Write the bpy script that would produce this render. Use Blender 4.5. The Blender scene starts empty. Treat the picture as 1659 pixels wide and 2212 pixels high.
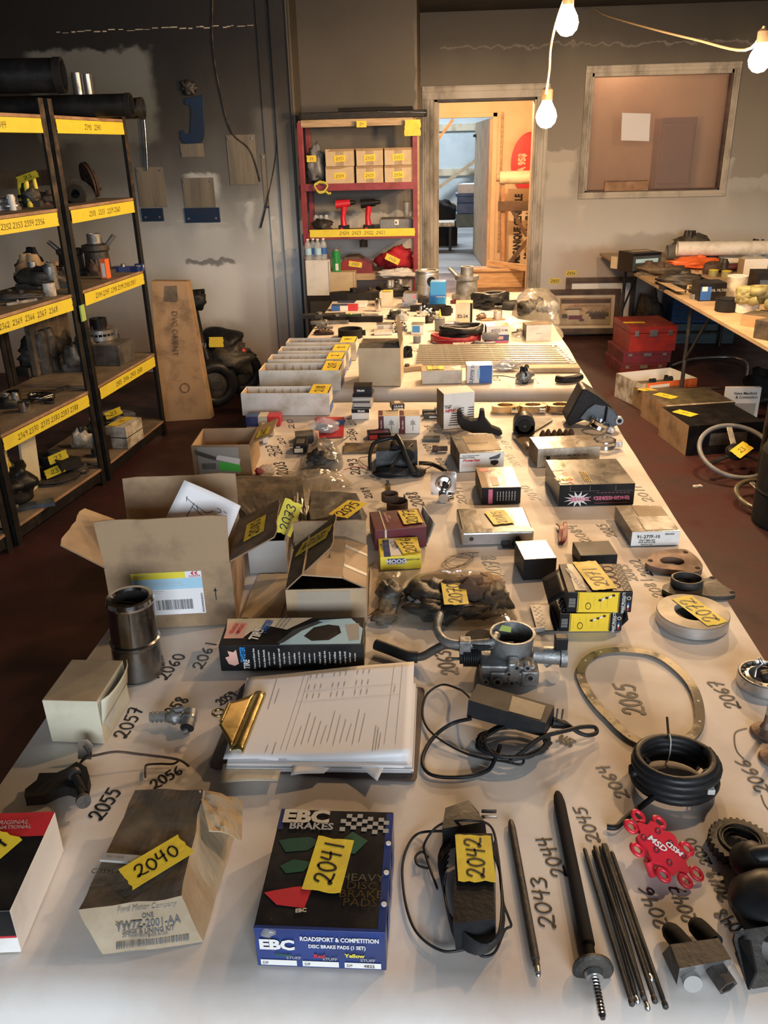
import bpy,bmesh,math,random
from mathutils import Vector,Matrix,noise
R=math.radians
SC=bpy.context.scene
COL=SC.collection
rnd=random.Random(7)
# ---------------------------------------------------------------- camera
W,H,F=1659.0,2212.0,1800.0
CAM=Vector((0,0,1.68))
_Y=Vector((0.0675,0.4406,-1.0)).normalized()
_Z=Vector((-0.0558,2.278,1.0)).normalized()
_X=_Y.cross(_Z).normalized();_Z=_X.cross(_Y).normalized()
RM=Matrix((_X,_Y,_Z))
cd=bpy.data.cameras.new('camera');cam=bpy.data.objects.new('camera',cd);COL.objects.link(cam)
cam.matrix_world=Matrix.Translation(CAM)@RM.to_4x4()
cd.sensor_fit='VERTICAL';cd.sensor_height=36.0;cd.sensor_width=27.0
cd.lens=36.0*F/H
cd.clip_start=0.05;cd.clip_end=60
SC.camera=cam
# ---------------------------------------------------------------- view and world
SC.view_settings.view_transform='Standard';SC.view_settings.look='None'
SC.view_settings.gamma=1.0;SC.view_settings.use_curve_mapping=False
SC.view_settings.exposure=1.2
wd=bpy.data.worlds.new('world');SC.world=wd;wd.use_nodes=True
wd.node_tree.nodes['Background'].inputs[0].default_value=(0.62,0.75,1.0,1)
wd.node_tree.nodes['Background'].inputs[1].default_value=0.35
def area(name,loc,aim,sx,sy,power,col):
 l=bpy.data.lights.new(name,'AREA');l.shape='RECTANGLE';l.size=sx;l.size_y=sy
 l.energy=power;l.color=col
 o=bpy.data.objects.new(name,l);COL.objects.link(o);o.location=loc
 o.rotation_euler=(Vector(aim)-Vector(loc)).to_track_quat('-Z','Y').to_euler()
 return o
# daylight through the wide opening behind the camera, and through the far room's window
area('daylight_opening',(0.9,-3.02,1.75),(0.7,2.0,1.0),2.6,1.5,92,(0.84,0.92,1.0))
area('far_room_window',(-.6,17.6,4.1),(-.2,16.6,0.4),2.4,1.6,210,(0.84,0.93,1.0))
WARM=(1.0,0.64,0.34)
# ---------------------------------------------------------------- picture geometry -> world planes
def ray(px,py):
 return(RM@Vector(((px-W/2)/F,-(py-H/2)/F,-1.0))).normalized()
def P(px,py,z=0.0):
 d=ray(px,py);return CAM+d*((z-CAM.z)/d.z)
def PY(px,py,Y):
 d=ray(px,py);return CAM+d*(Y/d.y)
def PX(px,py,X):
 d=ray(px,py);return CAM+d*(X/d.x)
def proj(v):
 c=RM.transposed()@(Vector(v)-CAM)
 return(W/2+F*c.x/(-c.z),H/2-F*c.y/(-c.z))
def up(base,py):
 lo,hi=0.0,2.5
 for _ in range(40):
  m=(lo+hi)/2
  if proj(base+Vector((0,0,m)))[1]>py:lo=m
  else:hi=m
 return lo
# ---------------------------------------------------------------- tags
def tag(o,label=None,cat=None,group=None,kind=None):
 if label:o['label']=label
 if cat:o['category']=cat
 if group:o['group']=group
 if kind:o['kind']=kind
 return o
def thing(name,label,cat,loc=(0,0,0),rz=0.0,group=None):
 o=bpy.data.objects.new(name,None);COL.objects.link(o)
 o.location=loc;o.rotation_euler=(0,0,rz);o.empty_display_size=0.05
 return tag(o,label,cat,group)
def clone(o,loc=None,rz=None,label=None,parent=None):
 c=o.copy();COL.objects.link(c)
 if parent:c.parent=parent
 if loc is not None:c.location=loc
 if rz is not None:c.rotation_euler=(c.rotation_euler[0],c.rotation_euler[1],rz)
 if label:c['label']=label
 for ch in list(o.children):clone(ch,parent=c)
 return c
# ---------------------------------------------------------------- materials
MATS={}
def mat(name,col,rough=0.6,metal=0.0,dirt=None,amt=0.0,scale=6.0,bump=0.0,bscale=40.0,coat=0.0,emit=None,es=0.0,alpha=1.0,trans=0.0,stretch=(1,1,1),rvar=0.15,contrast=0.12,spec=0.5):
 if name in MATS:return MATS[name]
 m=bpy.data.materials.new(name);m.use_nodes=True;nt=m.node_tree;N=nt.nodes;L=nt.links
 b=N['Principled BSDF']
 c=(*col,1)
 b.inputs['Base Color'].default_value=c;b.inputs['Roughness'].default_value=rough
 b.inputs['Metallic'].default_value=metal;b.inputs['Specular IOR Level'].default_value=spec
 b.inputs['Coat Weight'].default_value=coat;b.inputs['Coat Roughness'].default_value=0.18
 if trans:b.inputs['Transmission Weight'].default_value=trans
 if alpha<1:b.inputs['Alpha'].default_value=alpha
 if emit:b.inputs['Emission Color'].default_value=(*emit,1);b.inputs['Emission Strength'].default_value=es
 if dirt is not None or bump or rvar:
  tc=N.new('ShaderNodeTexCoord');mp=N.new('ShaderNodeMapping');mp.inputs['Scale'].default_value=stretch
  L.new(tc.outputs['Object'],mp.inputs[0])
  n=N.new('ShaderNodeTexNoise');n.inputs['Scale'].default_value=scale;n.inputs['Detail'].default_value=6
  n.inputs['Roughness'].default_value=0.62;L.new(mp.outputs[0],n.inputs['Vector'])
  if dirt is not None:
   r=N.new('ShaderNodeValToRGB');L.new(n.outputs['Fac'],r.inputs[0])
   lo=0.5+(0.5-amt)*0.6
   r.color_ramp.elements[0].position=max(0,lo-contrast);r.color_ramp.elements[1].position=min(1,lo+contrast)
   r.color_ramp.elements[0].color=c;r.color_ramp.elements[1].color=(*dirt,1)
   L.new(r.outputs[0],b.inputs['Base Color'])
  mr=N.new('ShaderNodeMapRange');mr.inputs[1].default_value=0.3;mr.inputs[2].default_value=0.7
  mr.inputs[3].default_value=max(0.03,rough-rvar*0.6);mr.inputs[4].default_value=min(1,rough+rvar)
  L.new(n.outputs['Fac'],mr.inputs[0]);L.new(mr.outputs[0],b.inputs['Roughness'])
  if bump:
   n2=N.new('ShaderNodeTexNoise');n2.inputs['Scale'].default_value=bscale;n2.inputs['Detail'].default_value=5
   L.new(mp.outputs[0],n2.inputs['Vector'])
   bp=N.new('ShaderNodeBump');bp.inputs['Strength'].default_value=bump;bp.inputs['Distance'].default_value=0.004
   L.new(n2.outputs['Fac'],bp.inputs['Height']);L.new(bp.outputs[0],b.inputs['Normal'])
 MATS[name]=m
 return m
def flat(name,col,rough=0.6,**k):
 return mat(name,col,rough,rvar=0.0,**k)
mat('kraft',(0.36,0.24,0.135),0.72,dirt=(0.17,0.115,0.07),amt=0.35,scale=7,bump=0.25,bscale=60)
mat('kraft_light',(0.47,0.335,0.20),0.7,dirt=(0.33,0.22,0.13),amt=0.4,scale=5,bump=0.15,bscale=60)
mat('kraft_tan',(0.56,0.45,0.30),0.7,dirt=(0.42,0.32,0.2),amt=0.35,scale=5,bump=0.1)
mat('kraft_edge',(0.26,0.17,0.10),0.85,bump=0.6,bscale=220)
mat('kraft_sooty',(0.17,0.125,0.08),0.6,dirt=(0.055,0.045,0.035),amt=0.55,scale=9,bump=0.5,bscale=35)
mat('sooty_grey',(0.13,0.12,0.105),0.5,dirt=(0.045,0.04,0.035),amt=0.5,scale=10,bump=0.5,bscale=30)
mat('cream_card',(0.60,0.57,0.44),0.6,dirt=(0.42,0.36,0.25),amt=0.35,scale=6,bump=0.12)
mat('cream_brown',(0.43,0.34,0.22),0.6,dirt=(0.32,0.24,0.15),amt=0.5,scale=7,bump=0.12)
mat('white_card',(0.78,0.77,0.74),0.55,dirt=(0.62,0.59,0.54),amt=0.25,scale=9,bump=0.08)
mat('white_sooty',(0.60,0.57,0.50),0.45,dirt=(0.22,0.18,0.12),amt=0.45,scale=14,bump=0.15)
mat('gold_film',(0.34,0.25,0.14),0.24,dirt=(0.08,0.058,0.035),amt=0.6,scale=12,bump=0.5,bscale=22,coat=0.6)
mat('dark_film',(0.055,0.05,0.04),0.28,dirt=(0.12,0.09,0.05),amt=0.4,scale=10,bump=0.4,bscale=22,coat=0.4)
mat('paper_white',(0.80,0.79,0.80),0.6,bump=0.1,bscale=15)
mat('tape_yellow',(0.78,0.60,0.045),0.5,dirt=(0.62,0.46,0.05),amt=0.35,scale=20,bump=0.3,bscale=60)
mat('tape_clean',(0.80,0.66,0.05),0.5,dirt=(0.70,0.55,0.05),amt=0.3,scale=8,bump=0.15)
flat('ink',(0.012,0.011,0.013),0.45)
flat('ink_soft',(0.16,0.14,0.12),0.6)
flat('ink_grey',(0.42,0.41,0.41),0.6)
mat('print_black',(0.010,0.010,0.012),0.4,dirt=(0.022,0.02,0.018),amt=0.35,scale=12,bump=0.12,coat=0.05,spec=.2)
mat('print_navy',(0.02,0.045,0.20),0.32,dirt=(0.02,0.03,0.09),amt=0.4,scale=9,bump=0.1,coat=0.3)
mat('print_blue',(0.03,0.12,0.42),0.4,bump=0.08)
mat('print_bright_blue',(0.03,0.25,0.60),0.35,dirt=(0.02,0.14,0.4),amt=0.3,coat=0.3)
mat('print_pale_blue',(0.38,0.62,0.78),0.5)
mat('print_red',(0.55,0.03,0.04),0.4,dirt=(0.35,0.02,0.03),amt=0.3)
mat('print_pink',(0.62,0.16,0.25),0.4)
mat('print_salmon',(0.70,0.40,0.33),0.5)
mat('print_green',(0.02,0.12,0.06),0.35,dirt=(0.01,0.05,0.035),amt=0.4)
mat('print_lime',(0.08,0.60,0.09),0.5)
mat('print_orange',(0.80,0.16,0.04),0.45)
mat('print_yellow',(0.85,0.58,0.035),0.4,dirt=(0.72,0.47,0.03),amt=0.3)
mat('print_lemon',(0.80,0.68,0.06),0.4)
mat('print_maroon',(0.15,0.02,0.035),0.4,dirt=(0.09,0.02,0.025),amt=0.5,scale=9)
mat('print_white',(0.74,0.73,0.70),0.5)
mat('print_grey',(0.35,0.34,0.32),0.5)
mat('print_cream',(0.66,0.60,0.46),0.5,dirt=(0.5,0.42,0.3),amt=0.4)
mat('steel',(0.52,0.52,0.52),0.32,0.9,dirt=(0.30,0.29,0.27),amt=0.35,scale=12,bump=0.1)
mat('steel_brushed',(0.60,0.60,0.60),0.36,0.85,dirt=(0.40,0.40,0.39),amt=0.4,scale=8,stretch=(1,1,18),bump=0.1)
mat('chrome',(0.72,0.72,0.72),0.10,1.0,dirt=(0.45,0.45,0.43),amt=0.3,scale=9)
mat('chrome_sooty',(0.36,0.36,0.35),0.16,1.0,dirt=(0.17,0.165,0.16),amt=0.5,scale=7,rvar=0.3)
mat('brass_clip',(0.52,0.40,0.17),0.22,0.95,dirt=(0.30,0.2,0.09),amt=0.3,scale=20)
mat('cast_alu',(0.34,0.35,0.35),0.48,0.65,dirt=(0.16,0.16,0.155),amt=0.5,scale=18,bump=0.35,bscale=120)
mat('cast_dark',(0.042,0.04,0.037),0.5,0.35,dirt=(0.085,0.073,0.06),amt=0.4,scale=15,bump=0.4,bscale=90)
mat('rust',(0.11,0.066,0.048),0.7,0.25,dirt=(0.075,0.05,0.04),amt=0.5,scale=20,bump=0.4,bscale=120)
mat('rust_light',(0.22,0.14,0.10),0.6,0.35,dirt=(0.11,0.07,0.05),amt=0.45,scale=16,bump=0.35,bscale=120)
mat('black_rubber',(0.012,0.0125,0.014),0.42,dirt=(0.022,0.022,0.022),amt=0.4,scale=12,bump=0.12,spec=.28)
mat('black_plastic',(0.010,0.0105,0.012),0.42,dirt=(0.022,0.022,0.022),amt=0.35,scale=9,bump=0.15,bscale=150,spec=.22)
mat('black_matte',(0.010,0.010,0.011),0.8,dirt=(0.02,0.019,0.018),amt=0.4,scale=10,bump=0.2,spec=.3)
mat('blue_grey_metal',(0.13,0.16,0.19),0.3,0.6,dirt=(0.075,0.09,0.11),amt=0.4,scale=12)
mat('adapter_grey',(0.015,0.016,0.018),0.5,dirt=(0.03,0.028,0.025),amt=0.4,scale=10,spec=.25)
mat('label_soot',(0.14,0.12,0.07),0.3,dirt=(0.08,0.07,0.05),amt=0.5,scale=14,coat=0.3)
mat('hardboard',(0.085,0.06,0.05),0.45,dirt=(0.055,0.04,0.035),amt=0.5,scale=12)
mat('wood_raw',(0.47,0.35,0.22),0.7,dirt=(0.32,0.22,0.13),amt=0.45,scale=4,stretch=(1,1,9),bump=0.2)
mat('wood_board',(0.42,0.26,0.15),0.75,dirt=(0.27,0.155,0.09),amt=0.5,scale=8,bump=0.4,bscale=90)
mat('wood_dark',(0.12,0.07,0.045),0.6,dirt=(0.06,0.04,0.03),amt=0.5,scale=6)
mat('shelf_black',(0.010,0.0095,0.009),0.5,0.1,dirt=(0.025,0.02,0.015),amt=0.25,scale=20,bump=0.15)
mat('shelf_board',(0.24,0.19,0.13),0.8,dirt=(0.13,0.10,0.075),amt=0.5,scale=6,bump=0.3)
mat('shelf_rusty',(0.10,0.065,0.045),0.6,0.2,dirt=(0.02,0.016,0.013),amt=0.6,scale=18)
mat('red_paint',(0.26,0.025,0.035),0.45,dirt=(0.15,0.02,0.025),amt=0.4,scale=10)
mat('red_metal',(0.33,0.03,0.025),0.3,0.0,dirt=(0.16,0.02,0.02),amt=0.45,scale=8,coat=0.3)
mat('red_bright',(0.62,0.02,0.04),0.35,dirt=(0.45,0.02,0.03),amt=0.3,scale=12,coat=0.2)
mat('red_cloth',(0.42,0.015,0.03),0.75,dirt=(0.25,0.01,0.02),amt=0.4,scale=10,bump=0.4,bscale=18)
mat('white_cloth',(0.66,0.66,0.68),0.7,dirt=(0.5,0.5,0.52),amt=0.35,scale=8,bump=0.4,bscale=18)
mat('white_plastic',(0.72,0.72,0.70),0.35,dirt=(0.55,0.55,0.52),amt=0.3,scale=10)
mat('blue_plastic',(0.015,0.07,0.22),0.4,dirt=(0.01,0.045,0.13),amt=0.4,scale=9)
mat('teal_bin',(0.07,0.12,0.14),0.5,dirt=(0.05,0.08,0.09),amt=0.5)
mat('green_can',(0.02,0.28,0.07),0.3,coat=0.3)
mat('sepia_art',(0.50,0.34,0.19),0.5,dirt=(0.14,0.09,0.055),amt=0.45,scale=5,stretch=(1,1,3))
mat('sepia_dark',(0.07,0.055,0.04),0.5)
mat('mat_board',(0.60,0.50,0.36),0.6)
mat('olive',(0.30,0.28,0.12),0.5,dirt=(0.18,0.16,0.08),amt=0.4,scale=20)
mat('wire_yellow',(0.55,0.50,0.08),0.4)
mat('wire_red',(0.30,0.02,0.03),0.4)
mat('cable_white',(0.62,0.48,0.30),0.5)
mat('hall_wall',(0.66,0.52,0.36),0.8,dirt=(0.54,0.41,0.27),amt=0.4,scale=2.5,bump=0.15)
mat('dark_interior',(0.012,0.010,0.009),0.9)
mat('zip_tie',(0.62,0.62,0.58),0.35)
mat('pale_green_tape',(0.42,0.58,0.16),0.5)
mat('grey_plastic',(0.20,0.21,0.22),0.4,dirt=(0.13,0.13,0.13),amt=0.4)
def film(name,col,alpha,rough=0.12):
 m=bpy.data.materials.new(name);m.use_nodes=True;nt=m.node_tree;N=nt.nodes;L=nt.links
 N.remove(N['Principled BSDF']);out=N['Material Output']
 g=N.new('ShaderNodeBsdfPrincipled');g.inputs['Base Color'].default_value=(*col,1)
 g.inputs['Roughness'].default_value=rough;g.inputs['Specular IOR Level'].default_value=0.8
 t=N.new('ShaderNodeBsdfTransparent');mx=N.new('ShaderNodeMixShader');mx.inputs[0].default_value=alpha
 tc=N.new('ShaderNodeTexCoord');n=N.new('ShaderNodeTexNoise');n.inputs['Scale'].default_value=28
 L.new(tc.outputs['Object'],n.inputs['Vector'])
 bp=N.new('ShaderNodeBump');bp.inputs['Strength'].default_value=0.8;bp.inputs['Distance'].default_value=0.006
 L.new(n.outputs['Fac'],bp.inputs['Height']);L.new(bp.outputs[0],g.inputs['Normal'])
 L.new(t.outputs[0],mx.inputs[1]);L.new(g.outputs[0],mx.inputs[2]);L.new(mx.outputs[0],out.inputs['Surface'])
 MATS[name]=m
film('film_clear',(0.55,0.52,0.46),0.42)
film('film_smoky',(0.30,0.25,0.18),0.6)
film('film_grey',(0.24,0.23,0.20),0.62)
film('pet_clear',(0.65,0.72,0.78),0.36)
film('glass_pane',(0.42,0.34,0.30),0.22,0.04)
bpy.data.materials['glass_pane'].node_tree.nodes['Bump'].inputs['Strength'].default_value=0.02
# ---------------------------------------------------------------- mesh builder
class MB:
 def __init__(s):s.v=[];s.f=[];s.m=[];s.sm=[]
 def add(s,vs,fs,m,smooth=False,T=None):
  b=len(s.v)
  for p in vs:
   p=Vector(p);s.v.append(T@p if T else p)
  for f in fs:s.f.append([b+i for i in f]);s.m.append(m);s.sm.append(smooth)
  return s
 def poly(s,pts,m,T=None):return s.add(pts,[list(range(len(pts)))],m,False,T)
 def box(s,x0,x1,y0,y1,z0,z1,m,T=None,mats=None):
  vs=[(x,y,z)for z in(z0,z1)for y in(y0,y1)for x in(x0,x1)]
  fs=[('bottom',(0,2,3,1)),('top',(4,5,7,6)),('front',(0,1,5,4)),('back',(2,6,7,3)),('left',(0,4,6,2)),('right',(1,3,7,5))]
  b=len(s.v)
  for p in vs:p=Vector(p);s.v.append(T@p if T else p)
  for n,f in fs:
   s.f.append([b+i for i in f]);s.m.append((mats or{}).get(n,m));s.sm.append(False)
  return s
 def bar(s,a,b,w,t,m,roll=0.0):
  a=Vector(a);b=Vector(b);d=b-a;q=d.to_track_quat('Z','Y').to_matrix().to_4x4()
  T=Matrix.Translation(a)@q@Matrix.Rotation(roll,4,'Z')
  return s.box(-w/2,w/2,-t/2,t/2,0,d.length,m,T)
 def cyl(s,a,b,r0,m,r1=None,n=20,caps=True,smooth=True):
  a=Vector(a);b=Vector(b);r1=r0 if r1 is None else r1
  q=(b-a).to_track_quat('Z','Y').to_matrix();vs=[]
  for c,r in((a,r0),(b,r1)):
   for i in range(n):
    t=2*math.pi*i/n;vs.append(c+q@Vector((r*math.cos(t),r*math.sin(t),0)))
  s.add(vs,[[i,(i+1)%n,n+(i+1)%n,n+i]for i in range(n)],m,smooth)
  if caps:s.add(vs,[list(range(n))[::-1],list(range(n,2*n))],m)
  return s
 def tube(s,pts,r,m,n=8,closed=False,caps=True):
  pts=[Vector(p)for p in pts];K=len(pts);rs=r if isinstance(r,(list,tuple))else[r]*K
  tans=[]
  for i in range(K):
   a=pts[(i-1)%K]if(closed or i>0)else pts[i];b=pts[(i+1)%K]if(closed or i<K-1)else pts[i]
   t=(b-a);tans.append(t.normalized()if t.length>1e-9 else Vector((0,0,1)))
  ref=Vector((0,0,1))if abs(tans[0].z)<0.9 else Vector((1,0,0))
  nrm=(ref-tans[0]*ref.dot(tans[0])).normalized();vs=[]
  for i in range(K):
   nrm=(nrm-tans[i]*nrm.dot(tans[i]))
   nrm=nrm.normalized()if nrm.length>1e-6 else Vector((1,0,0))
   bn=tans[i].cross(nrm)
   for j in range(n):
    t=2*math.pi*j/n;vs.append(pts[i]+nrm*(rs[i]*math.cos(t))+bn*(rs[i]*math.sin(t)))
  fs=[]
  for i in range(K if closed else K-1):
   k=(i+1)%K
   for j in range(n):fs.append([i*n+j,i*n+(j+1)%n,k*n+(j+1)%n,k*n+j])
  s.add(vs,fs,m,True)
  if caps and not closed:s.add(vs,[list(range(n))[::-1],list(range((K-1)*n,K*n))],m)
  return s
 def lathe(s,prof,m,n=32,T=None,close=False,smooth=True,caps=True):
  vs=[];K=len(prof)
  for r,z in prof:
   for j in range(n):
    t=2*math.pi*j/n;vs.append((r*math.cos(t),r*math.sin(t),z))
  fs=[]
  for i in range(K if close else K-1):
   k=(i+1)%K
   for j in range(n):fs.append([i*n+j,i*n+(j+1)%n,k*n+(j+1)%n,k*n+j])
# duplicated ring edges at sharp corners keep the shading crisp
  if smooth:
   for i in range(K if close else K-1):
    k=(i+1)%K;b=len(s.v)
    ring=vs[i*n:(i+1)*n]+vs[k*n:(k+1)*n]
    s.add(ring,[[j,(j+1)%n,n+(j+1)%n,n+j]for j in range(n)],m,True,T)
  else:s.add(vs,fs,m,False,T)
  if not close and caps:
   if prof[0][0]>1e-6:s.add(vs[:n],[list(range(n))[::-1]],m,False,T)
   if prof[-1][0]>1e-6:s.add(vs[-n:],[list(range(n))],m,False,T)
  return s
 def prism(s,poly,z0,z1,m,T=None,smooth=False):
  n=len(poly);vs=[(x,y,z0)for x,y in poly]+[(x,y,z1)for x,y in poly]
  s.add(vs,[list(range(n))[::-1],list(range(n,2*n))],m,False,T)
  s.add(vs,[[i,(i+1)%n,n+(i+1)%n,n+i]for i in range(n)],m,smooth,T)
  return s
 def ringprism(s,outer,inner,z0,z1,m,T=None):
  n=len(outer)
  vs=[(x,y,z)for z in(z0,z1)for lst in(outer,inner)for x,y in lst]
  o0,i0,o1,i1=0,n,2*n,3*n;fs=[]
  for i in range(n):
   k=(i+1)%n
   fs+=[[o1+i,o1+k,i1+k,i1+i],[o0+k,o0+i,i0+i,i0+k]]
  s.add(vs,fs,m,False,T)
  fs=[]
  for i in range(n):
   k=(i+1)%n
   fs+=[[o0+i,o0+k,o1+k,o1+i],[i0+k,i0+i,i1+i,i1+k]]
  s.add(vs,fs,m,True,T)
  return s
 def torus(s,c,R0,r,m,n=40,k=10,T=None,sx=1,sy=1):
  vs=[]
  for i in range(n):
   t=2*math.pi*i/n
   for j in range(k):
    u=2*math.pi*j/k;rr=R0+r*math.cos(u)
    vs.append((c[0]+rr*math.cos(t)*sx,c[1]+rr*math.sin(t)*sy,c[2]+r*math.sin(u)))
  fs=[[i*k+j,((i+1)%n)*k+j,((i+1)%n)*k+(j+1)%k,i*k+(j+1)%k]for i in range(n)for j in range(k)]
  return s.add(vs,fs,m,True,T)
 def blob(s,c,rad,m,seed=0,amp=0.25,freq=2.0,n=24,k=14,T=None,flat=0.0,smooth=True):
  vs=[]
  for i in range(k+1):
   ph=math.pi*i/k
   for j in range(n):
    t=2*math.pi*j/n
    d=Vector((math.sin(ph)*math.cos(t),math.sin(ph)*math.sin(t),math.cos(ph)))
    q=1+amp*noise.noise(d*freq+Vector((seed*7.3,seed*3.1,seed)))*1.6
    p=Vector((d.x*rad[0]*q,d.y*rad[1]*q,d.z*rad[2]*q))
    if flat is not None and p.z<-rad[2]*(1-flat):p.z=-rad[2]*(1-flat)
    vs.append(p+Vector(c))
  fs=[[i*n+j,i*n+(j+1)%n,(i+1)*n+(j+1)%n,(i+1)*n+j]for i in range(k)for j in range(n)]
  return s.add(vs,fs,m,smooth,T)
 def grid(s,fn,nu,nv,m,smooth=True,T=None,mfn=None):
  vs=[fn(i/nu,j/nv)for j in range(nv+1)for i in range(nu+1)]
  fs=[[j*(nu+1)+i,j*(nu+1)+i+1,(j+1)*(nu+1)+i+1,(j+1)*(nu+1)+i]for j in range(nv)for i in range(nu)]
  return s.add(vs,fs,m,smooth,T)
 def build(s,name,parent=None,bevel=0.0,label=None,solid=0.0,sub=0):
  me=bpy.data.meshes.new(name);me.from_pydata([tuple(p)for p in s.v],[],s.f)
  names=[]
  for x in s.m:
   if x not in names:names.append(x)
  for x in names:me.materials.append(MATS[x])
  me.polygons.foreach_set('material_index',[names.index(x)for x in s.m])
  me.polygons.foreach_set('use_smooth',s.sm);me.update()
  o=bpy.data.objects.new(name,me);COL.objects.link(o)
  if parent:o.parent=parent
  if sub:
   b=o.modifiers.new('subsurf','SUBSURF');b.levels=sub;b.render_levels=sub
  if solid:
   b=o.modifiers.new('solid','SOLIDIFY');b.thickness=solid;b.offset=0
  if bevel:
   b=o.modifiers.new('bevel','BEVEL');b.width=bevel;b.segments=2;b.limit_method='ANGLE';b.angle_limit=R(40)
  if label:o['label']=label
  return o
# ---------------------------------------------------------------- text and handwriting
_TX={}
def text2d(s,bold=0.0,shear=0.0):
 k=(s,bold,shear)
 if k in _TX:return _TX[k]
 c=bpy.data.curves.new('t','FONT');c.body=s;c.resolution_u=2;c.offset=bold;c.shear=shear
 c.align_x='CENTER';c.align_y='CENTER'
 o=bpy.data.objects.new('t',c);COL.objects.link(o)
 dg=bpy.context.evaluated_depsgraph_get();me=bpy.data.meshes.new_from_object(o.evaluated_get(dg))
 vs=[Vector(v.co)for v in me.vertices];fs=[list(p.vertices)for p in me.polygons]
 bpy.data.objects.remove(o);bpy.data.meshes.remove(me);bpy.data.curves.remove(c)
 if vs:
  x0=min(v.x for v in vs);x1=max(v.x for v in vs);y0=min(v.y for v in vs);y1=max(v.y for v in vs)
  h=max(1e-6,y1-y0);vs=[((v.x-(x0+x1)/2)/h,(v.y-(y0+y1)/2)/h)for v in vs]
 _TX[k]=(vs,fs)
 return _TX[k]
DIG={'0':[[(.3,.95),(.1,.8),(.04,.45),(.2,.06),(.42,.12),(.55,.5),(.45,.88),(.28,.95)]],'1':[[(.3,.98),(.27,.02)]],'2':[[(.06,.74),(.14,.92),(.36,.96),(.5,.8),(.42,.52),(.2,.2),(.06,.06),(.0,.16),(.12,.2),(.3,.08),(.6,.04)]],'3':[[(.05,.86),(.3,.97),(.48,.8),(.24,.54),(.5,.36),(.36,.06),(.03,.1)]],'4':[[(.1,.95),(.06,.5),(.5,.54)],[(.46,.98),(.4,.0)]],'5':[[(.54,.94),(.14,.9)],[(.14,.9),(.1,.56),(.36,.6),(.48,.34),(.3,.04),(.03,.08)]],'6':[[(.46,.92),(.18,.66),(.06,.26),(.26,.03),(.48,.22),(.36,.44),(.08,.26)]],'7':[[(.03,.9),(.52,.94),(.22,.0)],[(.16,.48),(.48,.52)]],'8':[[(.44,.84),(.26,.97),(.1,.78),(.28,.52),(.48,.24),(.28,.02),(.08,.22),(.3,.52),(.46,.8),(.4,.9)]],'9':[[(.46,.78),(.26,.96),(.08,.74),(.24,.52),(.46,.74),(.42,.02)]],'-':[[(.1,.5),(.5,.5)]],'$':[[(.5,.85),(.2,.9),(.1,.65),(.4,.45),(.4,.15),(.05,.1)],[(.3,1.05),(.25,-.05)]],'~':[[(.0,.5),(.15,.7),(.3,.3),(.45,.7),(.6,.4)]],' ':[]}
def smoothline(pl,k=4):
 if len(pl)<3:return pl
 out=[]
 for i in range(len(pl)-1):
  p0=pl[max(0,i-1)];p1=pl[i];p2=pl[i+1];p3=pl[min(len(pl)-1,i+2)]
  for j in range(k):
   t=j/k
   out.append(tuple(0.5*((2*p1[a])+(-p0[a]+p2[a])*t+(2*p0[a]-5*p1[a]+4*p2[a]-p3[a])*t*t+(-p0[a]+3*p1[a]-3*p2[a]+p3[a])*t**3)for a in range(len(p1))))
 out.append(pl[-1]);return out
def strokes(s,seed=0):
 """handwriting as polylines, unit height, centred"""
 r=random.Random(seed*31+len(s));out=[];x=0
 for ch in s:
  dy=r.uniform(-.05,.05)
  for pl in DIG.get(ch,[]):
   out.append([(x+px+py*0.06,py+dy)for px,py in smoothline(pl)])
  x+={'1':.48,' ':.4}.get(ch,.72)
 w=x-.1
 return[[(a-w/2,b-.5)for a,b in pl]for pl in out],w
def ribbon(mb,pl,width,put,m='ink'):
 """flat marker line; put(x,y) maps to 3D"""
 n=len(pl);L=[]
 for i in range(n):
  a=pl[max(0,i-1)];b=pl[min(n-1,i+1)];dx,dy=b[0]-a[0],b[1]-a[1];l=math.hypot(dx,dy)or 1
  nx,ny=-dy/l*width/2,dx/l*width/2;x,y=pl[i]
  if i==0:x-=dx/l*width/2;y-=dy/l*width/2
  if i==n-1:x+=dx/l*width/2;y+=dy/l*width/2
  L.append((put(x+nx,y+ny),put(x-nx,y-ny)))
 vs=[p for pr in L for p in pr]
 mb.add(vs,[[2*i+1,2*i+3,2*i+2,2*i]for i in range(n-1)],m)
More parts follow.
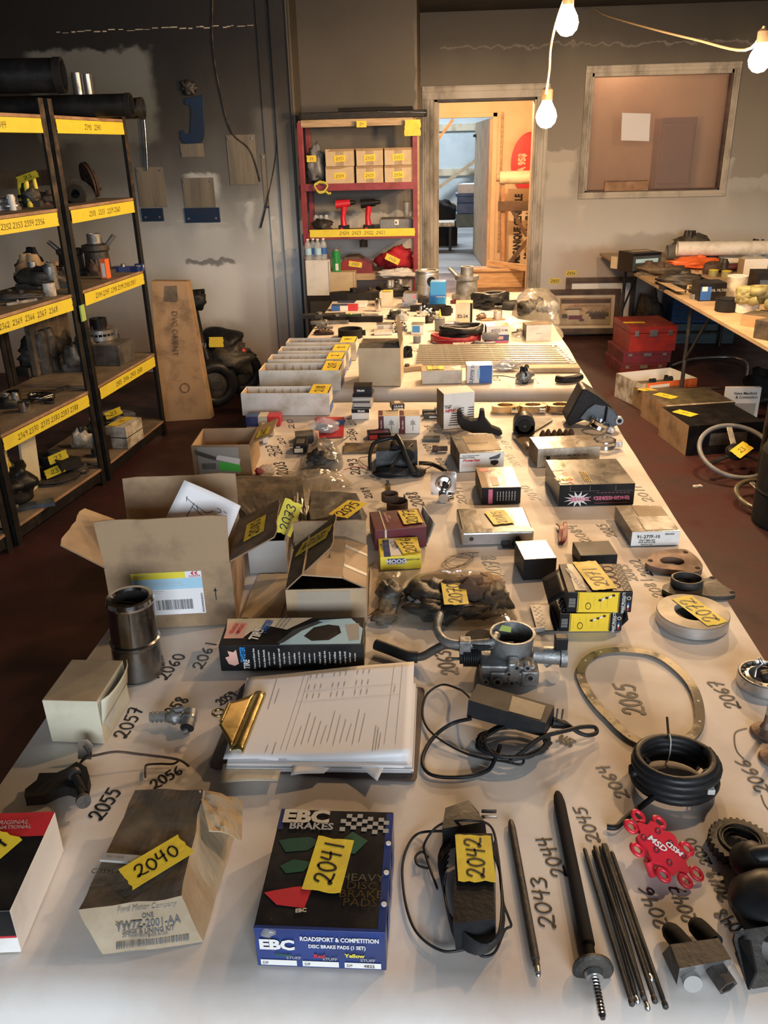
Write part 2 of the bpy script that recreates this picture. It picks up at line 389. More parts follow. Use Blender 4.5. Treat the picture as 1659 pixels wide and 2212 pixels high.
# ================================================================ THE ROOM
def soot_wall(name,stops,patches,nz=0.35):
 """painted wall; stains are part of the wall: soot by height, clean or chipped marks with their own outline, a painted shade patch"""
 m=bpy.data.materials.new(name);m.use_nodes=True;nt=m.node_tree;N=nt.nodes;L=nt.links;b=N['Principled BSDF']
 tc=N.new('ShaderNodeTexCoord');sp=N.new('ShaderNodeSeparateXYZ');L.new(tc.outputs['Object'],sp.inputs[0])
 mp=N.new('ShaderNodeMapping');mp.inputs['Scale'].default_value=(1.2,1.2,0.55);L.new(tc.outputs['Object'],mp.inputs[0])
 n1=N.new('ShaderNodeTexNoise');n1.inputs['Scale'].default_value=1.6;n1.inputs['Detail'].default_value=8;L.new(mp.outputs[0],n1.inputs['Vector'])
 n2=N.new('ShaderNodeTexNoise');n2.inputs['Scale'].default_value=9;n2.inputs['Detail'].default_value=6;L.new(tc.outputs['Object'],n2.inputs['Vector'])
 def math_(op,a,b_=None,c=None):
  q=N.new('ShaderNodeMath');q.operation=op
  for i,x in enumerate((a,b_,c)):
   if x is None:continue
   if isinstance(x,(int,float)):q.inputs[i].default_value=x
   else:L.new(x,q.inputs[i])
  return q.outputs[0]
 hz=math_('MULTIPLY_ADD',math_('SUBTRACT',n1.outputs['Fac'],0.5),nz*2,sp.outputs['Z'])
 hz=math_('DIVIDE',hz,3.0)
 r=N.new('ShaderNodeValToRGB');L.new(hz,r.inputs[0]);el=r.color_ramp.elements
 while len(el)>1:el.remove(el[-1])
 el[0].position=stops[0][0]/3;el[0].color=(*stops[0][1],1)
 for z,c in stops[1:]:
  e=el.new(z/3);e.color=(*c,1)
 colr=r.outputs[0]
 wx=math_('MULTIPLY_ADD',math_('SUBTRACT',n2.outputs['Fac'],0.5),0.12,sp.outputs['X'])
 wz=math_('MULTIPLY_ADD',math_('SUBTRACT',n2.outputs['Fac'],0.5),0.16,sp.outputs['Z'])
 def step(v,e0,e1):
  q=N.new('ShaderNodeMapRange');q.interpolation_type='SMOOTHSTEP';L.new(v,q.inputs[0])
  q.inputs[1].default_value=e0;q.inputs[2].default_value=e1;return q.outputs[0]
 for x0,x1,z0,z1,s,st,c in patches:
  a=math_('MULTIPLY',step(wx,x0-s,x0+s),step(wx,x1+s,x1-s))
  bb=math_('MULTIPLY',step(wz,z0-s,z0+s),step(wz,z1+s*.4,z1-s*.4))
  f=math_('MULTIPLY',math_('MULTIPLY',a,bb),st)
  mx=N.new('ShaderNodeMix');mx.data_type='RGBA';L.new(f,mx.inputs[0]);L.new(colr,mx.inputs[6])
  mx.inputs[7].default_value=(*c,1);colr=mx.outputs[2]
 L.new(colr,b.inputs['Base Color']);b.inputs['Roughness'].default_value=0.62
 bp=N.new('ShaderNodeBump');bp.inputs['Strength'].default_value=0.2;bp.inputs['Distance'].default_value=0.01
 L.new(n2.outputs['Fac'],bp.inputs['Height']);L.new(bp.outputs[0],b.inputs['Normal'])
 MATS[name]=m
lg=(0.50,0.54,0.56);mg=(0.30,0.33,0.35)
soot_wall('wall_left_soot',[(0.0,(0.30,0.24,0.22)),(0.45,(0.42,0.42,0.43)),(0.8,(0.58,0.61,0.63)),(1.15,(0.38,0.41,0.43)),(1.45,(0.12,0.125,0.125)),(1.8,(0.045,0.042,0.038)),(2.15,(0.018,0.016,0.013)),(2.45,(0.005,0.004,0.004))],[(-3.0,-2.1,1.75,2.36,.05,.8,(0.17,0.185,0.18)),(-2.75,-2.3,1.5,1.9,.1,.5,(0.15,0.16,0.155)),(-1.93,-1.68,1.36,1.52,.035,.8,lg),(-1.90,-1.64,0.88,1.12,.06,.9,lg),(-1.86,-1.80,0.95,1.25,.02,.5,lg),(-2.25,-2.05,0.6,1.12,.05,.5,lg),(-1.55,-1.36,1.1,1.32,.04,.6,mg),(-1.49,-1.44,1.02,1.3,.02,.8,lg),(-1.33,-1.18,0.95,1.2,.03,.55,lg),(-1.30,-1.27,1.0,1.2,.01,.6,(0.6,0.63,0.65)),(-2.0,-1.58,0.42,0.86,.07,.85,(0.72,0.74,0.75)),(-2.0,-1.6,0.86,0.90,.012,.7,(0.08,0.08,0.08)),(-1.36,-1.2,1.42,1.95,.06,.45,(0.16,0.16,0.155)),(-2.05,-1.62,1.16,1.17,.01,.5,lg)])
soot_wall('wall_back_soot_shade',[(0.0,(0.60,0.55,0.50)),(0.5,(0.58,0.55,0.51)),(0.85,(0.64,0.63,0.59)),(1.15,(0.50,0.48,0.43)),(1.4,(0.33,0.30,0.26)),(1.8,(0.25,0.22,0.17)),(2.2,(0.16,0.135,0.10)),(2.5,(0.05,0.042,0.03)),(2.75,(0.022,0.018,0.014))],[(-1.3,-.19,1.2,2.9,.01,.62,(0.035,0.031,0.025)),(0.95,1.18,1.22,1.52,.035,.85,(0.58,0.54,0.46)),(0.9,1.2,1.45,1.62,.03,.7,(0.55,0.50,0.42)),(2.55,3.3,1.25,1.36,.03,.7,(0.50,0.49,0.45)),(2.50,2.56,0.95,1.5,.02,.6,(0.55,0.53,0.48)),(1.24,1.30,0.95,1.15,.02,.6,(0.6,0.57,0.5)),(1.1,1.9,0.4,0.78,.12,.5,(0.42,0.27,0.17)),(1.6,2.3,0.75,0.9,.08,.5,(0.28,0.26,0.23)),(0.0,1.2,2.43,2.44,.01,.4,(0.3,0.28,0.24)),(1.2,3.2,2.41,2.425,.008,.35,(0.32,0.3,0.26))],nz=0.2)  # first patch paints shade on the set-forward wall to even out its brightness
mat('ceiling_soot',(0.024,0.02,0.015),0.8,dirt=(0.008,0.007,0.006),amt=0.6,scale=1.1,bump=0.2,bscale=8)
mat('floor_red',(0.060,0.018,0.017),0.5,dirt=(0.03,0.010,0.010),amt=0.45,scale=2.2,bump=0.12,bscale=30,rvar=0.2)
mat('floor_hall',(0.16,0.10,0.065),0.6,dirt=(0.07,0.05,0.035),amt=0.5,scale=2)
mat('floor_far',(0.30,0.31,0.33),0.45,dirt=(0.09,0.085,0.085),amt=0.5,scale=1.2,stretch=(.4,1.6,1))
mat('far_panel',(0.48,0.54,0.57),0.7,dirt=(0.40,0.46,0.48),amt=0.4,scale=2)
mat('trim_sooty',(0.52,0.47,0.38),0.5,dirt=(0.15,0.13,0.10),amt=0.35,scale=5,stretch=(1,1,.4),bump=0.2)
mat('trim_cream',(0.56,0.49,0.37),0.5,dirt=(0.28,0.23,0.16),amt=0.35,scale=5,stretch=(1,1,.4))
mat('trim_grey',(0.24,0.25,0.25),0.4,0.3,dirt=(0.11,0.115,0.115),amt=0.5,scale=4,stretch=(1,1,.3),bump=0.15)
mat('trim_dark',(0.035,0.033,0.03),0.5)
mat('wall_dull',(0.10,0.095,0.09),0.8,dirt=(0.04,0.038,0.035),amt=0.4,scale=2)
mat('board_stain',(0.21,0.185,0.14),0.6,dirt=(0.12,0.112,0.095),amt=0.5,scale=3,stretch=(4,1,.3),bump=0.2)
mat('sign_blue',(0.009,0.026,0.07),0.4,dirt=(0.008,0.014,0.03),amt=0.4)
XL,XR,YB,YF,ZC=-4.2,4.6,-3.1,8.1,2.70
def struct(o,kind='structure'):o['kind']=kind;return o
struct(MB().box(XL-.1,XR+.1,YB-.1,YF+.2,-.12,0,'floor_red').build('floor'))
struct(MB().box(XL-.1,XR+.1,YB-.1,YF+.2,ZC,ZC+.1,'ceiling_soot').build('ceiling'))
w=MB();D0,D1,DZ=-0.055,0.835,2.04;WX0,WX1,WZ0,WZ1=1.29,2.47,1.26,2.21
w.box(-.175,D0,YF,YF+.14,0,ZC,'wall_back_soot_shade').box(D0,D1,YF,YF+.14,DZ,ZC,'wall_back_soot_shade').box(D1,WX0,YF,YF+.14,0,ZC,'wall_back_soot_shade')
w.box(WX0,WX1,YF,YF+.14,0,WZ0,'wall_back_soot_shade').box(WX0,WX1,YF,YF+.14,WZ1,ZC,'wall_back_soot_shade').box(WX1,XR,YF,YF+.14,0,ZC,'wall_back_soot_shade')
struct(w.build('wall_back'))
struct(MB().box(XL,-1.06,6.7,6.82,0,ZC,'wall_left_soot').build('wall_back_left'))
struct(MB().box(-1.16,-.175,7.02,YF,0,ZC,'wall_back_soot_shade').box(-1.16,-1.06,6.82,7.02,0,ZC,'wall_back_soot_shade').build('wall_return'))
struct(MB().box(XL-.1,XL,YB,6.82,0,ZC,'wall_dull').build('wall_left'))
struct(MB().box(XR,XR+.1,YB,YF+.14,0,ZC,'wall_dull').build('wall_right'))
w=MB();w.box(XL,-.5,YB-.1,YB,0,ZC,'wall_dull').box(2.3,XR,YB-.1,YB,0,ZC,'wall_dull').box(-.5,2.3,YB-.1,YB,0,.95,'wall_dull').box(-.5,2.3,YB-.1,YB,2.5,ZC,'wall_dull')
struct(w.build('wall_front'))
# steel corner post at the end of the grey wall, two raised strips and a bright edge
c=MB();c.box(-1.20,-1.085,6.655,6.70,0,ZC,'wall_left_soot').box(-1.085,-1.07,6.64,6.71,0,ZC,'trim_dark').box(-1.07,-1.052,6.65,6.82,0,ZC,'wall_back_soot_shade').box(-1.30,-1.20,6.685,6.70,0,ZC,'wall_left_soot')
struct(c.build('trim_1',bevel=.004))
# chipped drywall seam, left wall
c=MB();r=random.Random(3)
x=-2.75
while x<-1.25:
 l=r.uniform(.015,.06);dz=r.uniform(-.006,.006);c.box(x,x+l,6.694,6.70,2.478+dz,2.478+dz+r.uniform(.003,.008),'trim_sooty');x+=l+r.uniform(.0,.03)
struct(c.build('trim_2'))
# door casing
def casing(mb,x0,x1,z0,z1,y,wdt,m,out=0.022,bottom=False):
 for a,b_,cc,d in((x0-wdt,x0,z0,z1),(x1,x1+wdt,z0,z1)):
  mb.box(a,b_,y-out,y,cc,d,m);mid=(a+b_)/2
  mb.box(mid-wdt*.32,mid-wdt*.1,y-out-.008,y-out,cc,d,m).box(mid+wdt*.15,mid+wdt*.42,y-out-.012,y-out,cc,d,m)
 mb.box(x0-wdt,x1+wdt,y-out,y,z1,z1+wdt,m).box(x0-wdt,x1+wdt,y-out-.010,y-out,z1+wdt*.55,z1+wdt*.9,m)
 if bottom:mb.box(x0-wdt,x1+wdt,y-out,y,z0-wdt,z0,m).box(x0-wdt,x1+wdt,y-out-.010,y-out,z0-wdt*.9,z0-wdt*.5,m)
c=MB();casing(c,D0,D1,0,DZ,YF,.105,'trim_sooty');struct(c.build('trim_3',bevel=.003))
c=MB();c.box(D0,D0+.03,YF-.01,YF+.16,0,DZ,'trim_cream').box(D1-.02,D1,YF-.01,YF+.16,0,DZ,'trim_cream').box(D0,D1,YF-.01,YF+.16,DZ-.02,DZ,'trim_dark').box(D0+.03,D0+.045,YF+.05,YF+.1,0,DZ-.02,'trim_sooty')
struct(c.build('trim_4',bevel=.002))
# interior window
win=thing('window_1',None,None);struct(win)
c=MB();casing(c,WX0,WX1,WZ0,WZ1,YF,.055,'trim_sooty',bottom=True)
c.box(WX0-.002,WX0+.02,YF-.02,YF+.1,WZ0,WZ1,'trim_sooty').box(WX1-.02,WX1+.002,YF-.02,YF+.1,WZ0,WZ1,'wood_dark').box(WX0,WX1,YF-.02,YF+.1,WZ0,WZ0+.015,'wood_dark').box(WX0,WX1,YF-.02,YF+.1,WZ1-.03,WZ1,'trim_sooty')
c.build('window_frame',win,bevel=.002)
MB().box(WX0+.02,WX1-.02,YF+.05,YF+.055,WZ0+.015,WZ1-.03,'glass_pane').build('pane',win)
mat('office_wall',(0.60,0.40,0.26),0.8,dirt=(0.50,0.32,0.21),amt=0.5,scale=1.5)
mat('office_cabinet',(0.26,0.16,0.15),0.6)
c=MB();c.box(WX0-.3,WX1+.4,YF+.55,YF+.6,.9,ZC,'office_wall').box(WX0-.3,WX0-.28,YF+.14,YF+.55,.9,ZC,'office_wall').box(WX1+.4,WX1+.42,YF+.14,YF+.55,.9,ZC,'office_wall').box(WX0-.3,WX1+.4,YF+.14,YF+.6,.9,.92,'office_wall').box(WX0-.3,WX1+.4,YF+.14,YF+.6,ZC-.02,ZC,'office_wall')
struct(c.build('wall_office'))
l=bpy.data.lights.new('office_fill_light','POINT');l.energy=6.5;l.color=(1,.72,.5);l.shadow_soft_size=.08  # unseen lamp added to brighten the office behind the glass
lo=thing('added_office_lamp','small round lamp added unseen to brighten the office behind the interior window','lamp',(WX0+.3,YF+.36,ZC-.08))
MB().lathe([(0,-.03),(.04,-.02),(.05,.0),(.05,.05),(.03,.06)],'white_plastic',20).build('lamp_shade',lo)
q=bpy.data.objects.new('office_fill_light',l);COL.objects.link(q);q.parent=lo;q.location=(0,0,-.1)
tag(MB().box(1.98,2.30,YF+.3,YF+.54,.925,1.86,'office_cabinet').box(2.0,2.28,YF+.28,YF+.3,1.3,1.8,'office_cabinet').build('cabinet',bevel=.02),'dim purplish cabinet seen through the brown interior window','cabinet')
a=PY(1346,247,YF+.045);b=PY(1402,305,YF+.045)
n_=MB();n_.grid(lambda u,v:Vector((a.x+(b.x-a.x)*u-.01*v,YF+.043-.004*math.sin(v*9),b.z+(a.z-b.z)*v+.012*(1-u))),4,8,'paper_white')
tag(n_.build('pane_reflection'),'white square sheet standing in for a reflection on the interior window','paper')  # white sheet stands in for a bright reflection on the glass
a=PY(1306,408,YF-.03);b=PY(1402,388,YF-.03)
tag(MB().box(a.x,b.x,YF-.03,YF-.01,a.z-.02,b.z,'wood_board').box(a.x+.01,b.x-.01,YF-.034,YF-.03,b.z-.012,b.z-.004,'wood_dark').build('wood_block',bevel=.003),'small rough wooden strip on the interior window sill','wood')
# yellow tags on the back wall
def wall_tape(px,py,txt,lab,w_=.10,h_=.05):
 p=PY(px,py,YF-.001);o=thing('tape_tag',lab,'tape',(p.x,YF-.0006,p.z))
 m=MB();pts=[(-w_/2,0,-h_/2),(w_/2-.004,0,-h_/2+.003),(w_/2,0,0),(w_/2-.005,0,h_/2),(-w_/2+.004,0,h_/2-.002),(-w_/2-.003,0,0)]
 m.poly(pts,'tape_yellow').build('tape',o)
 q=MB();st,sw=strokes(txt,4)
 for pl in st:ribbon(q,[(x*.028,y*.028)for x,y in pl],.004,lambda x,y:(x,-.0015,y))
 q.build('handwritten_number',o)
wall_tape(1199,607,'2455','yellow tape tag on grey wall beside the door casing')
wall_tape(1234,590,'2456','yellow tape tag on grey wall above the leaning pictures')
# ---------------------------------------------------------------- hall and far room behind the doorway
YH=12.2;HX=0.70
struct(MB().box(-1.2,2.2,YF+.2,YH+.1,-.12,0,'floor_hall').build('floor_hall'))
struct(MB().box(-4.5,4.5,YH+.1,21,-.12,0,'floor_far').build('floor_far_room'))
struct(MB().box(-1.2,2.2,YF+.14,YH+.1,2.62,2.7,'hall_wall').build('ceiling_hall'))
hw=MB();hw.box(HX,2.2,YH,YH+.1,0,2.62,'hall_wall').box(-1.2,HX,YH,YH+.1,2.0,2.62,'hall_wall').box(-1.2,-.8,YH,YH+.1,0,2.0,'hall_wall')
hw.box(1.5,1.6,8.71,YH,0,2.62,'hall_wall').box(.985,1.5,8.71,8.76,0,2.62,'hall_wall').box(.93,.985,YF+.14,8.76,0,2.62,'hall_wall').box(-1.2,-1.1,YF+.14,YH,0,2.62,'hall_wall')
struct(hw.build('wall_hall'))
c=MB();c.box(HX-.01,HX+.055,YH-.03,YH,0,2.06,'hall_wall').box(-.8,HX+.05,YH-.03,YH,2.0,2.055,'hall_wall').box(HX+.1,HX+.13,YH-.03,YH,.3,2.06,'wood_raw')
struct(c.build('trim_5',bevel=.004))
# open door leaf of the hall doorway
dl=thing('door_1',None,None);struct(dl)
p0=Vector((HX-.02,YH+.12,0));p1=PY(1028,400,14.6);p1.z=0;ang=math.atan2(p1.y-p0.y,p1.x-p0.x);T=Matrix.Translation(p0)@Matrix.Rotation(ang,4,'Z')
mat('door_tan',(0.60,0.46,0.30),0.5,dirt=(0.45,0.33,0.2),amt=0.4,scale=4)
MB().box(0,2.4,-.02,.02,.01,1.99,'door_tan',T).build('door_panel',dl,bevel=.003)
MB().box(.4,.43,-.035,-.02,.95,1.1,'steel',T).box(2.15,2.3,.02,.06,1.78,1.82,'trim_dark',T).build('hinge',dl)
fw=MB();fw.box(-4.5,4.5,20.0,20.1,0,4.2,'far_panel')
for x in(-1.9,-.35,1.2,2.75):fw.box(x-.09,x+.09,19.95,20,0,4.2,'trim_cream')
for z in(.35,1.05,1.95,3.1):fw.box(-4.5,4.5,19.96,20,z,z+.14,'trim_cream')
fw.box(-4.5,-4.4,YH+.1,20,0,4.2,'far_panel').box(4.4,4.5,YH+.1,20,0,4.2,'far_panel').box(-4.5,4.5,YH+.1,20,4.2,4.3,'far_panel').box(-4.5,-1.2,YH+.1,YH+.15,0,4.2,'far_panel').box(2.2,4.5,YH+.1,YH+.15,0,4.2,'far_panel').box(-1.2,2.2,YH+.1,YH+.15,2.6,4.2,'far_panel')
struct(fw.build('wall_far_room'))
b_=MB();b_.bar(PY(947,300,12.1),PY(979,258,12.1),.035,.035,'wood_raw');tag(b_.build('diagonal_lath',None),'orange-lit diagonal lath across the top of the far doorway','wood')
b_=MB();b_.bar(PY(948,405,19.8),PY(1028,346,19.8),.07,.07,'wood_raw');tag(b_.build('brace'),'long thin diagonal wooden brace on the pale far room wall','wood')
# blue bin with white liner on a stand
o=thing('storage_bin','blue plastic bin with white liner on a dark stand in the far room','bin',(0,0,0))
q0=PY(988,462,15.0);q1=PY(1034,417,15.0);bt=up(Vector((q0.x,15.0,0)),462)
zb,zt=q0.z,q1.z
m=MB();m.box(q0.x,q1.x+.3,15.0,15.5,zb,zt,'blue_plastic').box(q0.x-.03,q1.x+.33,14.97,15.53,zt-.05,zt,'blue_plastic').box(q0.x-.015,q1.x+.3,14.98,15.02,zb+(zt-zb)*.5,zb+(zt-zb)*.56,'blue_plastic');m.build('bin_body',o,bevel=.01)
m=MB();m.prism([(q0.x+.0,15.0),(q1.x+.32,15.0),(q1.x+.2,15.5),(q0.x+.1,15.5)],zt,zt+.14,'white_cloth');m.build('liner',o)
m=MB();m.box(q0.x-.02,q1.x+.3,14.98,15.5,zb-.22,zb,'teal_bin').box(q0.x+.28,q0.x+.34,15,15.06,zb-.62,zb-.22,'shelf_black').box(q1.x+.2,q1.x+.26,15,15.06,0,zb-.22,'shelf_black').box(q0.x+.28,q0.x+.34,15,15.06,0,zb-.5,'shelf_black');m.build('stand',o,bevel=.005)
p=P(955,482,.0);g=PY(958,482,16.0);m=MB();m.blob((g.x,16,g.z+.16),(.22,.2,.24),'black_matte',3);m.box(g.x-.25,g.x+.25,15.8,16.2,0,g.z+.03,'black_matte')
tag(m.build('rubbish_bag'),'black bag lying at the left edge of the far room','bag')
g=PY(950,488,15.2);g2=PY(982,478,15.2);m=MB();m.box(g.x-.3,g2.x,15.0,15.5,g.z,g2.z,'white_sooty').box(g.x-.2,g.x-.15,15.05,15.1,0,g.z,'shelf_black').box(g2.x-.1,g2.x-.05,15.05,15.1,0,g.z,'shelf_black')
tag(m.build('low_bench',bevel=.01),'low white-topped bench left of the blue bin','bench')
# carpet roll on a wooden trestle with two shop boards behind it
YT=11.55
o=thing('trestle','dark wooden trestle with crossed braces in the hall','stand',(0,0,0))
def pt(px,py,y=YT):return PY(px,py,y)
L0=pt(1086,592);L0.z=0;L1=pt(1086,398)
MB().bar(L0,L1,.11,.05,'wood_board').build('post',o,bevel=.004)
R0=Vector((L0.x+.5,YT,0));MB().bar(R0,(L1.x+.5,YT,L1.z),.11,.05,'wood_board').build('post',o,bevel=.004)
a=pt(1076,443,YT-.05);MB().box(a.x,a.x+.62,YT-.09,YT-.03,a.z-.075,a.z+.045,'wood_dark').build('rail',o,bevel=.004)
a=pt(1102,447,YT-.06);b=pt(1137,510,YT-.06);MB().bar(a,b,.05,.04,'wood_dark').build('brace',o)
a=pt(1082,590,YT-.08);b=pt(1146,512,YT-.08);MB().bar(a,b,.09,.04,'wood_dark').build('brace',o)
a=pt(1097,590,YT-.1);MB().box(a.x,a.x+.5,YT-.14,YT-.08,a.z-.12,a.z+.09,'wood_dark').build('rail',o,bevel=.004)
a=pt(1079,392,YT-.05);m=MB();m.cyl((a.x,YT-.05,L1.z+.081),(a.x+.64,YT-.05,L1.z+.081),.078,'cream_card',n=24).cyl((a.x-.04,YT-.05,L1.z+.081),(a.x,YT-.05,L1.z+.081),.045,'kraft_light',n=16)
tag(m.build('carpet_roll'),'beige rolled sheet lying across the top of the trestle','roll')
def vert_text(mb,s,cx,cz,y,size,m,bold=.03,sx=1.0):
 vs,fs=text2d(s,bold,0)
 mb.add([(cx-v[1]*size,y,cz+v[0]*size*sx)for v in vs],fs,m)
a=pt(1098,408,YH-.25);b=pt(1160,583,YH-.25)
o=thing('shop_board','tan price board with black sideways lettering behind the trestle','sign')
MB().box(a.x,b.x+.12,YH-.24,YH-.22,b.z-.1,a.z,'mat_board').build('board',o)
m=MB();h=a.z-b.z
c1=pt(1119,495,YH-.25);c2=pt(1140,500,YH-.25)
vert_text(m,'MECANIQUE GENERALE',c1.x,c1.z,YH-.245,.125,'ink',.05,.62);m.build('lettering',o);m=MB();vert_text(m,"Mise au point d'hiver",c2.x+.02,c2.z,YH-.245,.13,'ink',.04,.66)
m.build('lettering',o)
o=thing('price_oval','red oval sign reading A 95$ on the orange hall wall','sign')
c1=pt(1146,352,YH-.08);rx,rz_=.26,.38
m=MB();pts=[(c1.x+rx*math.cos(2*math.pi*i/40),c1.z+rz_*math.sin(2*math.pi*i/40))for i in range(40)]
m.add([(x,YH-.08,z)for x,z in pts]+[(x,YH-.07,z)for x,z in pts],[list(range(40))[::-1],list(range(40,80))]+[[i,(i+1)%40,40+(i+1)%40,40+i]for i in range(40)],'print_red').build('board',o)
m=MB();vert_text(m,'A 95$',c1.x-.11,c1.z+.0,YH-.085,.12,'mat_board',.05,.7);m.build('lettering',o);m=MB();vert_text(m,'A 125',c1.x+.1,c1.z,YH-.085,.12,'mat_board',.05,.7);m.build('lettering',o)
a=PY(1058,592,10.6);b=PY(1142,612,10.2);tag(MB().bar((a.x,11.2,.27),(b.x+.1,10.6,.27),.04,.07,'wood_raw').build('loose_lath'),'thin wooden lath slanting low across the hall doorway','wood')
tag(MB().box(.35,1.05,10.9,11.3,0,.22,'wood_raw').box(.35,1.05,10.88,10.9,.2,.24,'wood_raw').build('wooden_crate',bevel=.01),'raw wooden crate on the hall floor below the slanting lath','crate')
# ---------------------------------------------------------------- light strings
m=bpy.data.materials.new('bulb_glass');m.use_nodes=True;nt=m.node_tree;nt.nodes.remove(nt.nodes['Principled BSDF']);MATS['bulb_glass']=m
e_=nt.nodes.new('ShaderNodeEmission');e_.inputs[0].default_value=(1.0,0.62,0.28,1);e_.inputs[1].default_value=30;t_=nt.nodes.new('ShaderNodeBsdfTransparent');a_=nt.nodes.new('ShaderNodeAddShader')
nt.links.new(e_.outputs[0],a_.inputs[0]);nt.links.new(t_.outputs[0],a_.inputs[1]);nt.links.new(a_.outputs[0],nt.nodes['Material Output'].inputs['Surface'])
mat('bulb_socket',(0.15,0.10,0.06),.5)
def bulb(px,py,y,watt,lab,r=.036,socket=(0,0,1)):
 p=PY(px,py,y);s=Vector(socket).normalized()
 o=thing('string_bulb',lab,'light bulb',p,group='bulbs of the string lights')
 m=MB();q=s.to_track_quat('Z','Y').to_matrix().to_4x4()
 prof=[(0,-r*1.05),(r*.5,-r*.92),(r*.85,-r*.55),(r,0),(r*.88,r*.5),(r*.6,r*1.0),(r*.42,r*1.35)]
 m.lathe(prof,'bulb_glass',20,q);m.build('glass',o)
 m=MB();m.lathe([(r*.45,r*1.3),(r*.5,r*1.4),(r*.5,r*2.3),(r*.3,r*2.5)],'bulb_socket',16,q);m.build('socket',o)
 l=bpy.data.lights.new('bulb_light','POINT');l.energy=watt;l.color=WARM;l.shadow_soft_size=r*1.1
 lo=bpy.data.objects.new('bulb_light',l);COL.objects.link(lo);lo.parent=o;lo.location=(0,0,0)
 return p
bA=bulb(1180,252,4.9,40,'low glowing bulb hanging beside the door casing',.055)
bB=bulb(1225,50,4.0,34,'highest glowing bulb near the ceiling above the door',.047)
bC=bulb(1641,130,4.4,42,'glowing bulb at the right edge beside the interior window',.05)
def freebulb(p,watt,lab):
 o=thing('string_bulb',lab,'light bulb',p);m=MB();r=.036
 m.lathe([(0,-r*1.05),(r*.5,-r*.92),(r*.85,-r*.55),(r,0),(r*.88,r*.5),(r*.6,r*1.0),(r*.42,r*1.35)],'bulb_glass',20);m.build('glass',o)
 MB().lathe([(r*.45,r*1.3),(r*.5,r*1.4),(r*.5,r*2.3),(r*.3,r*2.5)],'bulb_socket',16).cyl((0,0,r*2.4),(0,0,2.70-p[2]),.004,'bulb_socket',n=6).build('socket',o)
 l=bpy.data.lights.new('bulb_light','POINT');l.energy=watt;l.color=WARM;l.shadow_soft_size=.04
 lo=bpy.data.objects.new('bulb_light',l);COL.objects.link(lo);lo.parent=o
freebulb((1.25,2.1,2.22),20,'bulb hanging above the nearest table, outside the view')
def cord(name,lab,pts,r,m='cable_white'):
 return tag(MB().tube(smoothline([tuple(p)for p in pts],6),r,m,6).build(name),lab,'cable')
def catm(ps,k=6):return smoothline([tuple(p)for p in ps],k)
s1=Vector(bA)+Vector((0,0,.148));s2=Vector(bB)+Vector((0,0,.128))
cord('light_cable','twisted cable running between the two bulbs by the doorway',[s1,PY(1180,200,4.8),PY(1187,150,4.55),PY(1190,100,4.3),PY(1203,45,4.1),s2,PY(1235,-30,3.9),Vector((.6,3.6,2.68))],.006)
s3=Vector(bC)+Vector((0,0,.135))
cord('light_cable','slack cable rising left from the bulb beside the window',[s3,PY(1610,108,4.5),PY(1500,85,5.2),PY(1400,60,6.1),PY(1312,34,7.3),Vector((1.25,7.9,2.66))],.0065)
l=bpy.data.lights.new('hall_lamp','POINT');l.energy=115;l.color=WARM;l.shadow_soft_size=.05
hb=thing('string_bulb','bulb lighting the hall, hidden behind the doorway','light bulb',(.42,9.4,2.30))
m=MB();m.lathe([(0,-.04),(.03,-.03),(.04,0),(.03,.03),(.018,.055)],'bulb_glass',16);m.build('glass',hb)
m=MB();m.lathe([(.018,.05),(.02,.1),(.01,.11)],'bulb_socket',12).cyl((0,0,.1),(0,0,.32),.004,'bulb_socket',n=6);m.build('socket',hb)
lo=bpy.data.objects.new('hall_lamp',l);COL.objects.link(lo);lo.parent=hb
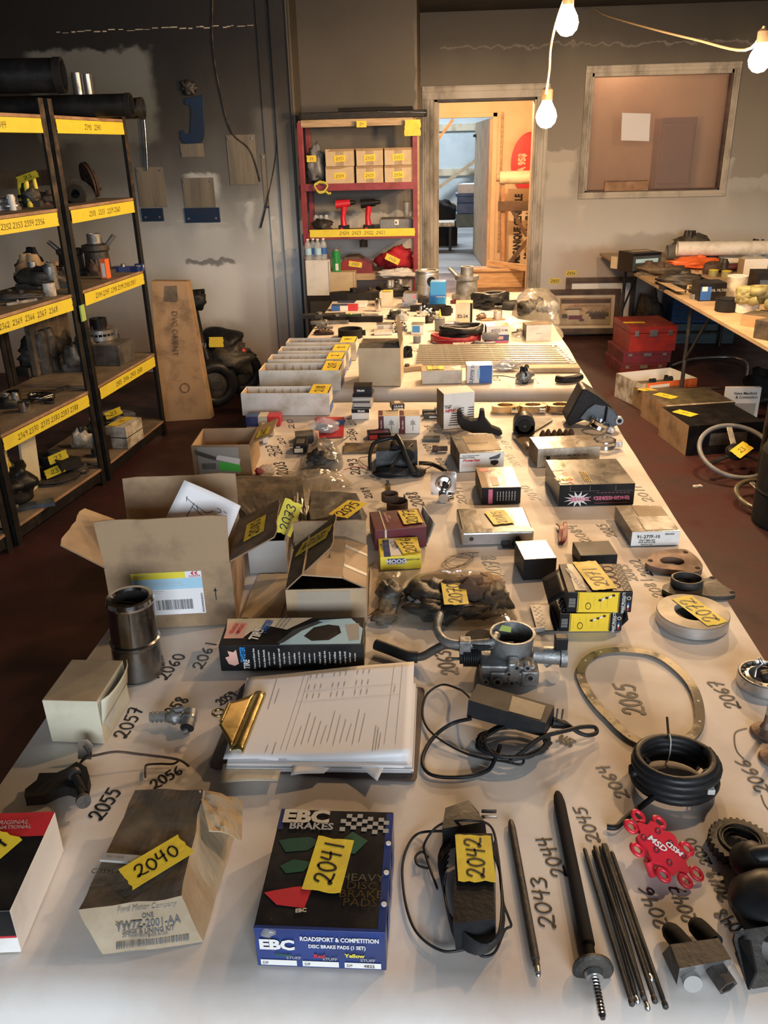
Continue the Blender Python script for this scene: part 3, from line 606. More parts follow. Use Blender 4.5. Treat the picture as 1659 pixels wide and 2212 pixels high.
# wires and marks on the grey wall
def wallpt(px,py,off=.012):return PY(px,py,6.7-off)
def marks():
 for i,(x0,y0,x1,y1,lab)in enumerate([(304,360,352,448,'tan stained plate beside the shelf post'),(400,325,455,450,'wide tan stained plate on the grey wall'),(498,290,550,400,'tan stained plate under the hanging cable'),(572,330,622,446,'tan stained plate near the corner post')]):
  a=wallpt(x0,y1,.001);b=wallpt(x1,y0,.001);o=thing('wall_plate',lab,'plate',(0,0,0))
  z0=a.z;z1=b.z
  if i==1:z0=wallpt(430,448,0).z;z1=wallpt(430,384,0).z
  MB().box(a.x,b.x,6.692,6.70,z0,z1,'board_stain').build('plate',o,bevel=.002)
  for sx in(a.x+.02,b.x-.02):
   MB().cyl((sx,6.684,z1-.025),(sx,6.692,z1-.025),.009,'steel',n=10).build('screw',o)
 a=wallpt(392,340,0);b=wallpt(440,322,0)
 o=thing('wall_plate','tan strip below the blue hook shape','plate');MB().box(a.x,b.x,6.692,6.7,a.z,wallpt(430,310,0).z,'board_stain').build('plate',o,bevel=.002)
 MB().cyl((a.x+.02,6.684,b.z-.03),(a.x+.02,6.692,b.z-.03),.009,'steel',n=10).build('screw',o)
 for x0,y0,x1,y1,lab in[(309,449,352,478,'left dark blue metal strip under a tan plate'),(402,448,474,481,'wide dark blue metal strip with two screws'),(572,444,622,449,'thin dark blue strip near the corner post')]:
  a=wallpt(x0,y1,0);b=wallpt(x1,y0,0);o=thing('blue_strip',lab,'sign piece')
  MB().box(a.x,b.x,6.686,6.70,a.z,b.z,'sign_blue').build('plate',o,bevel=.002)
  if y1-y0>10:
   for sx in(a.x+.03,b.x-.03):MB().cyl((sx,6.68,a.z+.03),(sx,6.686,a.z+.03),.008,'steel',n=10).build('screw',o)
# blue hook shape
 pts=[(400,213),(440,205),(443,290),(437,308),(400,311),(391,300),(390,283),(398,281),(403,291),(412,288),(414,240),(412,228),(400,226)]
 w3=[wallpt(x,y,0)for x,y in pts]
 tag(MB().add([(p.x,6.685,p.z)for p in w3]+[(p.x,6.70,p.z)for p in w3],[list(range(13)),list(range(13,26))[::-1]]+[[i,13+i,13+(i+1)%13,(i+1)%13]for i in range(13)],'sign_blue').build('blue_hook_sign',bevel=.002),'dark blue hook-shaped sign remnant on the grey wall','sign piece')
 a=wallpt(408,190);tag(MB().blob((a.x,6.68,a.z),(.05,.02,.05),'cast_dark',5,.5,3).build('wall_bracket'),'charred bracket above the blue hook shape','bracket')
 cord('hanging_cable','thin grey cable hanging to the stained plate on the wall',[wallpt(459,-10),wallpt(460,100),wallpt(476,200),wallpt(500,285),wallpt(540,325),wallpt(562,392)],.006,'shelf_rusty')
 cord('hanging_cable','frayed dark cable hanging near the corner post',[wallpt(570,-20),wallpt(590,60),wallpt(602,180),wallpt(596,330),wallpt(578,430),wallpt(563,492)],.007,'shelf_rusty')
 cord('wall_chain_rod','thin pale rod hanging on the wall beside the shelves',[wallpt(311,255,.03),wallpt(315,300,.03),wallpt(319,368,.03)],.009,'chrome_sooty')
# two pale vertical tubes standing out in the clean patch
 a=wallpt(159,196);b=wallpt(172,158)
 for k,(x0,x1,y0,y1,lab)in enumerate([(159,176,157,195,'left pale metal tube end above the black pipes'),(181,198,160,196,'right pale metal tube end above the black pipes')]):
  a=PY(x0,y1,6.5);b=PY(x1,y0,6.5);rr=(b.x-a.x)/2
  tag(MB().cyl(((a.x+b.x)/2,6.5,a.z-.05),((a.x+b.x)/2,6.5,b.z),rr,'steel',n=18).cyl(((a.x+b.x)/2,6.5,1.86),((a.x+b.x)/2,6.5,a.z-.05),rr*.8,'shelf_black',n=18).build('metal_tube'),lab,'tube')
marks()
# ================================================================ HELPERS FOR THINGS ON TABLES
ZT=0.75
def wloc(o):
 v=Vector((0,0,0))
 while o:v+=o.location;o=o.parent
 return v
def wbuild(mb,name,parent,**k):
 """mesh given in world coordinates, parented under unrotated roots"""
 off=wloc(parent);mb.v=[p-off for p in mb.v]
 return mb.build(name,parent,**k)
def solo(mb,name,label,cat,group=None,loc=None,**k):
 """one-piece thing from world coordinates with its origin at its base"""
 xs=[p.x for p in mb.v];ys=[p.y for p in mb.v];zs=[p.z for p in mb.v]
 loc=Vector(((min(xs)+max(xs))/2,(min(ys)+max(ys))/2,min(zs)))if loc is None else Vector(loc)
 mb.v=[p-loc for p in mb.v]
 o=mb.build(name,**k);o.location=loc
 return tag(o,label,cat,group)
def frame(o,x,y,n=None):
 x=Vector(x).normalized();y=Vector(y).normalized();z=x.cross(y)
 return Matrix(((x.x,y.x,z.x,o[0]),(x.y,y.y,z.y,o[1]),(x.z,y.z,z.z,o[2]),(0,0,0,1)))
def yaw(rz,loc=(0,0,0)):return Matrix.Translation(loc)@Matrix.Rotation(rz,4,'Z')
class Carton:
 """closed box; faces addressed as front/top/right/left/back with u,v in 0..1"""
 def __init__(s,name,label,cat,loc,rz,w,d,h,m,mats=None,group=None,bevel=.0012,wear=0.0,part='box_body',seed=0):
  s.w,s.d,s.h=w,d,h;s.root=thing(name,label,cat,loc,rz,group);s.bev=bevel;s.k=0;s.part=part
  s.b=MB();s.b.box(0,w,0,d,0,h,m,mats=mats);s.seed=seed;s.tape_n=0
  if wear:
   r=random.Random(seed)
   s.b.v=[Vector((p.x+r.uniform(-wear,wear),p.y+r.uniform(-wear,wear),p.z if p.z<1e-5 else p.z-r.uniform(0,wear)))for p in s.b.v]
  s.F={'front':frame((0,0,0),(1,0,0),(0,0,1)),'top':frame((0,0,h),(1,0,0),(0,1,0)),'right':frame((w,0,0),(0,1,0),(0,0,1)),'left':frame((0,d,0),(0,-1,0),(0,0,1)),'back':frame((w,d,0),(-1,0,0),(0,0,1))}
  s.S={'front':(w,h),'top':(w,d),'right':(d,h),'left':(d,h),'back':(w,h)}
 def rect(s,face,u0,v0,u1,v1,m):
  s.k+=1;W_,H_=s.S[face];z=.0005+.00007*s.k
  s.b.poly([(u0*W_,v0*H_,z),(u1*W_,v0*H_,z),(u1*W_,v1*H_,z),(u0*W_,v1*H_,z)],m,s.F[face]);return s
 def poly(s,face,pts,m):
  s.k+=1;W_,H_=s.S[face];z=.0005+.00007*s.k
  s.b.poly([(u*W_,v*H_,z)for u,v in pts],m,s.F[face]);return s
 def stripes(s,face,u0,v0,u1,v1,n,m,duty=.5,along='u',var=.0,seed=1):
  r=random.Random(seed)
  for i in range(n):
   t0=i/n;t1=t0+duty/n*(1-var+2*var*r.random())
   if along=='u':s.rect1(face,u0+(u1-u0)*t0,v0,u0+(u1-u0)*t1,v1,m)
   else:s.rect1(face,u0,v0+(v1-v0)*t0,u1-(u1-u0)*var*r.random(),v0+(v1-v0)*t1,m)
  s.k+=1;return s
 def rect1(s,face,u0,v0,u1,v1,m):
  W_,H_=s.S[face];z=.0005+.00007*(s.k+1)
  s.b.poly([(u0*W_,v0*H_,z),(u1*W_,v0*H_,z),(u1*W_,v1*H_,z),(u0*W_,v1*H_,z)],m,s.F[face])
 def text(s,face,txt,u,v,size,m='ink',rot=0,bold=.02,sx=1.0,shear=0.0,name='lettering'):
  vs,fs=text2d(txt,bold,shear);W_,H_=s.S[face];T=s.F[face]@Matrix.Translation((u*W_,v*H_,.0022))@Matrix.Rotation(R(rot),4,'Z')
  MB().add([(x*size*sx,y*size,0)for x,y in vs],fs,m,False,T).build(name,s.root);return s
 def tape(s,face,u,v,ln,wd,rot,txt,hh=.02,m='tape_yellow',trot=0,bold=.10,lift=.0026,name='tape_label',off=(0,0)):
  W_,H_=s.S[face];s.tape_n+=1
  T=s.F[face]@Matrix.Translation((u*W_,v*H_,lift+.0004*s.tape_n))@Matrix.Rotation(R(rot),4,'Z')
  tape_piece(s.root,T,ln,wd,txt,hh,m,trot,bold,s.seed+s.tape_n+7,name,off);return s
 def done(s,label=None):
  s.obj=s.b.build(s.part,s.root,bevel=s.bev);return s
def tape_piece(root,T,ln,wd,txt,hh,m='tape_yellow',trot=0,bold=.10,seed=1,name='tape_label',off=(0,0)):
 r=random.Random(seed);n=7;a=[];b=[]
 for i in range(n+1):
  t=-wd/2+wd*i/n;a.append((ln/2+r.uniform(-.03,.05)*wd,t));b.append((-ln/2+r.uniform(-.05,.03)*wd,-t))
 pts=a+b;q=MB();q.add([(x,y,.0003)for x,y in pts]+[(x,y,0)for x,y in pts],[list(range(len(pts)))]+[[i,len(pts)+i,len(pts)+(i+1)%len(pts),(i+1)%len(pts)]for i in range(len(pts))],m,False,T)
 o=q.build(name,root)
 if txt:
  st,sw=strokes(txt,seed);T2=T@Matrix.Translation((off[0],off[1],0))@Matrix.Rotation(R(trot),4,'Z')
  k=0
  for word in txt.split():
   nn=sum(len(DIG.get(ch,[]))for ch in word);q=MB()
   for pl in st[k:k+nn]:ribbon(q,[(x*hh,y*hh)for x,y in pl],hh*bold,lambda x,y:T2@Vector((x,y,.0009)))
   k+=nn
   if nn:q.build('handwritten_number',o)
 return o
def cbox(name,label,cat,bl,br,ty,bt,m,z0=ZT,d=None,h=None,**k):
 """box from its front bottom corners, the height of its front left edge and its back top left corner"""
 A=P(bl[0],bl[1],z0);B=P(br[0],br[1],z0);dx=B-A;w=dx.length;rz=math.atan2(dx.y,dx.x)
 if h is None:h=up(A,ty)
 if d is None:
  q=P(bt[0],bt[1],z0+h)-A;d=abs(q.x*-math.sin(rz)+q.y*math.cos(rz))
 return Carton(name,label,cat,A,rz,w,d,h,m,**k)
def hexa(mb,c,mats,n=(8,8,3),amp=.003,freq=30,seed=0,bulge=0.0):
 """crumpled package from 8 corners: bottom fl fr br bl, top fl fr br bl"""
 c=[Vector(p)for p in c]
 def pt(u,v,w):
  lo=(c[0]*(1-u)+c[1]*u)*(1-v)+(c[3]*(1-u)+c[2]*u)*v;hi=(c[4]*(1-u)+c[5]*u)*(1-v)+(c[7]*(1-u)+c[6]*u)*v
  p=lo*(1-w)+hi*w;q=p*freq+Vector((seed*3.7,seed,0))
  k=amp*(w if w<1 else 1)
  p=p+Vector((noise.noise(q),noise.noise(q+Vector((9,0,0))),noise.noise(q+Vector((0,9,0)))*(1 if w>0 else 0)))*amp*1.6
  cr=abs(noise.noise(p*freq*.6+Vector((4,4,seed))))
  p.z+=(-cr*amp*2.0+bulge*math.sin(math.pi*u)*math.sin(math.pi*v))*(w)
  if w==0:p.z=lo.z
  return p
 nu,nv,nw=n
 mb.grid(lambda u,v:pt(u,v,1),nu,nv,mats.get('top'),False)
 mb.grid(lambda u,v:pt(u,1-v,0),nu,nv,mats.get('bottom',mats['top']),False)
 mb.grid(lambda u,v:pt(u,0,v),nu,nw,mats.get('front',mats['top']),False)
 mb.grid(lambda u,v:pt(1-u,1,v),nu,nw,mats.get('back',mats['top']),False)
 mb.grid(lambda u,v:pt(1,u,v),nv,nw,mats.get('right',mats['top']),False)
 mb.grid(lambda u,v:pt(0,1-u,v),nv,nw,mats.get('left',mats['top']),False)
 return pt
def ptube(pts,r,m,n=8,k=5,mb=None,closed=False):
 """tube through picture points given with their height above the floor"""
 mb=mb or MB();q=[tuple(P(x,y,z))for x,y,z in pts]
 return mb.tube(smoothline(q,k),r,m,n)
class OpenBox:
 def __init__(s,name,label,cat,loc,rz,w,d,h,m,inner,t=.004,group=None,part='box_wall'):
  s.w,s.d,s.h,s.t,s.m=w,d,h,t,m;s.root=thing(name,label,cat,loc,rz,group)
  b=MB();b.box(0,w,0,t,0,h,m,mats={'back':inner,'top':'kraft_edge'}).box(0,w,d-t,d,0,h,m,mats={'front':inner,'top':'kraft_edge'})
  b.box(0,t,t,d-t,0,h,m,mats={'right':inner,'top':'kraft_edge'}).box(w-t,w,t,d-t,0,h,m,mats={'left':inner,'top':'kraft_edge'})
  b.box(t,w-t,t,d-t,0,t,inner);s.b=b;s.inner=inner
  s.F={'front':frame((0,0,0),(1,0,0),(0,0,1)),'right':frame((w,0,0),(0,1,0),(0,0,1)),'left':frame((0,d,0),(0,-1,0),(0,0,1)),'back':frame((w,d,0),(-1,0,0),(0,0,1))}
  s.S={'front':(w,h),'right':(d,h),'left':(d,h),'back':(w,h)};s.FT={}
 def flap(s,side,ln,ang,m=None,inner=None,skew=(0,0),inset=.002,part='flap',ragged=.002,seed=1):
  """ang 0 = straight up, 90 = flat outwards, -90 = closed"""
  W_,H_=s.S[side];m=m or s.m;inner=inner or s.inner
  T=s.F[side]@Matrix.Translation((0,H_,0))@Matrix.Rotation(R(ang),4,'X')
  n=8;r=random.Random(seed)
  rg=[r.uniform(-ragged,ragged)for _ in range(n+1)]
  x0,x1=inset,W_-inset
  top=[(x0+skew[0]+(x1-x0-skew[0]+skew[1])*i/n,ln+rg[i])for i in range(n+1)]
  pts=[(x0,0)]+[(x1,0)]+top[::-1];N=len(pts);b=MB()
  b.add([(x,y,0)for x,y in pts],[list(range(N))],m,False,T);b.add([(x,y,-s.t*.8)for x,y in pts],[list(range(N))[::-1]],inner,False,T)
  b.add([(x,y,0)for x,y in pts]+[(x,y,-s.t*.8)for x,y in pts],[[(i+1)%N,i,N+i,N+(i+1)%N]for i in range(N)],'kraft_edge',False,T)
  o=b.build(part,s.root);return o,T
 def done(s):s.obj=s.b.build('box_wall',s.root,bevel=.001);return s
def obox(name,label,cat,bl,br,ty,bt,m,inner,z0=ZT,d=None,h=None,**k):
 A=P(bl[0],bl[1],z0);B=P(br[0],br[1],z0);dx=B-A;w=dx.length;rz=math.atan2(dx.y,dx.x)
 if h is None:h=up(A,ty)
 if d is None:
  q=P(bt[0],bt[1],z0+h)-A;d=abs(q.x*-math.sin(rz)+q.y*math.cos(rz))
 return OpenBox(name,label,cat,A,rz,w,d,h,m,inner,**k)
def on_face(c,face,pts,m,name,z=.001,thick=.0003):
 T=c.F[face];W_,H_=c.S[face];n=len(pts)
 return MB().add([(u*W_,v*H_,z+thick)for u,v in pts]+[(u*W_,v*H_,z)for u,v in pts],[list(range(n))]+[[i,n+i,n+(i+1)%n,(i+1)%n]for i in range(n)],m,False,T).build(name,c.root)
Carton.patch=lambda s,face,pts,m,name='sticker':(on_face(s,face,pts,m,name,.0012+.0001*s.k),s)[1]
def facetext(root,T,txt,x,y,size,m='ink',rot=0,bold=.02,sx=1.0,shear=0.0,z=.0016,name='lettering'):
 vs,fs=text2d(txt,bold,shear);T=T@Matrix.Translation((x,y,z))@Matrix.Rotation(R(rot),4,'Z')
 return MB().add([(a*size*sx,b*size,0)for a,b in vs],fs,m,False,T).build(name,root)
# ================================================================ THE TWO PAPERED TABLES
TX0,TX1=-.705,.633
def relief(x,y):
 p=Vector((x*3.1,y*2.3,0));q=Vector((x*9,y*7,3))
 return-.0016-.0024*abs(noise.noise(p))+.0006*noise.noise(q)
mat('table_paper',(0.74,0.70,0.66),0.55,dirt=(0.60,0.50,0.42),amt=0.42,scale=3.2,bump=0.55,bscale=6.5,contrast=.14)
def table(name,lab,y0,y1,plab,front_round,seed):
 t=thing(name,lab,'table',((TX0+TX1)/2,(y0+y1)/2,0),0)
 wbuild(MB().box(TX0+.03,TX1-.012,y0+.06,y1-.03,ZT-.03,ZT-.008,'wood_board'),'tabletop',t)
 for x in(TX0+.12,TX1-.12):
  for y in(y0+.25,y1-.25):
   wbuild(MB().cyl((x,y,0),(x,y,ZT-.03),.016,'shelf_black',n=12),'leg',t)
 for y in(y0+.25,y1-.25):
  wbuild(MB().cyl((TX0+.12,y,.3),(TX1-.12,y,.3),.012,'shelf_black',n=10),'crossbar',t)
 nx,ny=60,110
 def prof(s,x,lip):
  """distance from the edge -> (outward, down)"""
  Rr=.055 if front_round else.02
  a=min(s/Rr,1.35);o_=Rr*math.sin(a);dn=Rr*(1-math.cos(a))
  if s>Rr*1.35:e=s-Rr*1.35;o_+=e*math.cos(1.35);dn+=e*math.sin(1.35)
  return o_,dn
 def fn(u,v):
  x=TX0+(TX1-TX0)*u;L0=.30;tot=(y1-y0)+L0+.1
  s=v*tot
  wv=.012*noise.noise(Vector((x*4,seed,0)))
  ys=y0+.05
  if s<L0:
   e=L0-s;o_,dn=prof(e,x,0);wob=.03*noise.noise(Vector((x*3.2,seed*2,1)))*min(1,e*6)
   y=ys-o_+wob;z=ZT-.002-dn
   return Vector((x,y,z))
  y=ys+(s-L0)*((y1-ys)/(tot-L0));k=0
  return Vector((x+(.006*noise.noise(Vector((y*3,x*2,5)))if u in(0,1)else 0),y,ZT+relief(x,y)))
 p=MB();p.grid(fn,nx,ny,'table_paper')
# side drops: short curled margins along both long edges
 for sx,X in((-1,TX0),(1,TX1)):
  def sd(u,v,sx=sx,X=X):
   y=y0+.06+(y1-y0-.07)*u;wv=.5+.5*noise.noise(Vector((y*2.6,sx,seed)));dn=v*(.012+.07*wv if sx>0 else.05+.08*wv)
   return Vector((X-(.004)*(1-v)*sx+sx*(.010*v*(1+wv)),y,ZT-.0035-dn+(relief(X,y)+.002)*(1-v)))
  p.grid(sd,90,4,'table_paper')
 pr=thing('table_cover_paper',plab,'paper',((TX0+TX1)/2,(y0+y1)/2,ZT))
 wbuild(p,'paper_sheet',pr)
 return t,pr
T1,PAPER1=table('display_table','long papered table nearest the viewer on black legs',.645,3.20,'crumpled white paper covering the nearest table, marked with handwritten numbers',True,1)
T2,PAPER2=table('display_table','second papered table standing behind the nearest one',3.36,5.86,'stained paper covering the second table under the small parts',False,5)
def pen(txt,p0,p1,h,paper=None,seed=None,bold=.135):
 paper=paper or PAPER1;A=P(p0[0],p0[1],ZT);B=P(p1[0],p1[1],ZT);d=(B-A);L_=d.length;d.normalize();nrm=Vector((-d.y,d.x,0));c=(A+B)/2
 st,sw=strokes(txt,seed if seed is not None else int(abs(p0[0])));q=MB();sx=L_/max(.1,sw)
 def put(x,y):
  g=c+d*(x*sx)+nrm*(y*h);return(g.x,g.y,ZT+relief(g.x,g.y)+.0009)
 for pl in st:
  w_=h*bold;pl2=[(x,y)for x,y in pl]
  n=len(pl2);Lr=[]
  W3=[(x*sx,y*h)for x,y in pl2]
  def put2(a,b):return put(a/sx,b/h)
  ribbon(q,W3,w_,put2)
 return wbuild(q,'handwritten_number',paper)
def penline(pts,w,paper=None):
 q=MB();ps=[P(x,y,ZT)for x,y in smoothline(pts,5)]
 ribbon(q,[(p.x,p.y)for p in ps],w,lambda x,y:(x,y,ZT+relief(x,y)+.0009));return wbuild(q,'pen_line',paper or PAPER1)
for a in[('2043',(1185,2003),(1160,1893),.022),('2044',(1213,1893),(1172,1808),.022),('2045',(1286,1817),(1250,1742),.02),('2046',(1434,2003),(1392,1915),.02),('2047',(1494,1990),(1460,1915),.02),('2048',(1614,2024),(1550,1966),.02),('2049',(1570,1945),(1538,1882),.019),('2050',(1530,1866),(1490,1810),.016),('2064',(1350,1720),(1300,1652),.022),('2065',(1374,1542),(1343,1476),.040),('2067',(1587,1528),(1543,1470),.027),('2066',(1651,1710),(1602,1640),.024),('2063',(973,1455),(955,1405),.034),('2078',(1074,1242),(1052,1200),.036),('2060',(347,1465),(389,1412),.027),('2061',(425,1442),(457,1388),.024),('2057',(258,1592),(297,1528),.027),('2058',(352,1552),(396,1505),.027),('2055',(202,1767),(250,1704),.027),('2056',(328,1695),(391,1660),.023),('2059',(470,1518),(506,1496),.022),('2081',(1428,1288),(1396,1250),.026),('2082',(1402,1242),(1370,1208),.027),('2083',(1370,1252),(1343,1218),.026),('2084',(1268,1168),(1233,1134),.028),('2085',(1325,1158),(1298,1131),.026),('2090',(1160,1078),(1132,1048),.028),('2095',(1120,1006),(1096,980),.026),('2011',(1404,1082),(1374,1050),.028),('2091',(1000,1086),(988,1052),.024),('2088',(905,1092),(888,1062),.034),('2093',(770,1024),(759,990),.03),('2003',(612,1024),(603,997),.036),('202',(603,980),(592,962),.026),('201',(613,958),(600,940),.02),('203',(590,985),(578,960),.02),('205',(765,950),(755,930),.022),('209',(765,918),(753,902),.02),('206',(768,937),(757,925),.02),('20',(632,925),(625,905),.02),('217',(1100,968),(1090,950),.022),('209',(930,975),(918,958),.022),('203',(975,948),(963,932),.024),('205',(935,932),(922,918),.02),('208',(960,1005),(945,988),.02),('2089',(798,1075),(786,1052),.022),('2076',(1240,1605),(1206,1592),.022)]:
 pen(*a)
penline([(1613,1572),(1590,1580),(1587,1600),(1593,1622),(1607,1637)],.0022)
penline([(1645,1716),(1652,1735),(1662,1748)],.0022)
for a in[('212',(1075,822),(1068,812),.03),('210',(1160,828),(1150,815),.02),('213',(1000,740),(990,730),.03),('211',(900,760),(893,748),.02),('209',(1180,690),(1160,690),.02)]:pen(*a,paper=PAPER2)
# ================================================================ NEAREST ROW
# black, red and white carton cut by the left edge
A=P(46,2057,ZT);hh=up(A,1968);e0=P(36,1966,ZT+hh);e1=P(132,1752,ZT+hh);dd=e1-e0;rz=math.atan2(dd.y,dd.x)-math.pi/2
w_=.21;c=Carton('parts_box','black box with red top band and white sides, cut by the left edge','box',A-Vector((math.cos(rz),math.sin(rz),0))*w_,rz,w_,dd.length,hh,'white_card',seed=3)
c.rect('top',0,0,1,.73,'print_black').rect('top',0,.73,1,1,'print_red').rect('front',0,.42,1,1,'print_black').rect('front',0,.37,1,.42,'print_red')
c.text('top','ORIGINAL',.74,.885,.008,'print_grey',bold=.01).text('top','INTERNATIONAL',.72,.83,.007,'print_grey',bold=.02).text('front','products',.80,.62,.011,'print_white')
c.tape('top',.66,.50,.095,.052,62,'2034',.026,'tape_clean',trot=0,bold=.13).done()
# crushed brown carton 2040
o=thing('crushed_carton','crushed brown carton with pale torn end and 2040 tape','box',P(340,1900,ZT));zt=ZT+.055
m=MB()
pt40=hexa(m,[P(222,2062,ZT),P(438,2035,ZT),P(512,1790,ZT),P(262,1800,ZT),P(168,1965,zt-.008),P(392,1935,zt),P(440,1705,zt+.003),P(292,1706,zt)],{'top':'kraft_sooty','front':'cream_brown','right':'cream_brown','left':'kraft_sooty','back':'kraft_sooty','bottom':'kraft'},(12,16,6),.0023,26,4)
wbuild(m,'carton_body',o,bevel=0)
m=MB();a0=P(430,1712,zt);a1=P(452,1800,zt-.005);b0=P(525,1738,ZT+.022);b1=P(522,1822,ZT+.02)
m.grid(lambda u,v:(a0*(1-u)+b0*u)*(1-v)+(a1*(1-u)+b1*u)*v+Vector((0,0,.007*noise.noise(Vector((u*4,v*4,2)))+.006*math.sin(u*3)+.004)),8,8,'cream_brown',False)
wbuild(m,'torn_flap',o,solid=.0015)
fu=(P(438,2035,ZT)-P(222,2062,ZT)).normalized()
fd=(P(168,1965,zt-.008)*.5+P(392,1935,zt)*.5)-(P(222,2062,ZT)*.5+P(438,2035,ZT)*.5);fv=(fd-fu*fd.dot(fu)).normalized()
org=(P(222,2062,ZT)+P(438,2035,ZT))/2;FT=Matrix.Translation(-o.location)@frame(org,fu,fv);L_=fd.length
for t_,yy,sz,m_,b_ in[('Ford Motor Company',.80,.009,'ink_soft',0),('ONE',.65,.006,'ink',.01),('YW7Z-2001-AA',.50,.0105,'ink',.02),('SHOE & LINING KIT',.35,.0065,'ink',.02),('CONTENTS MADE IN USA',.26,.0035,'ink_soft',.01)]:
 facetext(o,FT,t_,-.004,L_*yy,sz,m_,1,b_,.85,.3 if t_[0]=='F' else 0,z=.0038)
q=MB();r=random.Random(5);x=-.045
while x<.045:wd=r.choice([.0007,.0012,.0018]);q.box(x,x+wd,L_*.08,L_*.19,.0028,.0029,'ink',FT);x+=wd+r.choice([.0007,.001,.0014])
q.build('barcode',o)['kind']='stuff'
TT=Matrix.Translation(P(262,1853,zt+.0015)-o.location)@Matrix.Rotation(R(-3),4,'Z')
MB().box(-.028,.03,-.006,.006,-.0035,.0006,'print_grey',TT).build('paper_slip',o);facetext(o,TT,'DAILY ORDER',-.008,0,.0035,'ink_soft',0,0,.8,z=.0012)
TT=Matrix.Translation(P(338,1860,zt+.0035)-o.location)@Matrix.Rotation(R(46),4,'Z');tape_piece(o,TT,.088,.044,'2040',.022,'tape_yellow',0,.12,11)
facetext(o,Matrix.Translation(P(235,1885,zt+.001)-o.location),'C-1595-6C',0,0,.008,'ink',0,.0,.9,z=.0025)
# blue brake-pad carton 2041
c=cbox('brake_pad_box','dark blue brake pad box with chequered flag and 2041 tape','box',(557,2086),(835,2097),2004,(622,1748),'print_navy',mats={'top':'print_black','left':'print_black'},seed=8)
c.rect('top',.0,.0,1,.02,'print_navy').rect('top',.94,.02,1,.98,'print_navy').rect('top',0,.8,.05,1,'print_navy')
c.poly('top',[(.04,.70),(.12,.60),(.30,.62),(.40,.70),(.30,.74),(.12,.72)],'print_green').poly('top',[(.10,.48),(.16,.42),(.30,.44),(.36,.52),(.2,.54)],'print_green').poly('top',[(.56,.62),(.70,.60),(.80,.72),(.66,.80),(.58,.72)],'print_green')
c.poly('top',[(.02,.26),(.14,.17),(.36,.15),(.40,.33),(.24,.31),(.10,.28)],'print_red')
for i in range(9):
 for j in range(4):
  if(i+j)%2==0:
   u=.545+i*.047;v=.80+j*.038+.018*math.sin(i*.75);c.rect1('top',u,v,u+.047,v+.038,'print_grey')
c.k+=1
c.text('top','EBC',.24,.925,.026,'print_cream',bold=.05,sx=1.15).text('top','BRAKES',.30,.835,.013,'print_grey',bold=.03,sx=1.05)
for t_,v in(('HEAVY',.40),('DISC',.335),('BRAKE',.27),('PADS',.205)):c.text('top',t_,.79,v,.0115,'label_soot' if v>.39 else 'brass_clip',bold=-.01,sx=1.1)
c.text('top','EBC',.34,.13,.006,'print_cream',rot=8,bold=.03)
c.text('front','EBC',.17,.62,.018,'print_white',bold=.05,sx=1.1).text('front','ROADSPORT & COMPETITION',.65,.80,.0075,'print_white',bold=.03,sx=.72).text('front','DISC BRAKE PADS (1 SET)',.63,.60,.008,'print_white',bold=.03,sx=.76)
c.text('front','Green',.21,.36,.006,'print_green',bold=.02).text('front','Red',.49,.36,.0065,'print_red',bold=.03).text('front','Yellow',.76,.40,.0065,'print_lemon',bold=.03)
for u in(.29,.57,.86):c.text('front','STUFF',u,.29,.005,'print_grey',bold=.02)
for i in range(3):c.rect('front',.03+i*.325,.06,.31+i*.325,.20,'print_white').text('front','DP',.07+i*.325,.13,.004,'ink',bold=.0)
c.text('front','4822',.87,.13,.005,'ink_soft')
for v in(.25,.5,.75):
 c.rect('right',v-.11,.15,v+.08,.8,'print_blue')
for v in(.2,.45,.70):MB().cyl((c.w-.004,c.d*v,c.h+.001),(c.w-.004,c.d*v,c.h+.0022),.0035,'print_white',n=14).build('white_dot',c.root)
c.tape('top',.50,.50,.088,.050,84,'2041',.026,'tape_yellow',bold=.12)
m=MB();m.blob((.018,.008,c.h-.008),(.013,.012,.008),'film_clear',3,.3,2.5,18,12);m.build('loose_film',c.root)
c.done()
# black wall adapter with coiled cord 2042
o=thing('power_adapter','black wall adapter with wound thin cord and 2042 tape','power adapter',P(1010,1960,ZT))
zt=ZT+.052
m=MB();hexa(m,[P(985,2058,ZT+.002),P(1072,2040,ZT+.002),P(1070,1860,ZT+.002),P(985,1870,ZT+.002),P(978,1995,zt),P(1068,1985,zt),P(1064,1800,zt),P(985,1800,zt)],{'top':'black_plastic'},(2,2,2),0);wbuild(m,'adapter_body',o,bevel=.006)
m=MB();hexa(m,[P(958,1838,ZT+.001),P(1052,1812,ZT+.001),P(1035,1755,ZT+.001),P(965,1760,ZT+.001),P(955,1790,ZT+.048),P(1048,1775,ZT+.04),P(1012,1728,ZT+.035),P(962,1745,ZT+.045)],{'top':'black_plastic'},(2,2,2),0);wbuild(m,'plug_body',o,bevel=.006)
for dy in(0,12):
 a=P(1040,1752+dy,ZT+.032);m=MB();m.box(a.x,a.x+.022,a.y-.001,a.y+.001,a.z-.003,a.z+.003,'chrome' if dy else 'cast_dark');wbuild(m,'prong',o,bevel=.0005)
m=MB()
for i in range(8):
 s_=.003*i;y=2045-10*i
 ptube([(975-i*1.5,1800+12*i,ZT+.02+.003*i),(948+2*i,1850+6*i,ZT+.015+s_),(960,1930,ZT+.02),(985-i,2030-6*i,ZT+.01+.004*i),(1040,2060-3*i,ZT+.01+s_),(1086-i,2010,ZT+.02+s_),(1082,1900,ZT+.03),(1070-i,1815+3*i,ZT+.035)],.0018,'black_rubber',6,4,m)
wbuild(m,'wound_cord',o)
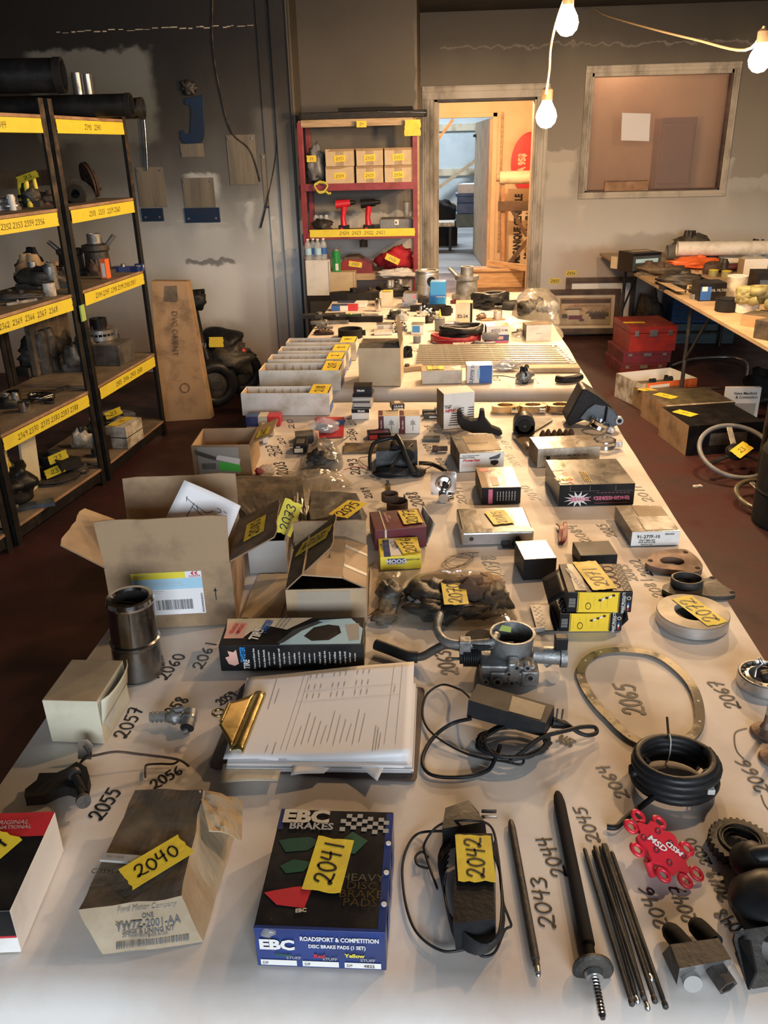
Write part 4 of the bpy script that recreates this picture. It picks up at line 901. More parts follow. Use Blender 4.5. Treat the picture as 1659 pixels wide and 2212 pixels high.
m=MB();ptube([(960,1795,ZT+.02),(905,1800,ZT+.004),(880,1830,ZT+.003),(869,1880,ZT+.003),(878,1960,ZT+.003),(905,2020,ZT+.003),(960,2055,ZT+.003),(1020,2045,ZT+.006)],.0019,'black_rubber',8,8,m)
ptube([(1025,2052,ZT+.004),(1045,2066,ZT+.003),(1070,2055,ZT+.003),(1090,2010,ZT+.006),(1104,2000,ZT+.006),(1098,1980,ZT+.01),(1085,1940,ZT+.02),(1076,1850,ZT+.03),(1060,1785,ZT+.035),(1010,1772,ZT+.05),(950,1782,ZT+.03),(918,1820,ZT+.01),(920,1850,ZT+.005),(945,1920,ZT+.01)],.0018,'black_rubber',8,8,m)
ptube([(925,1852,ZT+.004),(912,1840,ZT+.003),(898,1850,ZT+.003),(902,1868,ZT+.003),(925,1876,ZT+.004)],.0018,'black_rubber',8,6,m);wbuild(m,'loose_cord',o)
TT=Matrix.Translation(P(1026,1853,zt+.004)-o.location)@Matrix.Rotation(R(-88),4,'Z');tape_piece(o,TT,.078,.049,'2042',.024,'tape_yellow',180,.12,21)
# rods
def rod(label,a,b,ra,tipm=None,name='steel_rod',z=None,m='cast_dark',ends=True):
 A=P(a[0],a[1],ZT+ra);B=P(b[0],b[1],ZT+ra);d=(B-A).normalized();o=thing(name,label,'rod',(A+B)/2-Vector((0,0,ra)))
 q=d.to_track_quat('Z','Y').to_matrix().to_4x4();L=(B-A).length;T=Matrix.Translation(A)@q
 wbuild(MB().lathe([(ra*.45,0),(ra*.75,ra*.8),(ra*.95,ra*2.2),(ra,ra*3),(ra,L-ra*4),(ra*.8,L-ra*3.5),(ra*.8,L-ra*2),(ra*.5,L)],m,20,T),'shaft',o)
 if tipm:
  wbuild(MB().lathe([(ra*.8,L-ra*2),(ra*.75,L-ra*.6),(ra*.4,L),(0,L+ra*.3)],tipm,16,T),'tip',o)
 return o,T,L
rod('short dark steel rod with bright rounded tip, beside the number 2043',(1103,1772),(1163,2108),.0056,'steel')
o,T,L=rod('thick black rod with a flange and bright threaded tip',(1204,1712),(1281,2095),.0088,None,'flanged_rod',m='black_matte')
wbuild(MB().lathe([(.0086,L-.012),(.024,L-.004),(.025,L),(.022,L+.003),(.009,L+.004)],'cast_dark',28,T),'flange',o)
wbuild(MB().lathe([(.011,L+.003),(.012,L+.006),(.010,L+.012)],'steel',20,T),'collar',o)
wbuild(MB().lathe([(.0052,L+.008)]+[((.0052 if i%2 else.0046),L+.012+.0022*i)for i in range(22)]+[(.003,L+.062)],'chrome',16,T),'threaded_tip',o)
ORD=['leftmost','second from the left','third from the left','middle','third from the right','short raised','rightmost','eighth','ninth']
tops=[(1262,1832),(1281,1836),(1284,1827),(1296,1828),(1302,1822),(1307,1822),(1321,1839)]
bots=[(1366,2172),(1378,2168),(1392,2158),(1400,2182),(1416,2166),(1408,2120),(1439,2178)]
for i,(a,b)in enumerate(zip(tops,bots)):
 zz=ZT+.0035+(.006 if i in(2,4)else 0);A=P(*a,zz);B=P(*b,zz)
 o=thing('pushrod',ORD[i]+' thin dark pushrod in the bundle beside the flanged rod','rod',(A.x,A.y,zz-.0035),group='bundle of pushrods on the near table')
 q=(B-A).to_track_quat('Z','Y').to_matrix().to_4x4();L=(B-A).length;T=Matrix.Translation(A)@q
 wbuild(MB().lathe([(.0014,0),(.0028,.003),(.0030,.008),(.0030,L-.012),(.0026,L-.009)],'cast_dark',12,T),'shaft',o)
 wbuild(MB().lathe([(.0026,L-.009),(.0036,L-.006),(.0036,L-.001),(.0015,L+.001)],'steel' if i%2 else 'cast_dark',12,T),'tip',o)
# red distributor cap
o=thing('distributor_cap','red distributor cap with white lettering and ring lugs','engine part',P(1432,1845,ZT))
ax=(P(1470,1870,ZT+.02)-P(1392,1795,ZT+.045)).normalized();ay=(P(1470,1800,ZT+.03)-P(1395,1850,ZT+.03));ay=(ay-ax*ay.dot(ax)).normalized()
T=frame(P(1432,1830,ZT+.032),ax,ay)
outl=[]
for i in range(64):
 t=2*math.pi*i/64;k=1+.10*math.cos(8*t);outl.append((.040*k*math.cos(t),.026*k*math.sin(t)))
wbuild(MB().prism(outl,-.006,.001,'red_bright',T,True),'cap_plate',o,bevel=.0015)
wbuild(MB().lathe([(.017,-.028),(.020,-.020),(.022,-.006)],'red_bright',24,T),'cap_skirt',o)
for k,(x,y)in enumerate([(-.049,.012),(-.047,-.010),(-.022,-.031),(.022,-.031),(.047,-.012),(.052,.010),(.024,.030),(-.024,.030)]):
 wbuild(MB().torus((x,y,-.004),.0075,.0030,'red_bright',20,8,T,1.15,.9),'lug',o)
for x in(-.022,-.0,.022):
 for y in(-.013,.014):
  wbuild(MB().lathe([(.0045,.0008),(.0045,.0018),(.003,.0018),(.002,.0008)],'print_maroon',14,T@Matrix.Translation((x+y*.3,y*.95,0))),'socket',o)
facetext(o,Matrix.Translation(-o.location)@T,'MSD',-.008,-.0035,.0095,'print_white',8,.03,1.15,.2,.0024);facetext(o,Matrix.Translation(-o.location)@T,'MSD',.012,.010,.0085,'print_white',188,.03,1.15,.2,.0024)
wbuild(MB().cyl(T@Vector((-.004,-.030,-.006)),P(1410,1890,ZT+.004),.006,'red_bright',n=14),'spout',o)
# hexagon block with two domed plungers 2046 / 2047
o=thing('valve_block','dark metal block with two domed plungers and a hex nut','engine part',P(1510,2100,ZT));z1=ZT+.038
m=MB();hexa(m,[P(1462,2128,ZT+.003),P(1580,2085,ZT+.003),P(1560,2040,ZT+.003),P(1430,2060,ZT+.003),P(1468,2092,z1),P(1580,2072,z1),P(1552,2026,z1),P(1448,2040,z1)],{'top':'cast_dark','front':'steel'},(2,2,2),0);wbuild(m,'block',o,bevel=.003)
for lab,a,b in(('l',(1478,2045),(1441,2003)),('r',(1534,2030),(1497,1992))):
 A=P(*a,ZT+.018);B=P(*b,ZT+.014);L=(B-A).length;T=Matrix.Translation(A)@(B-A).to_track_quat('Z','Y').to_matrix().to_4x4()
 wbuild(MB().lathe([(.0125,-.008),(.0125,L*.55),(.0115,L*.8),(.008,L),(.003,L*1.1),(0,L*1.11)],'black_matte',24,T),'plunger',o)
A=P(1545,2092,ZT+.018);B=P(1573,2133,ZT+.014);T=Matrix.Translation(A)@(B-A).to_track_quat('Z','Y').to_matrix().to_4x4();L=(B-A).length
hx=[(.0135*math.cos(math.pi*i/3),.0135*math.sin(math.pi*i/3))for i in range(6)];hi=[(.009*math.cos(math.pi*i/3),.009*math.sin(math.pi*i/3))for i in range(6)]
wbuild(MB().ringprism(hx,hi,0,L,'cast_dark',T),'hex_nut',o,bevel=.001)
A=P(1492,2112,ZT+.016);T=Matrix.Translation(A+Vector((0,-.004,0)))@Matrix.Rotation(R(75),4,'X');wbuild(MB().lathe([(0,-.003),(.011,-.003),(.011,.006),(0,.006)],'print_grey',20,T),'plug',o)
# toothed ring and black bracket at the right edge
o=thing('timing_gear','black toothed gear ring partly cut by the right edge','gear',P(1600,1840,ZT))
c0=P(1597,1835,ZT);ot=[];it=[]
for i in range(120):
 t=2*math.pi*i/120;k=.044 if(i//2)%2 else.0405;ot.append((c0.x+k*math.cos(t),c0.y+k*math.sin(t)));it.append((c0.x+.024*math.cos(t),c0.y+.024*math.sin(t)))
wbuild(MB().ringprism(ot,it,ZT+.002,ZT+.018,'cast_dark'),'toothed_ring',o);wbuild(MB().torus((c0.x,c0.y,ZT+.018),.029,.003,'cast_dark',40,8),'raised_rim',o);wbuild(MB().torus((c0.x,c0.y,ZT+.010),.022,.004,'black_matte',40,8),'inner_rim',o)
o=thing('mounting_arm','large smooth black rubber arm at the right edge','engine part',P(1640,1940,ZT))
m=MB();m.blob(P(1672,1950,ZT+.028),(.055,.05,.034),'black_rubber',5,.12,1.4,28,16,None,.2);m.blob(P(1630,1870,ZT+.03),(.032,.035,.026),'black_rubber',2,.1,1.5,24,14,None,.2);wbuild(m,'arm_body',o)
m=MB();m.tube([P(1605,1860,ZT+.032),P(1640,1850,ZT+.05),P(1680,1845,ZT+.05)],.014,'black_rubber',12);wbuild(m,'upper_lug',o)
o=thing('bracket','black channel bracket with round hole at the lower right corner','bracket',P(1650,2090,ZT))
def pq(x,y,z):return P(x,y,z)
T=frame(pq(1618,2138,ZT+.002),pq(1720,2120,ZT)-pq(1618,2138,ZT),Vector((-.2,.75,.65)))
o1=[(0,0),(.10,0),(.10,.062),(.0,.062)]
circ=[(.052+.022*math.cos(2*math.pi*i/32),.031+.022*math.sin(2*math.pi*i/32))for i in range(32)]
sq=[]
for x,y in circ:
 dx,dy=x-.052,y-.031;k=min((.052 if dx<0 else.05)/max(abs(dx),1e-6),.031/max(abs(dy),1e-6));sq.append((.052+dx*k,.031+dy*k))
wbuild(MB().ringprism(sq,circ,-.004,0,'cast_dark',T),'plate',o)
m=MB();a,b_,c_,d_=pq(1595,2028,ZT+.036),pq(1618,2138,ZT+.002),pq(1640,2142,ZT+.002),pq(1620,2030,ZT+.042)
m.add([a,b_,b_+Vector((.004,0,.03)),d_,a+Vector((.003,.004,-.03))],[[0,1,2,3],[0,4,1]],'black_matte');wbuild(m,'side_flange',o,solid=.003)
# ================================================================ SECOND ROW
o=thing('engine_bracket','small black bracket with two bolts, beside 2055','engine part',P(125,1710,ZT))
pl=[(58,1745),(60,1728),(85,1708),(90,1693),(128,1692),(150,1682),(170,1668),(192,1680),(198,1700),(194,1722),(176,1732),(150,1722),(128,1728),(100,1742)]
m=MB();pw=[P(x,y,ZT)for x,y in pl];m.prism([(p.x,p.y)for p in pw],ZT+.004,ZT+.022,'black_matte');wbuild(m,'body',o,bevel=.004)
for a,b in(((160,1672),(182,1715)),((180,1730),(170,1700))):
 A=P(*a,ZT+.028);B=P(*b,ZT+.02);wbuild(MB().cyl(A,B,.006,'black_matte').cyl(A+(A-B).normalized()*.004,A+(B-A).normalized()*.004,.011,'cast_dark',n=16),'bolt',o)
o=thing('bent_linkage','bent brown wire rod with a small tin plate','rod',P(290,1630,ZT))
wbuild(ptube([(190,1634,ZT+.012),(205,1632,ZT+.02),(250,1624,ZT+.03),(300,1629,ZT+.022),(382,1640,ZT+.01),(408,1655,ZT+.004)],.0022,'rust',8),'wire',o)
wbuild(ptube([(388,1641,ZT+.006),(374,1650,ZT+.004),(345,1650,ZT+.004),(318,1652,ZT+.004),(314,1660,ZT+.003),(314,1679,ZT+.003)],.0018,'rust',8),'wire',o)
wbuild(ptube([(182,1612,ZT+.035),(192,1630,ZT+.016),(176,1645,ZT+.008),(172,1658,ZT+.005),(180,1665,ZT+.004)],.0022,'cast_dark',8),'hook',o)
a=P(185,1640,ZT+.004);m=MB();m.prism([(-.013,0),(.010,0),(.013,.024),(.004,.034),(-.012,.032)],-.0006,.0006,'steel',Matrix.Translation(a)@Matrix.Rotation(R(72),4,'X'));wbuild(m,'tin_plate',o)
c=cbox('cream_carton','cream cardboard box with brown top and taped end flap','box',(110,1603),(228,1606),1512,(160,1424),'cream_card',mats={'top':'cream_brown'},wear=.0015,seed=2)
c.patch('right',[(.05,.55),(.35,.95),(.7,.9),(.6,.35),(.2,.15)],'pet_clear','clear_tape').done()
m=MB();m.grid(lambda u,v:Vector((c.w+.001+.012*v*math.sin(math.pi*u)**.5+.006*v,c.d*u,c.h*(.45+.57*v))),8,5,'cream_card');m.build('end_flap',c.root,solid=.0015)
# hose fitting 2058
o=thing('hose_fitting','grey barbed hose fitting lying on the number 2058','fitting',P(380,1565,ZT));z=ZT+.013
m=MB();A=P(324,1549,z);B=P(362,1548,z);T=Matrix.Translation(A)@(B-A).to_track_quat('Z','Y').to_matrix().to_4x4();L=(B-A).length
pr=[]
for i in range(4):pr+=[(.0085,L*i/4),(.0105,L*(i+.7)/4),(.008,L*(i+.75)/4)]
m.lathe(pr,'cast_alu',18,T);wbuild(m,'barbed_tail',o)
m=MB();m.blob(P(378,1548,z+.002),(.017,.014,.012),'cast_alu',3,.3,3,18,12);wbuild(m,'body',o)
A=P(412,1540,z+.006);B=P(404,1573,z-.002);m=MB();m.cyl(A,B,.012,'cast_alu',n=20,caps=False).cyl(A,A+(A-B).normalized()*.003,.012,'cast_alu').cyl(A+(B-A)*.3,A+(B-A)*.45,.0135,'steel',n=20).cyl(A+(B-A)*.9,B,.008,'dark_interior',n=16);wbuild(m,'elbow',o)
wbuild(MB().cyl(P(370,1536,z+.01),P(398,1530,z+.016),.005,'cast_alu').cyl(P(396,1580,z-.006),P(406,1578,z-.006),.006,'cast_alu'),'lug',o)
# clipboard with invoices
o=thing('clipboard','brown clipboard holding a thick stack of printed sheets','clipboard',P(680,1570,ZT))
cl=[P(x,y,ZT)for x,y in((450,1662),(900,1692),(918,1488),(525,1478))]
m=MB();nb=[]
for i,p in enumerate(cl):
 q=cl[i-1];r_=cl[(i+1)%4];a=p+(q-p).normalized()*.012;b=p+(r_-p).normalized()*.012
 nb+=[a,p*.5+(a+b)*.25,b]
m.prism([(p.x,p.y)for p in nb],ZT+.001,ZT+.004,'hardboard');wbuild(m,'backing_board',o,bevel=.0006)
q4=[P(x,y,ZT+.005)for x,y in((492,1668),(890,1672),(898,1492),(535,1480))]
m=MB();
def quadpt(u,v,q=q4):return(q[0]*(1-u)+q[1]*u)*(1-v)+(q[3]*(1-u)+q[2]*u)*v
for k in range(12):
 r=random.Random(k);dx,dy=r.uniform(-.003,.003),r.uniform(-.003,.003);z0=ZT+.005+k*.0014
 m.add([quadpt(u,v)*1+Vector((dx,dy,z0-(ZT+.005)+h_))for h_ in(0,.0010)for u,v in((0,0),(1,0),(1,1),(0,1))],[[0,3,2,1],[4,5,6,7],[0,1,5,4],[1,2,6,5],[2,3,7,6],[3,0,4,7]],'paper_white' if k%3 else 'print_grey')
wbuild(m,'paper_stack',o)['kind']='stuff'
zz=ZT+.026
top4=[P(x,y,zz)for x,y in((482,1640),(885,1636),(895,1438),(538,1462))]
def sheet(q,lift,name,mname='paper_white',nu=22,nv=16,par=o):
 def fn(u,v):
  p=(q[0]*(1-u)+q[1]*u)*(1-v)+(q[3]*(1-u)+q[2]*u)*v
  return p+Vector((0,0,lift(u,v)))
 s_=MB();s_.grid(fn,nu,nv,mname);return wbuild(s_,name,par,solid=.0003),fn
for k,(pp,z_)in enumerate([(((474,1692),(600,1688),(612,1648),(482,1650)),.014),(((628,1678),(700,1668),(770,1600),(640,1618)),.019),(((745,1628),(815,1684),(846,1622),(800,1600)),.021),(((560,1640),(872,1658),(894,1470),(540,1470)),.022),(((620,1640),(885,1645),(893,1450),(560,1466)),.0245)]):
 q=[P(x,y,ZT+z_)for x,y in pp];sheet(q,lambda u,v,k=k:.003*math.sin(u*3+k)*(1-v),'loose_sheet','print_cream' if k==0 else 'paper_white',8,6)
lf=lambda u,v:.0012*math.sin(u*6+v*4)+.016*max(0,u-.45)*(1-v)**2+.010*u*v*v
ts,fn=sheet(top4,lf,'printed_sheet')
def onsheet(u,v):p=fn(u,v);return p+Vector((0,0,.0011))
m=MB();r=random.Random(9)
def sline(u0,v0,u1,v1,w_=.0007,mm='ink_grey'):
 n_=6;pts=[onsheet(u0+(u1-u0)*i/n_,v0+(v1-v0)*i/n_)for i in range(n_+1)]
 d=(pts[-1]-pts[0]).normalized();nn=Vector((-d.y,d.x,0))*w_/2
 m.add([x for p in pts for x in(p+nn,p-nn)],[[2*i+1,2*i+3,2*i+2,2*i]for i in range(n_)],mm)
sline(.30,.08,.34,.97);sline(.33,.08,.37,.97);sline(.86,.1,.88,.97);sline(.92,.1,.93,.97);sline(.34,.97,.93,.97);sline(.33,.62,.92,.62);sline(.36,.74,.9,.74)
for i in range(11):
 u=.37+i*.035;sline(u,.12+.02*(i%3),u+.015,.34+.10*((i*7)%4)/2,.0013,'ink_grey')
 for v in(.66,.77,.90):
  if i%4!=3:sline(u+.01,v,u+.012,v+.05,.002,'ink_grey')
for u,v0,v1 in((.17,.55,.95),(.20,.62,.80),(.10,.05,.2),(.80,.04,.3),(.815,.05,.28),(.83,.06,.22),(.89,.65,.72),(.22,.06,.13),(.26,.03,.16)):sline(u,v0,u+.005,v1,.0016,'ink_grey')
wbuild(m,'printed_lines',ts)['kind']='stuff'
# spring clip
cm=MB();zc=ZT+.032;A=P(511,1627,zc);B=P(562,1500,zc);d=(B-A);dl_=d.length;d.normalize();nn=Vector((d.y,-d.x,0))  # towards the right of the board
if nn.x<0:nn=-nn
T=frame(A,d,-nn)
cm.grid(lambda u,v:T@Vector((dl_*u,-.012*math.cos(v*math.pi)*.9+.0,.008*math.sin(v*math.pi))),12,8,'brass_clip')
cm.grid(lambda u,v:T@Vector((dl_*(.5+(u-.5)*(1-.62*v**.8)),.010+.032*v,.004+.012*v)),10,8,'brass_clip')
wbuild(cm,'spring_clip',o,solid=.001)
C_=T@Vector((dl_*.5,.052,.017));wbuild(MB().torus((C_.x,C_.y,C_.z),.009,.0024,'brass_clip',24,8,None,1.1,1).cyl(T@Vector((dl_*.35,.04,.018)),T@Vector((dl_*.65,.04,.018)),.0035,'brass_clip',n=12),'hanging_eye',o)
# chrome exhaust tip 2060
A=P(301,1448,ZT);o=thing('exhaust_tip','sooty chrome exhaust tip standing upright beside 2060','exhaust tip',A,R(-8))
hh=up(A,1288)
T=Matrix.Shear('XY',4,(.03,.0))
m=MB();m.lathe([(.049,0),(.050,.004),(.0455,hh*.40),(.0475,hh*.43),(.0475,hh*.45),(.044,hh*.47),(.043,hh*.82),(.0435,hh*.92)],'chrome_sooty',48,T,caps=False);m.build('outer_shell',o)
m=MB();m.lathe([(.0435,hh*.92),(.0455,hh*.95),(.0435,hh),(.036,hh),(.033,hh*.97),(.033,hh*.75)],'chrome',48,T,caps=False);m.build('rolled_lip',o)
m=MB();m.lathe([(.033,hh*.97),(.032,hh*.5),(0,hh*.5)],'dark_interior',32,T,caps=False)
for y in(-.012,.0,.012):m.box(-.030,.030,y-.002,y+.002,hh*.86,hh*.88,'cast_dark',T)
m.build('inner_baffle',o)
# tyre-care carton
c=cbox('tire_care_box','long black tyre-care box with blue wheel picture','box',(478,1450),(787,1446),1395,(512,1337),'print_black',seed=5)
c.poly('top',[(.02,.55),(.0,1),(.62,1),(.45,.55),(.30,.72),(.27,.45),(.2,.5),(.16,.3),(.1,.3)],'print_cream').rect('top',.02,.25,.16,.85,'print_salmon')
c.poly('top',[(.42,0),(.98,0),(.99,.55),(.9,.95),(.68,.9),(.52,.5)],'print_pale_blue').poly('top',[(.44,.05),(.56,.5),(.7,.82),(.66,.86),(.5,.55),(.40,.05)],'blue_grey_metal').poly('top',[(.58,.3),(.64,.62),(.74,.72),(.82,.66),(.84,.4),(.76,.14),(.64,.12)],'print_black').poly('top',[(.86,.7),(.96,.75),(.97,.15),(.90,.1)],'print_grey')
c.text('top','TIRE',.245,.38,.020,'print_white',rot=78,bold=.04,sx=.8,shear=.2).text('top','TWISTER',.30,.66,.016,'print_blue',rot=78,bold=.04,sx=.6,shear=.3)
c.text('top','BLACK',.075,.62,.009,'print_red',rot=78,bold=.02).text('top','MAGIC',.12,.60,.009,'print_red',rot=78,bold=.02)
for i in range(3):c.text('top','tire cleaner and shine',.38+.03*i,.78,.004,'ink',rot=72,bold=.0)
c.poly('front',[(.06,.3),(.04,.55),(.07,.6),(.06,.8),(.1,.75),(.12,.85),(.13,.3),(.1,.22)],'print_salmon').text('front','TIRE',.185,.30,.012,'print_white',rot=90,bold=.03,sx=.7,shear=.2).text('front','TWISTER',.165,.66,.011,'print_bright_blue',rot=90,bold=.03,sx=.6,shear=.3)
words=['Cleans and shines tires','that most dirt and grime','Black shine formula','is the only product','adds a high gloss','sheds mud water soil','Follow light film','Apply evenly over','tire surface','Allow to dry then','wipe off excess','ne pas utiliser','avec les pneus','rincer a fond','Follow this tire','of product good','after brilliant','Use the brush','tenir au froid','cleaner danger','after la pose']
for i,w0 in enumerate(words):c.text('front',w0,.24+i*.035,.5,.0042,'print_white',rot=90,bold=.02,sx=.9)
c.done()
# big open carton with address label
c=obox('open_carton','large open cardboard carton with yellow and blue address label','box',(248,1362),(512,1348),1208,(300,1130),'kraft','kraft_light',h=.148,d=.22)
c.done()
f1,T1_=c.flap('front',.105,-2,'kraft','kraft_light',(-.008,.004));f2,_=c.flap('back',.11,8,'kraft','kraft',(0,0));f3,_=c.flap('left',.10,55,'kraft_light','kraft_light',(.03,0),ragged=.004);f4,T4_=c.flap('right',.11,62,'kraft_sooty','kraft_sooty',(0,-.02),ragged=.003)
c2=c;c2.k=0;u0,v0,u1,v1=.26,.26,.80,.99
c.FF=c.F['front'];W_,H_=c.S['front']
def lab(u0,v0,u1,v1,m_,name,z):return MB().poly([(u0*W_,v0*H_,z),(u1*W_,v0*H_,z),(u1*W_,v1*H_,z),(u0*W_,v1*H_,z)],m_,c.FF).build(name,c.root)
lb=lab(.20,.22,.76,.90,'paper_white','address_label',.0012)
for a in((.20,.80,.63,.90,'print_lemon'),(.20,.63,.76,.80,'print_pale_blue')):
 q=MB();q.poly([(a[0]*W_,a[1]*H_,.0018),(a[2]*W_,a[1]*H_,.0018),(a[2]*W_,a[3]*H_,.0018),(a[0]*W_,a[3]*H_,.0018)],a[4],c.FF);q.build('label_band',lb)
q=MB();r=random.Random(2);x=.37
while x<.66:wd=r.choice([.002,.004,.006]);q.poly([(x*W_,.30*H_,.0018),((x+wd)*W_,.30*H_,.0018),((x+wd)*W_,.46*H_,.0018),(x*W_,.46*H_,.0018)],'ink',c.FF);x+=wd+r.choice([.002,.003,.005])
y=.24
while y<.55:wd=r.choice([.006,.01]);q.poly([(.735*W_,y*H_,.0018),(.752*W_,y*H_,.0018),(.752*W_,(y+wd)*H_,.0018),(.735*W_,(y+wd)*H_,.0018)],'ink',c.FF);y+=wd+.008
for a in((.22,.74,.60),(.22,.715,.60),(.22,.685,.62),(.22,.84,.30),(.22,.86,.34),(.22,.60,.45),(.22,.57,.42)):q.poly([(a[0]*W_,a[1]*H_,.0019),(a[2]*W_,a[1]*H_,.0019),(a[2]*W_,(a[1]+.006)*H_,.0019),(a[0]*W_,(a[1]+.006)*H_,.0019)],'ink_grey',c.FF)
q.build('barcode',lb)['kind']='stuff'
facetext(c.root,c.FF,'21 M30',.70*W_,.745*H_,.007,'ink',0,.01);facetext(c.root,c.FF,'CANPAR',.705*W_,.825*H_,.0045,'print_red',0,.01,z=.0024)
q=MB()
for dx in(0,.030):q.add([((.675+dx)*W_,.87*H_,.0024),((.69+dx)*W_,.895*H_,.0024),((.705+dx)*W_,.895*H_,.0024),((.69+dx)*W_,.87*H_,.0024),((.705+dx)*W_,.845*H_,.0024),((.69+dx)*W_,.845*H_,.0024)],[[0,3,2,1],[0,5,4,3]],'print_red',False,c.FF)
q.build('courier_mark',c.root)
for u in(.855,.19):
 q=MB();q.poly([((u-.004)*W_,.42*H_,.001),((u+.004)*W_,.42*H_,.001),((u+.004)*W_,.58*H_,.001),((u-.004)*W_,.58*H_,.001)],'ink',c.FF).poly([((u-.014)*W_,.56*H_,.001),((u+.014)*W_,.56*H_,.001),(u*W_,.62*H_,.001)],'ink',c.FF);q.build('printed_arrow',c.root)
q=f4;tape_piece(c.root,T4_@Matrix.Translation((.10,.055,-.006))@Matrix.Rotation(R(180),4,'Y'),.085,.05,'2080',.026,'tape_yellow',180,.12,5,'tape_label')
sp=P(440,1140,ZT+.16);o=thing('sketch_sheet','white paper with a pen sketch standing in the open carton','paper',sp)
sq_=[P(345,1132,ZT+.17),P(486,1180,ZT+.13),P(521,1085,ZT+.26),P(398,1037,ZT+.285)]
pc=c.root.location
base=Vector((sp.x,sp.y,0));Ys=P(380,1355,ZT).y+.075
s4=[PY(345,1145,Ys),PY(480,1195,Ys),PY(520,1093,Ys+.03),PY(398,1037,Ys+.03)]
s_=MB();s_.grid(lambda u,v:(s4[0]*(1-u)+s4[1]*u)*(1-v)+(s4[3]*(1-u)+s4[2]*u)*v+Vector((0,.004*math.sin(u*3),0)),8,8,'paper_white');wbuild(s_,'sheet',o,solid=.0003)
def sk(u,v):p=(s4[0]*(1-u)+s4[1]*u)*(1-v)+(s4[3]*(1-u)+s4[2]*u)*v;return p+Vector((0,.004*math.sin(u*3)-.0012,.0004))
q=MB()
for pl in([(.15,.72),(.30,.66),(.45,.62),(.55,.60),(.62,.68)],[(.30,.68),(.28,.40)],[(.3,.6),(.6,.48),(.85,.40)],[(.66,.76),(.72,.76),(.74,.72),(.70,.70)],[(.78,.76),(.84,.74)],[(.55,.35),(.62,.42),(.7,.38),(.66,.3),(.58,.3),(.55,.35)],[(.15,.75),(.18,.66)],[(.35,.66),(.4,.58)]):
 ps=[sk(u,v)for u,v in smoothline(pl,3)]
 q.tube(ps,.0007,'ink',4)
wbuild(q,'pen_sketch',o)
# ================================================================ MIDDLE OF THE NEAREST TABLE
# throttle body 2063
B0=P(1108,1452,ZT);o=thing('throttle_body','grey cast throttle body with round bore and bent pipes','engine part',B0)
zt=ZT+.078;C0=P(1107,1366,zt);cx,cy=C0.x,C0.y
T=Matrix.Translation((cx,cy,0))
wbuild(MB().lathe([(.038,ZT+.03),(.040,zt-.02),(.042,zt-.003),(.043,zt),(.0385,zt),(.037,zt-.02),(.036,ZT+.035),(0,ZT+.034)],'cast_alu',40,T,caps=False),'bore',o)
wbuild(MB().lathe([(0,ZT+.036),(.0355,ZT+.036),(.0355,ZT+.04),(0,ZT+.04)],'dark_interior',32,T).cyl((cx-.036,cy,ZT+.042),(cx+.036,cy,ZT+.042),.003,'steel'),'throttle_plate',o)
m=MB();m.box(cx-.062,cx+.040,cy-.058,cy+.03,ZT+.002,ZT+.040,'cast_alu').box(cx-.045,cx+.03,cy-.064,cy-.05,ZT+.004,ZT+.030,'cast_alu').box(cx-.012,cx+.010,cy-.068,cy-.04,ZT+.01,ZT+.052,'cast_alu').box(cx+.012,cx+.046,cy-.066,cy-.03,ZT+.0,ZT+.034,'cast_alu')
wbuild(m,'housing',o,bevel=.004)
for dx,dz,rr in((-.030,.012,.009),(-.052,.012,.006),(.004,.044,.007),(.030,.022,.009),(-.010,.030,.006),(.024,.044,.007),(-.004,.010,.006)):
 yy=cy-.069;wbuild(MB().cyl((cx+dx,yy,ZT+dz),(cx+dx,yy+.014,ZT+dz),rr,'cast_alu',n=18).cyl((cx+dx,yy-.0006,ZT+dz),(cx+dx,yy+.002,ZT+dz),rr*.5,'dark_interior',n=14),'boss',o)
sp=MB()
for i in range(7):sp.torus((0,0,.0),.0165,.0022,'black_rubber',24,6,Matrix.Translation((cx-.066-.0042*i,cy-.02,ZT+.034))@Matrix.Rotation(R(90),4,'Y'))
sp.cyl((cx-.1,cy-.02,ZT+.034),(cx-.06,cy-.02,ZT+.034),.013,'black_matte');wbuild(sp,'return_spring',o)
wbuild(MB().cyl((cx-.06,cy+.0,ZT+.058),(cx-.06,cy+.0,ZT+.066),.030,'black_matte',n=32).cyl((cx-.115,cy-.02,ZT+.03),(cx-.098,cy-.02,ZT+.03),.003,'cast_dark',n=8),'throttle_cam',o)
A=Vector((cx+.04,cy-.01,ZT+.036));Bv=A+Vector((.05,-.004,0))
wbuild(MB().cyl(A,Bv,.017,'cast_alu',n=22).cyl(Bv,Bv+Vector((.012,0,0)),.022,'cast_alu',n=22).cyl(Bv+Vector((-.028,0,-.018)),Bv+Vector((-.02,0,-.012)),.009,'cast_alu'),'idle_valve',o)
wbuild(MB().box(Bv.x-.012,Bv.x+.012,Bv.y-.01,Bv.y+.01,Bv.z+.016,Bv.z+.044,'black_plastic'),'connector',o,bevel=.002)
wbuild(ptube([(1150,1362,ZT+.07),(1175,1358,ZT+.068)],.005,'cast_alu'),'nipple',o)
wbuild(ptube([(1072,1372,ZT+.066),(1064,1386,ZT+.066),(1030,1391,ZT+.062),(985,1392,ZT+.058),(958,1382,ZT+.056),(944,1358,ZT+.06),(950,1328,ZT+.066)],.0085,'cast_alu',12),'upper_pipe',o)
wbuild(ptube([(1110,1395,ZT+.055),(1060,1396,ZT+.052),(1000,1398,ZT+.05),(965,1393,ZT+.046),(940,1403,ZT+.034),(912,1418,ZT+.014),(885,1418,ZT+.012)],.0082,'cast_dark',12),'lower_pipe',o)
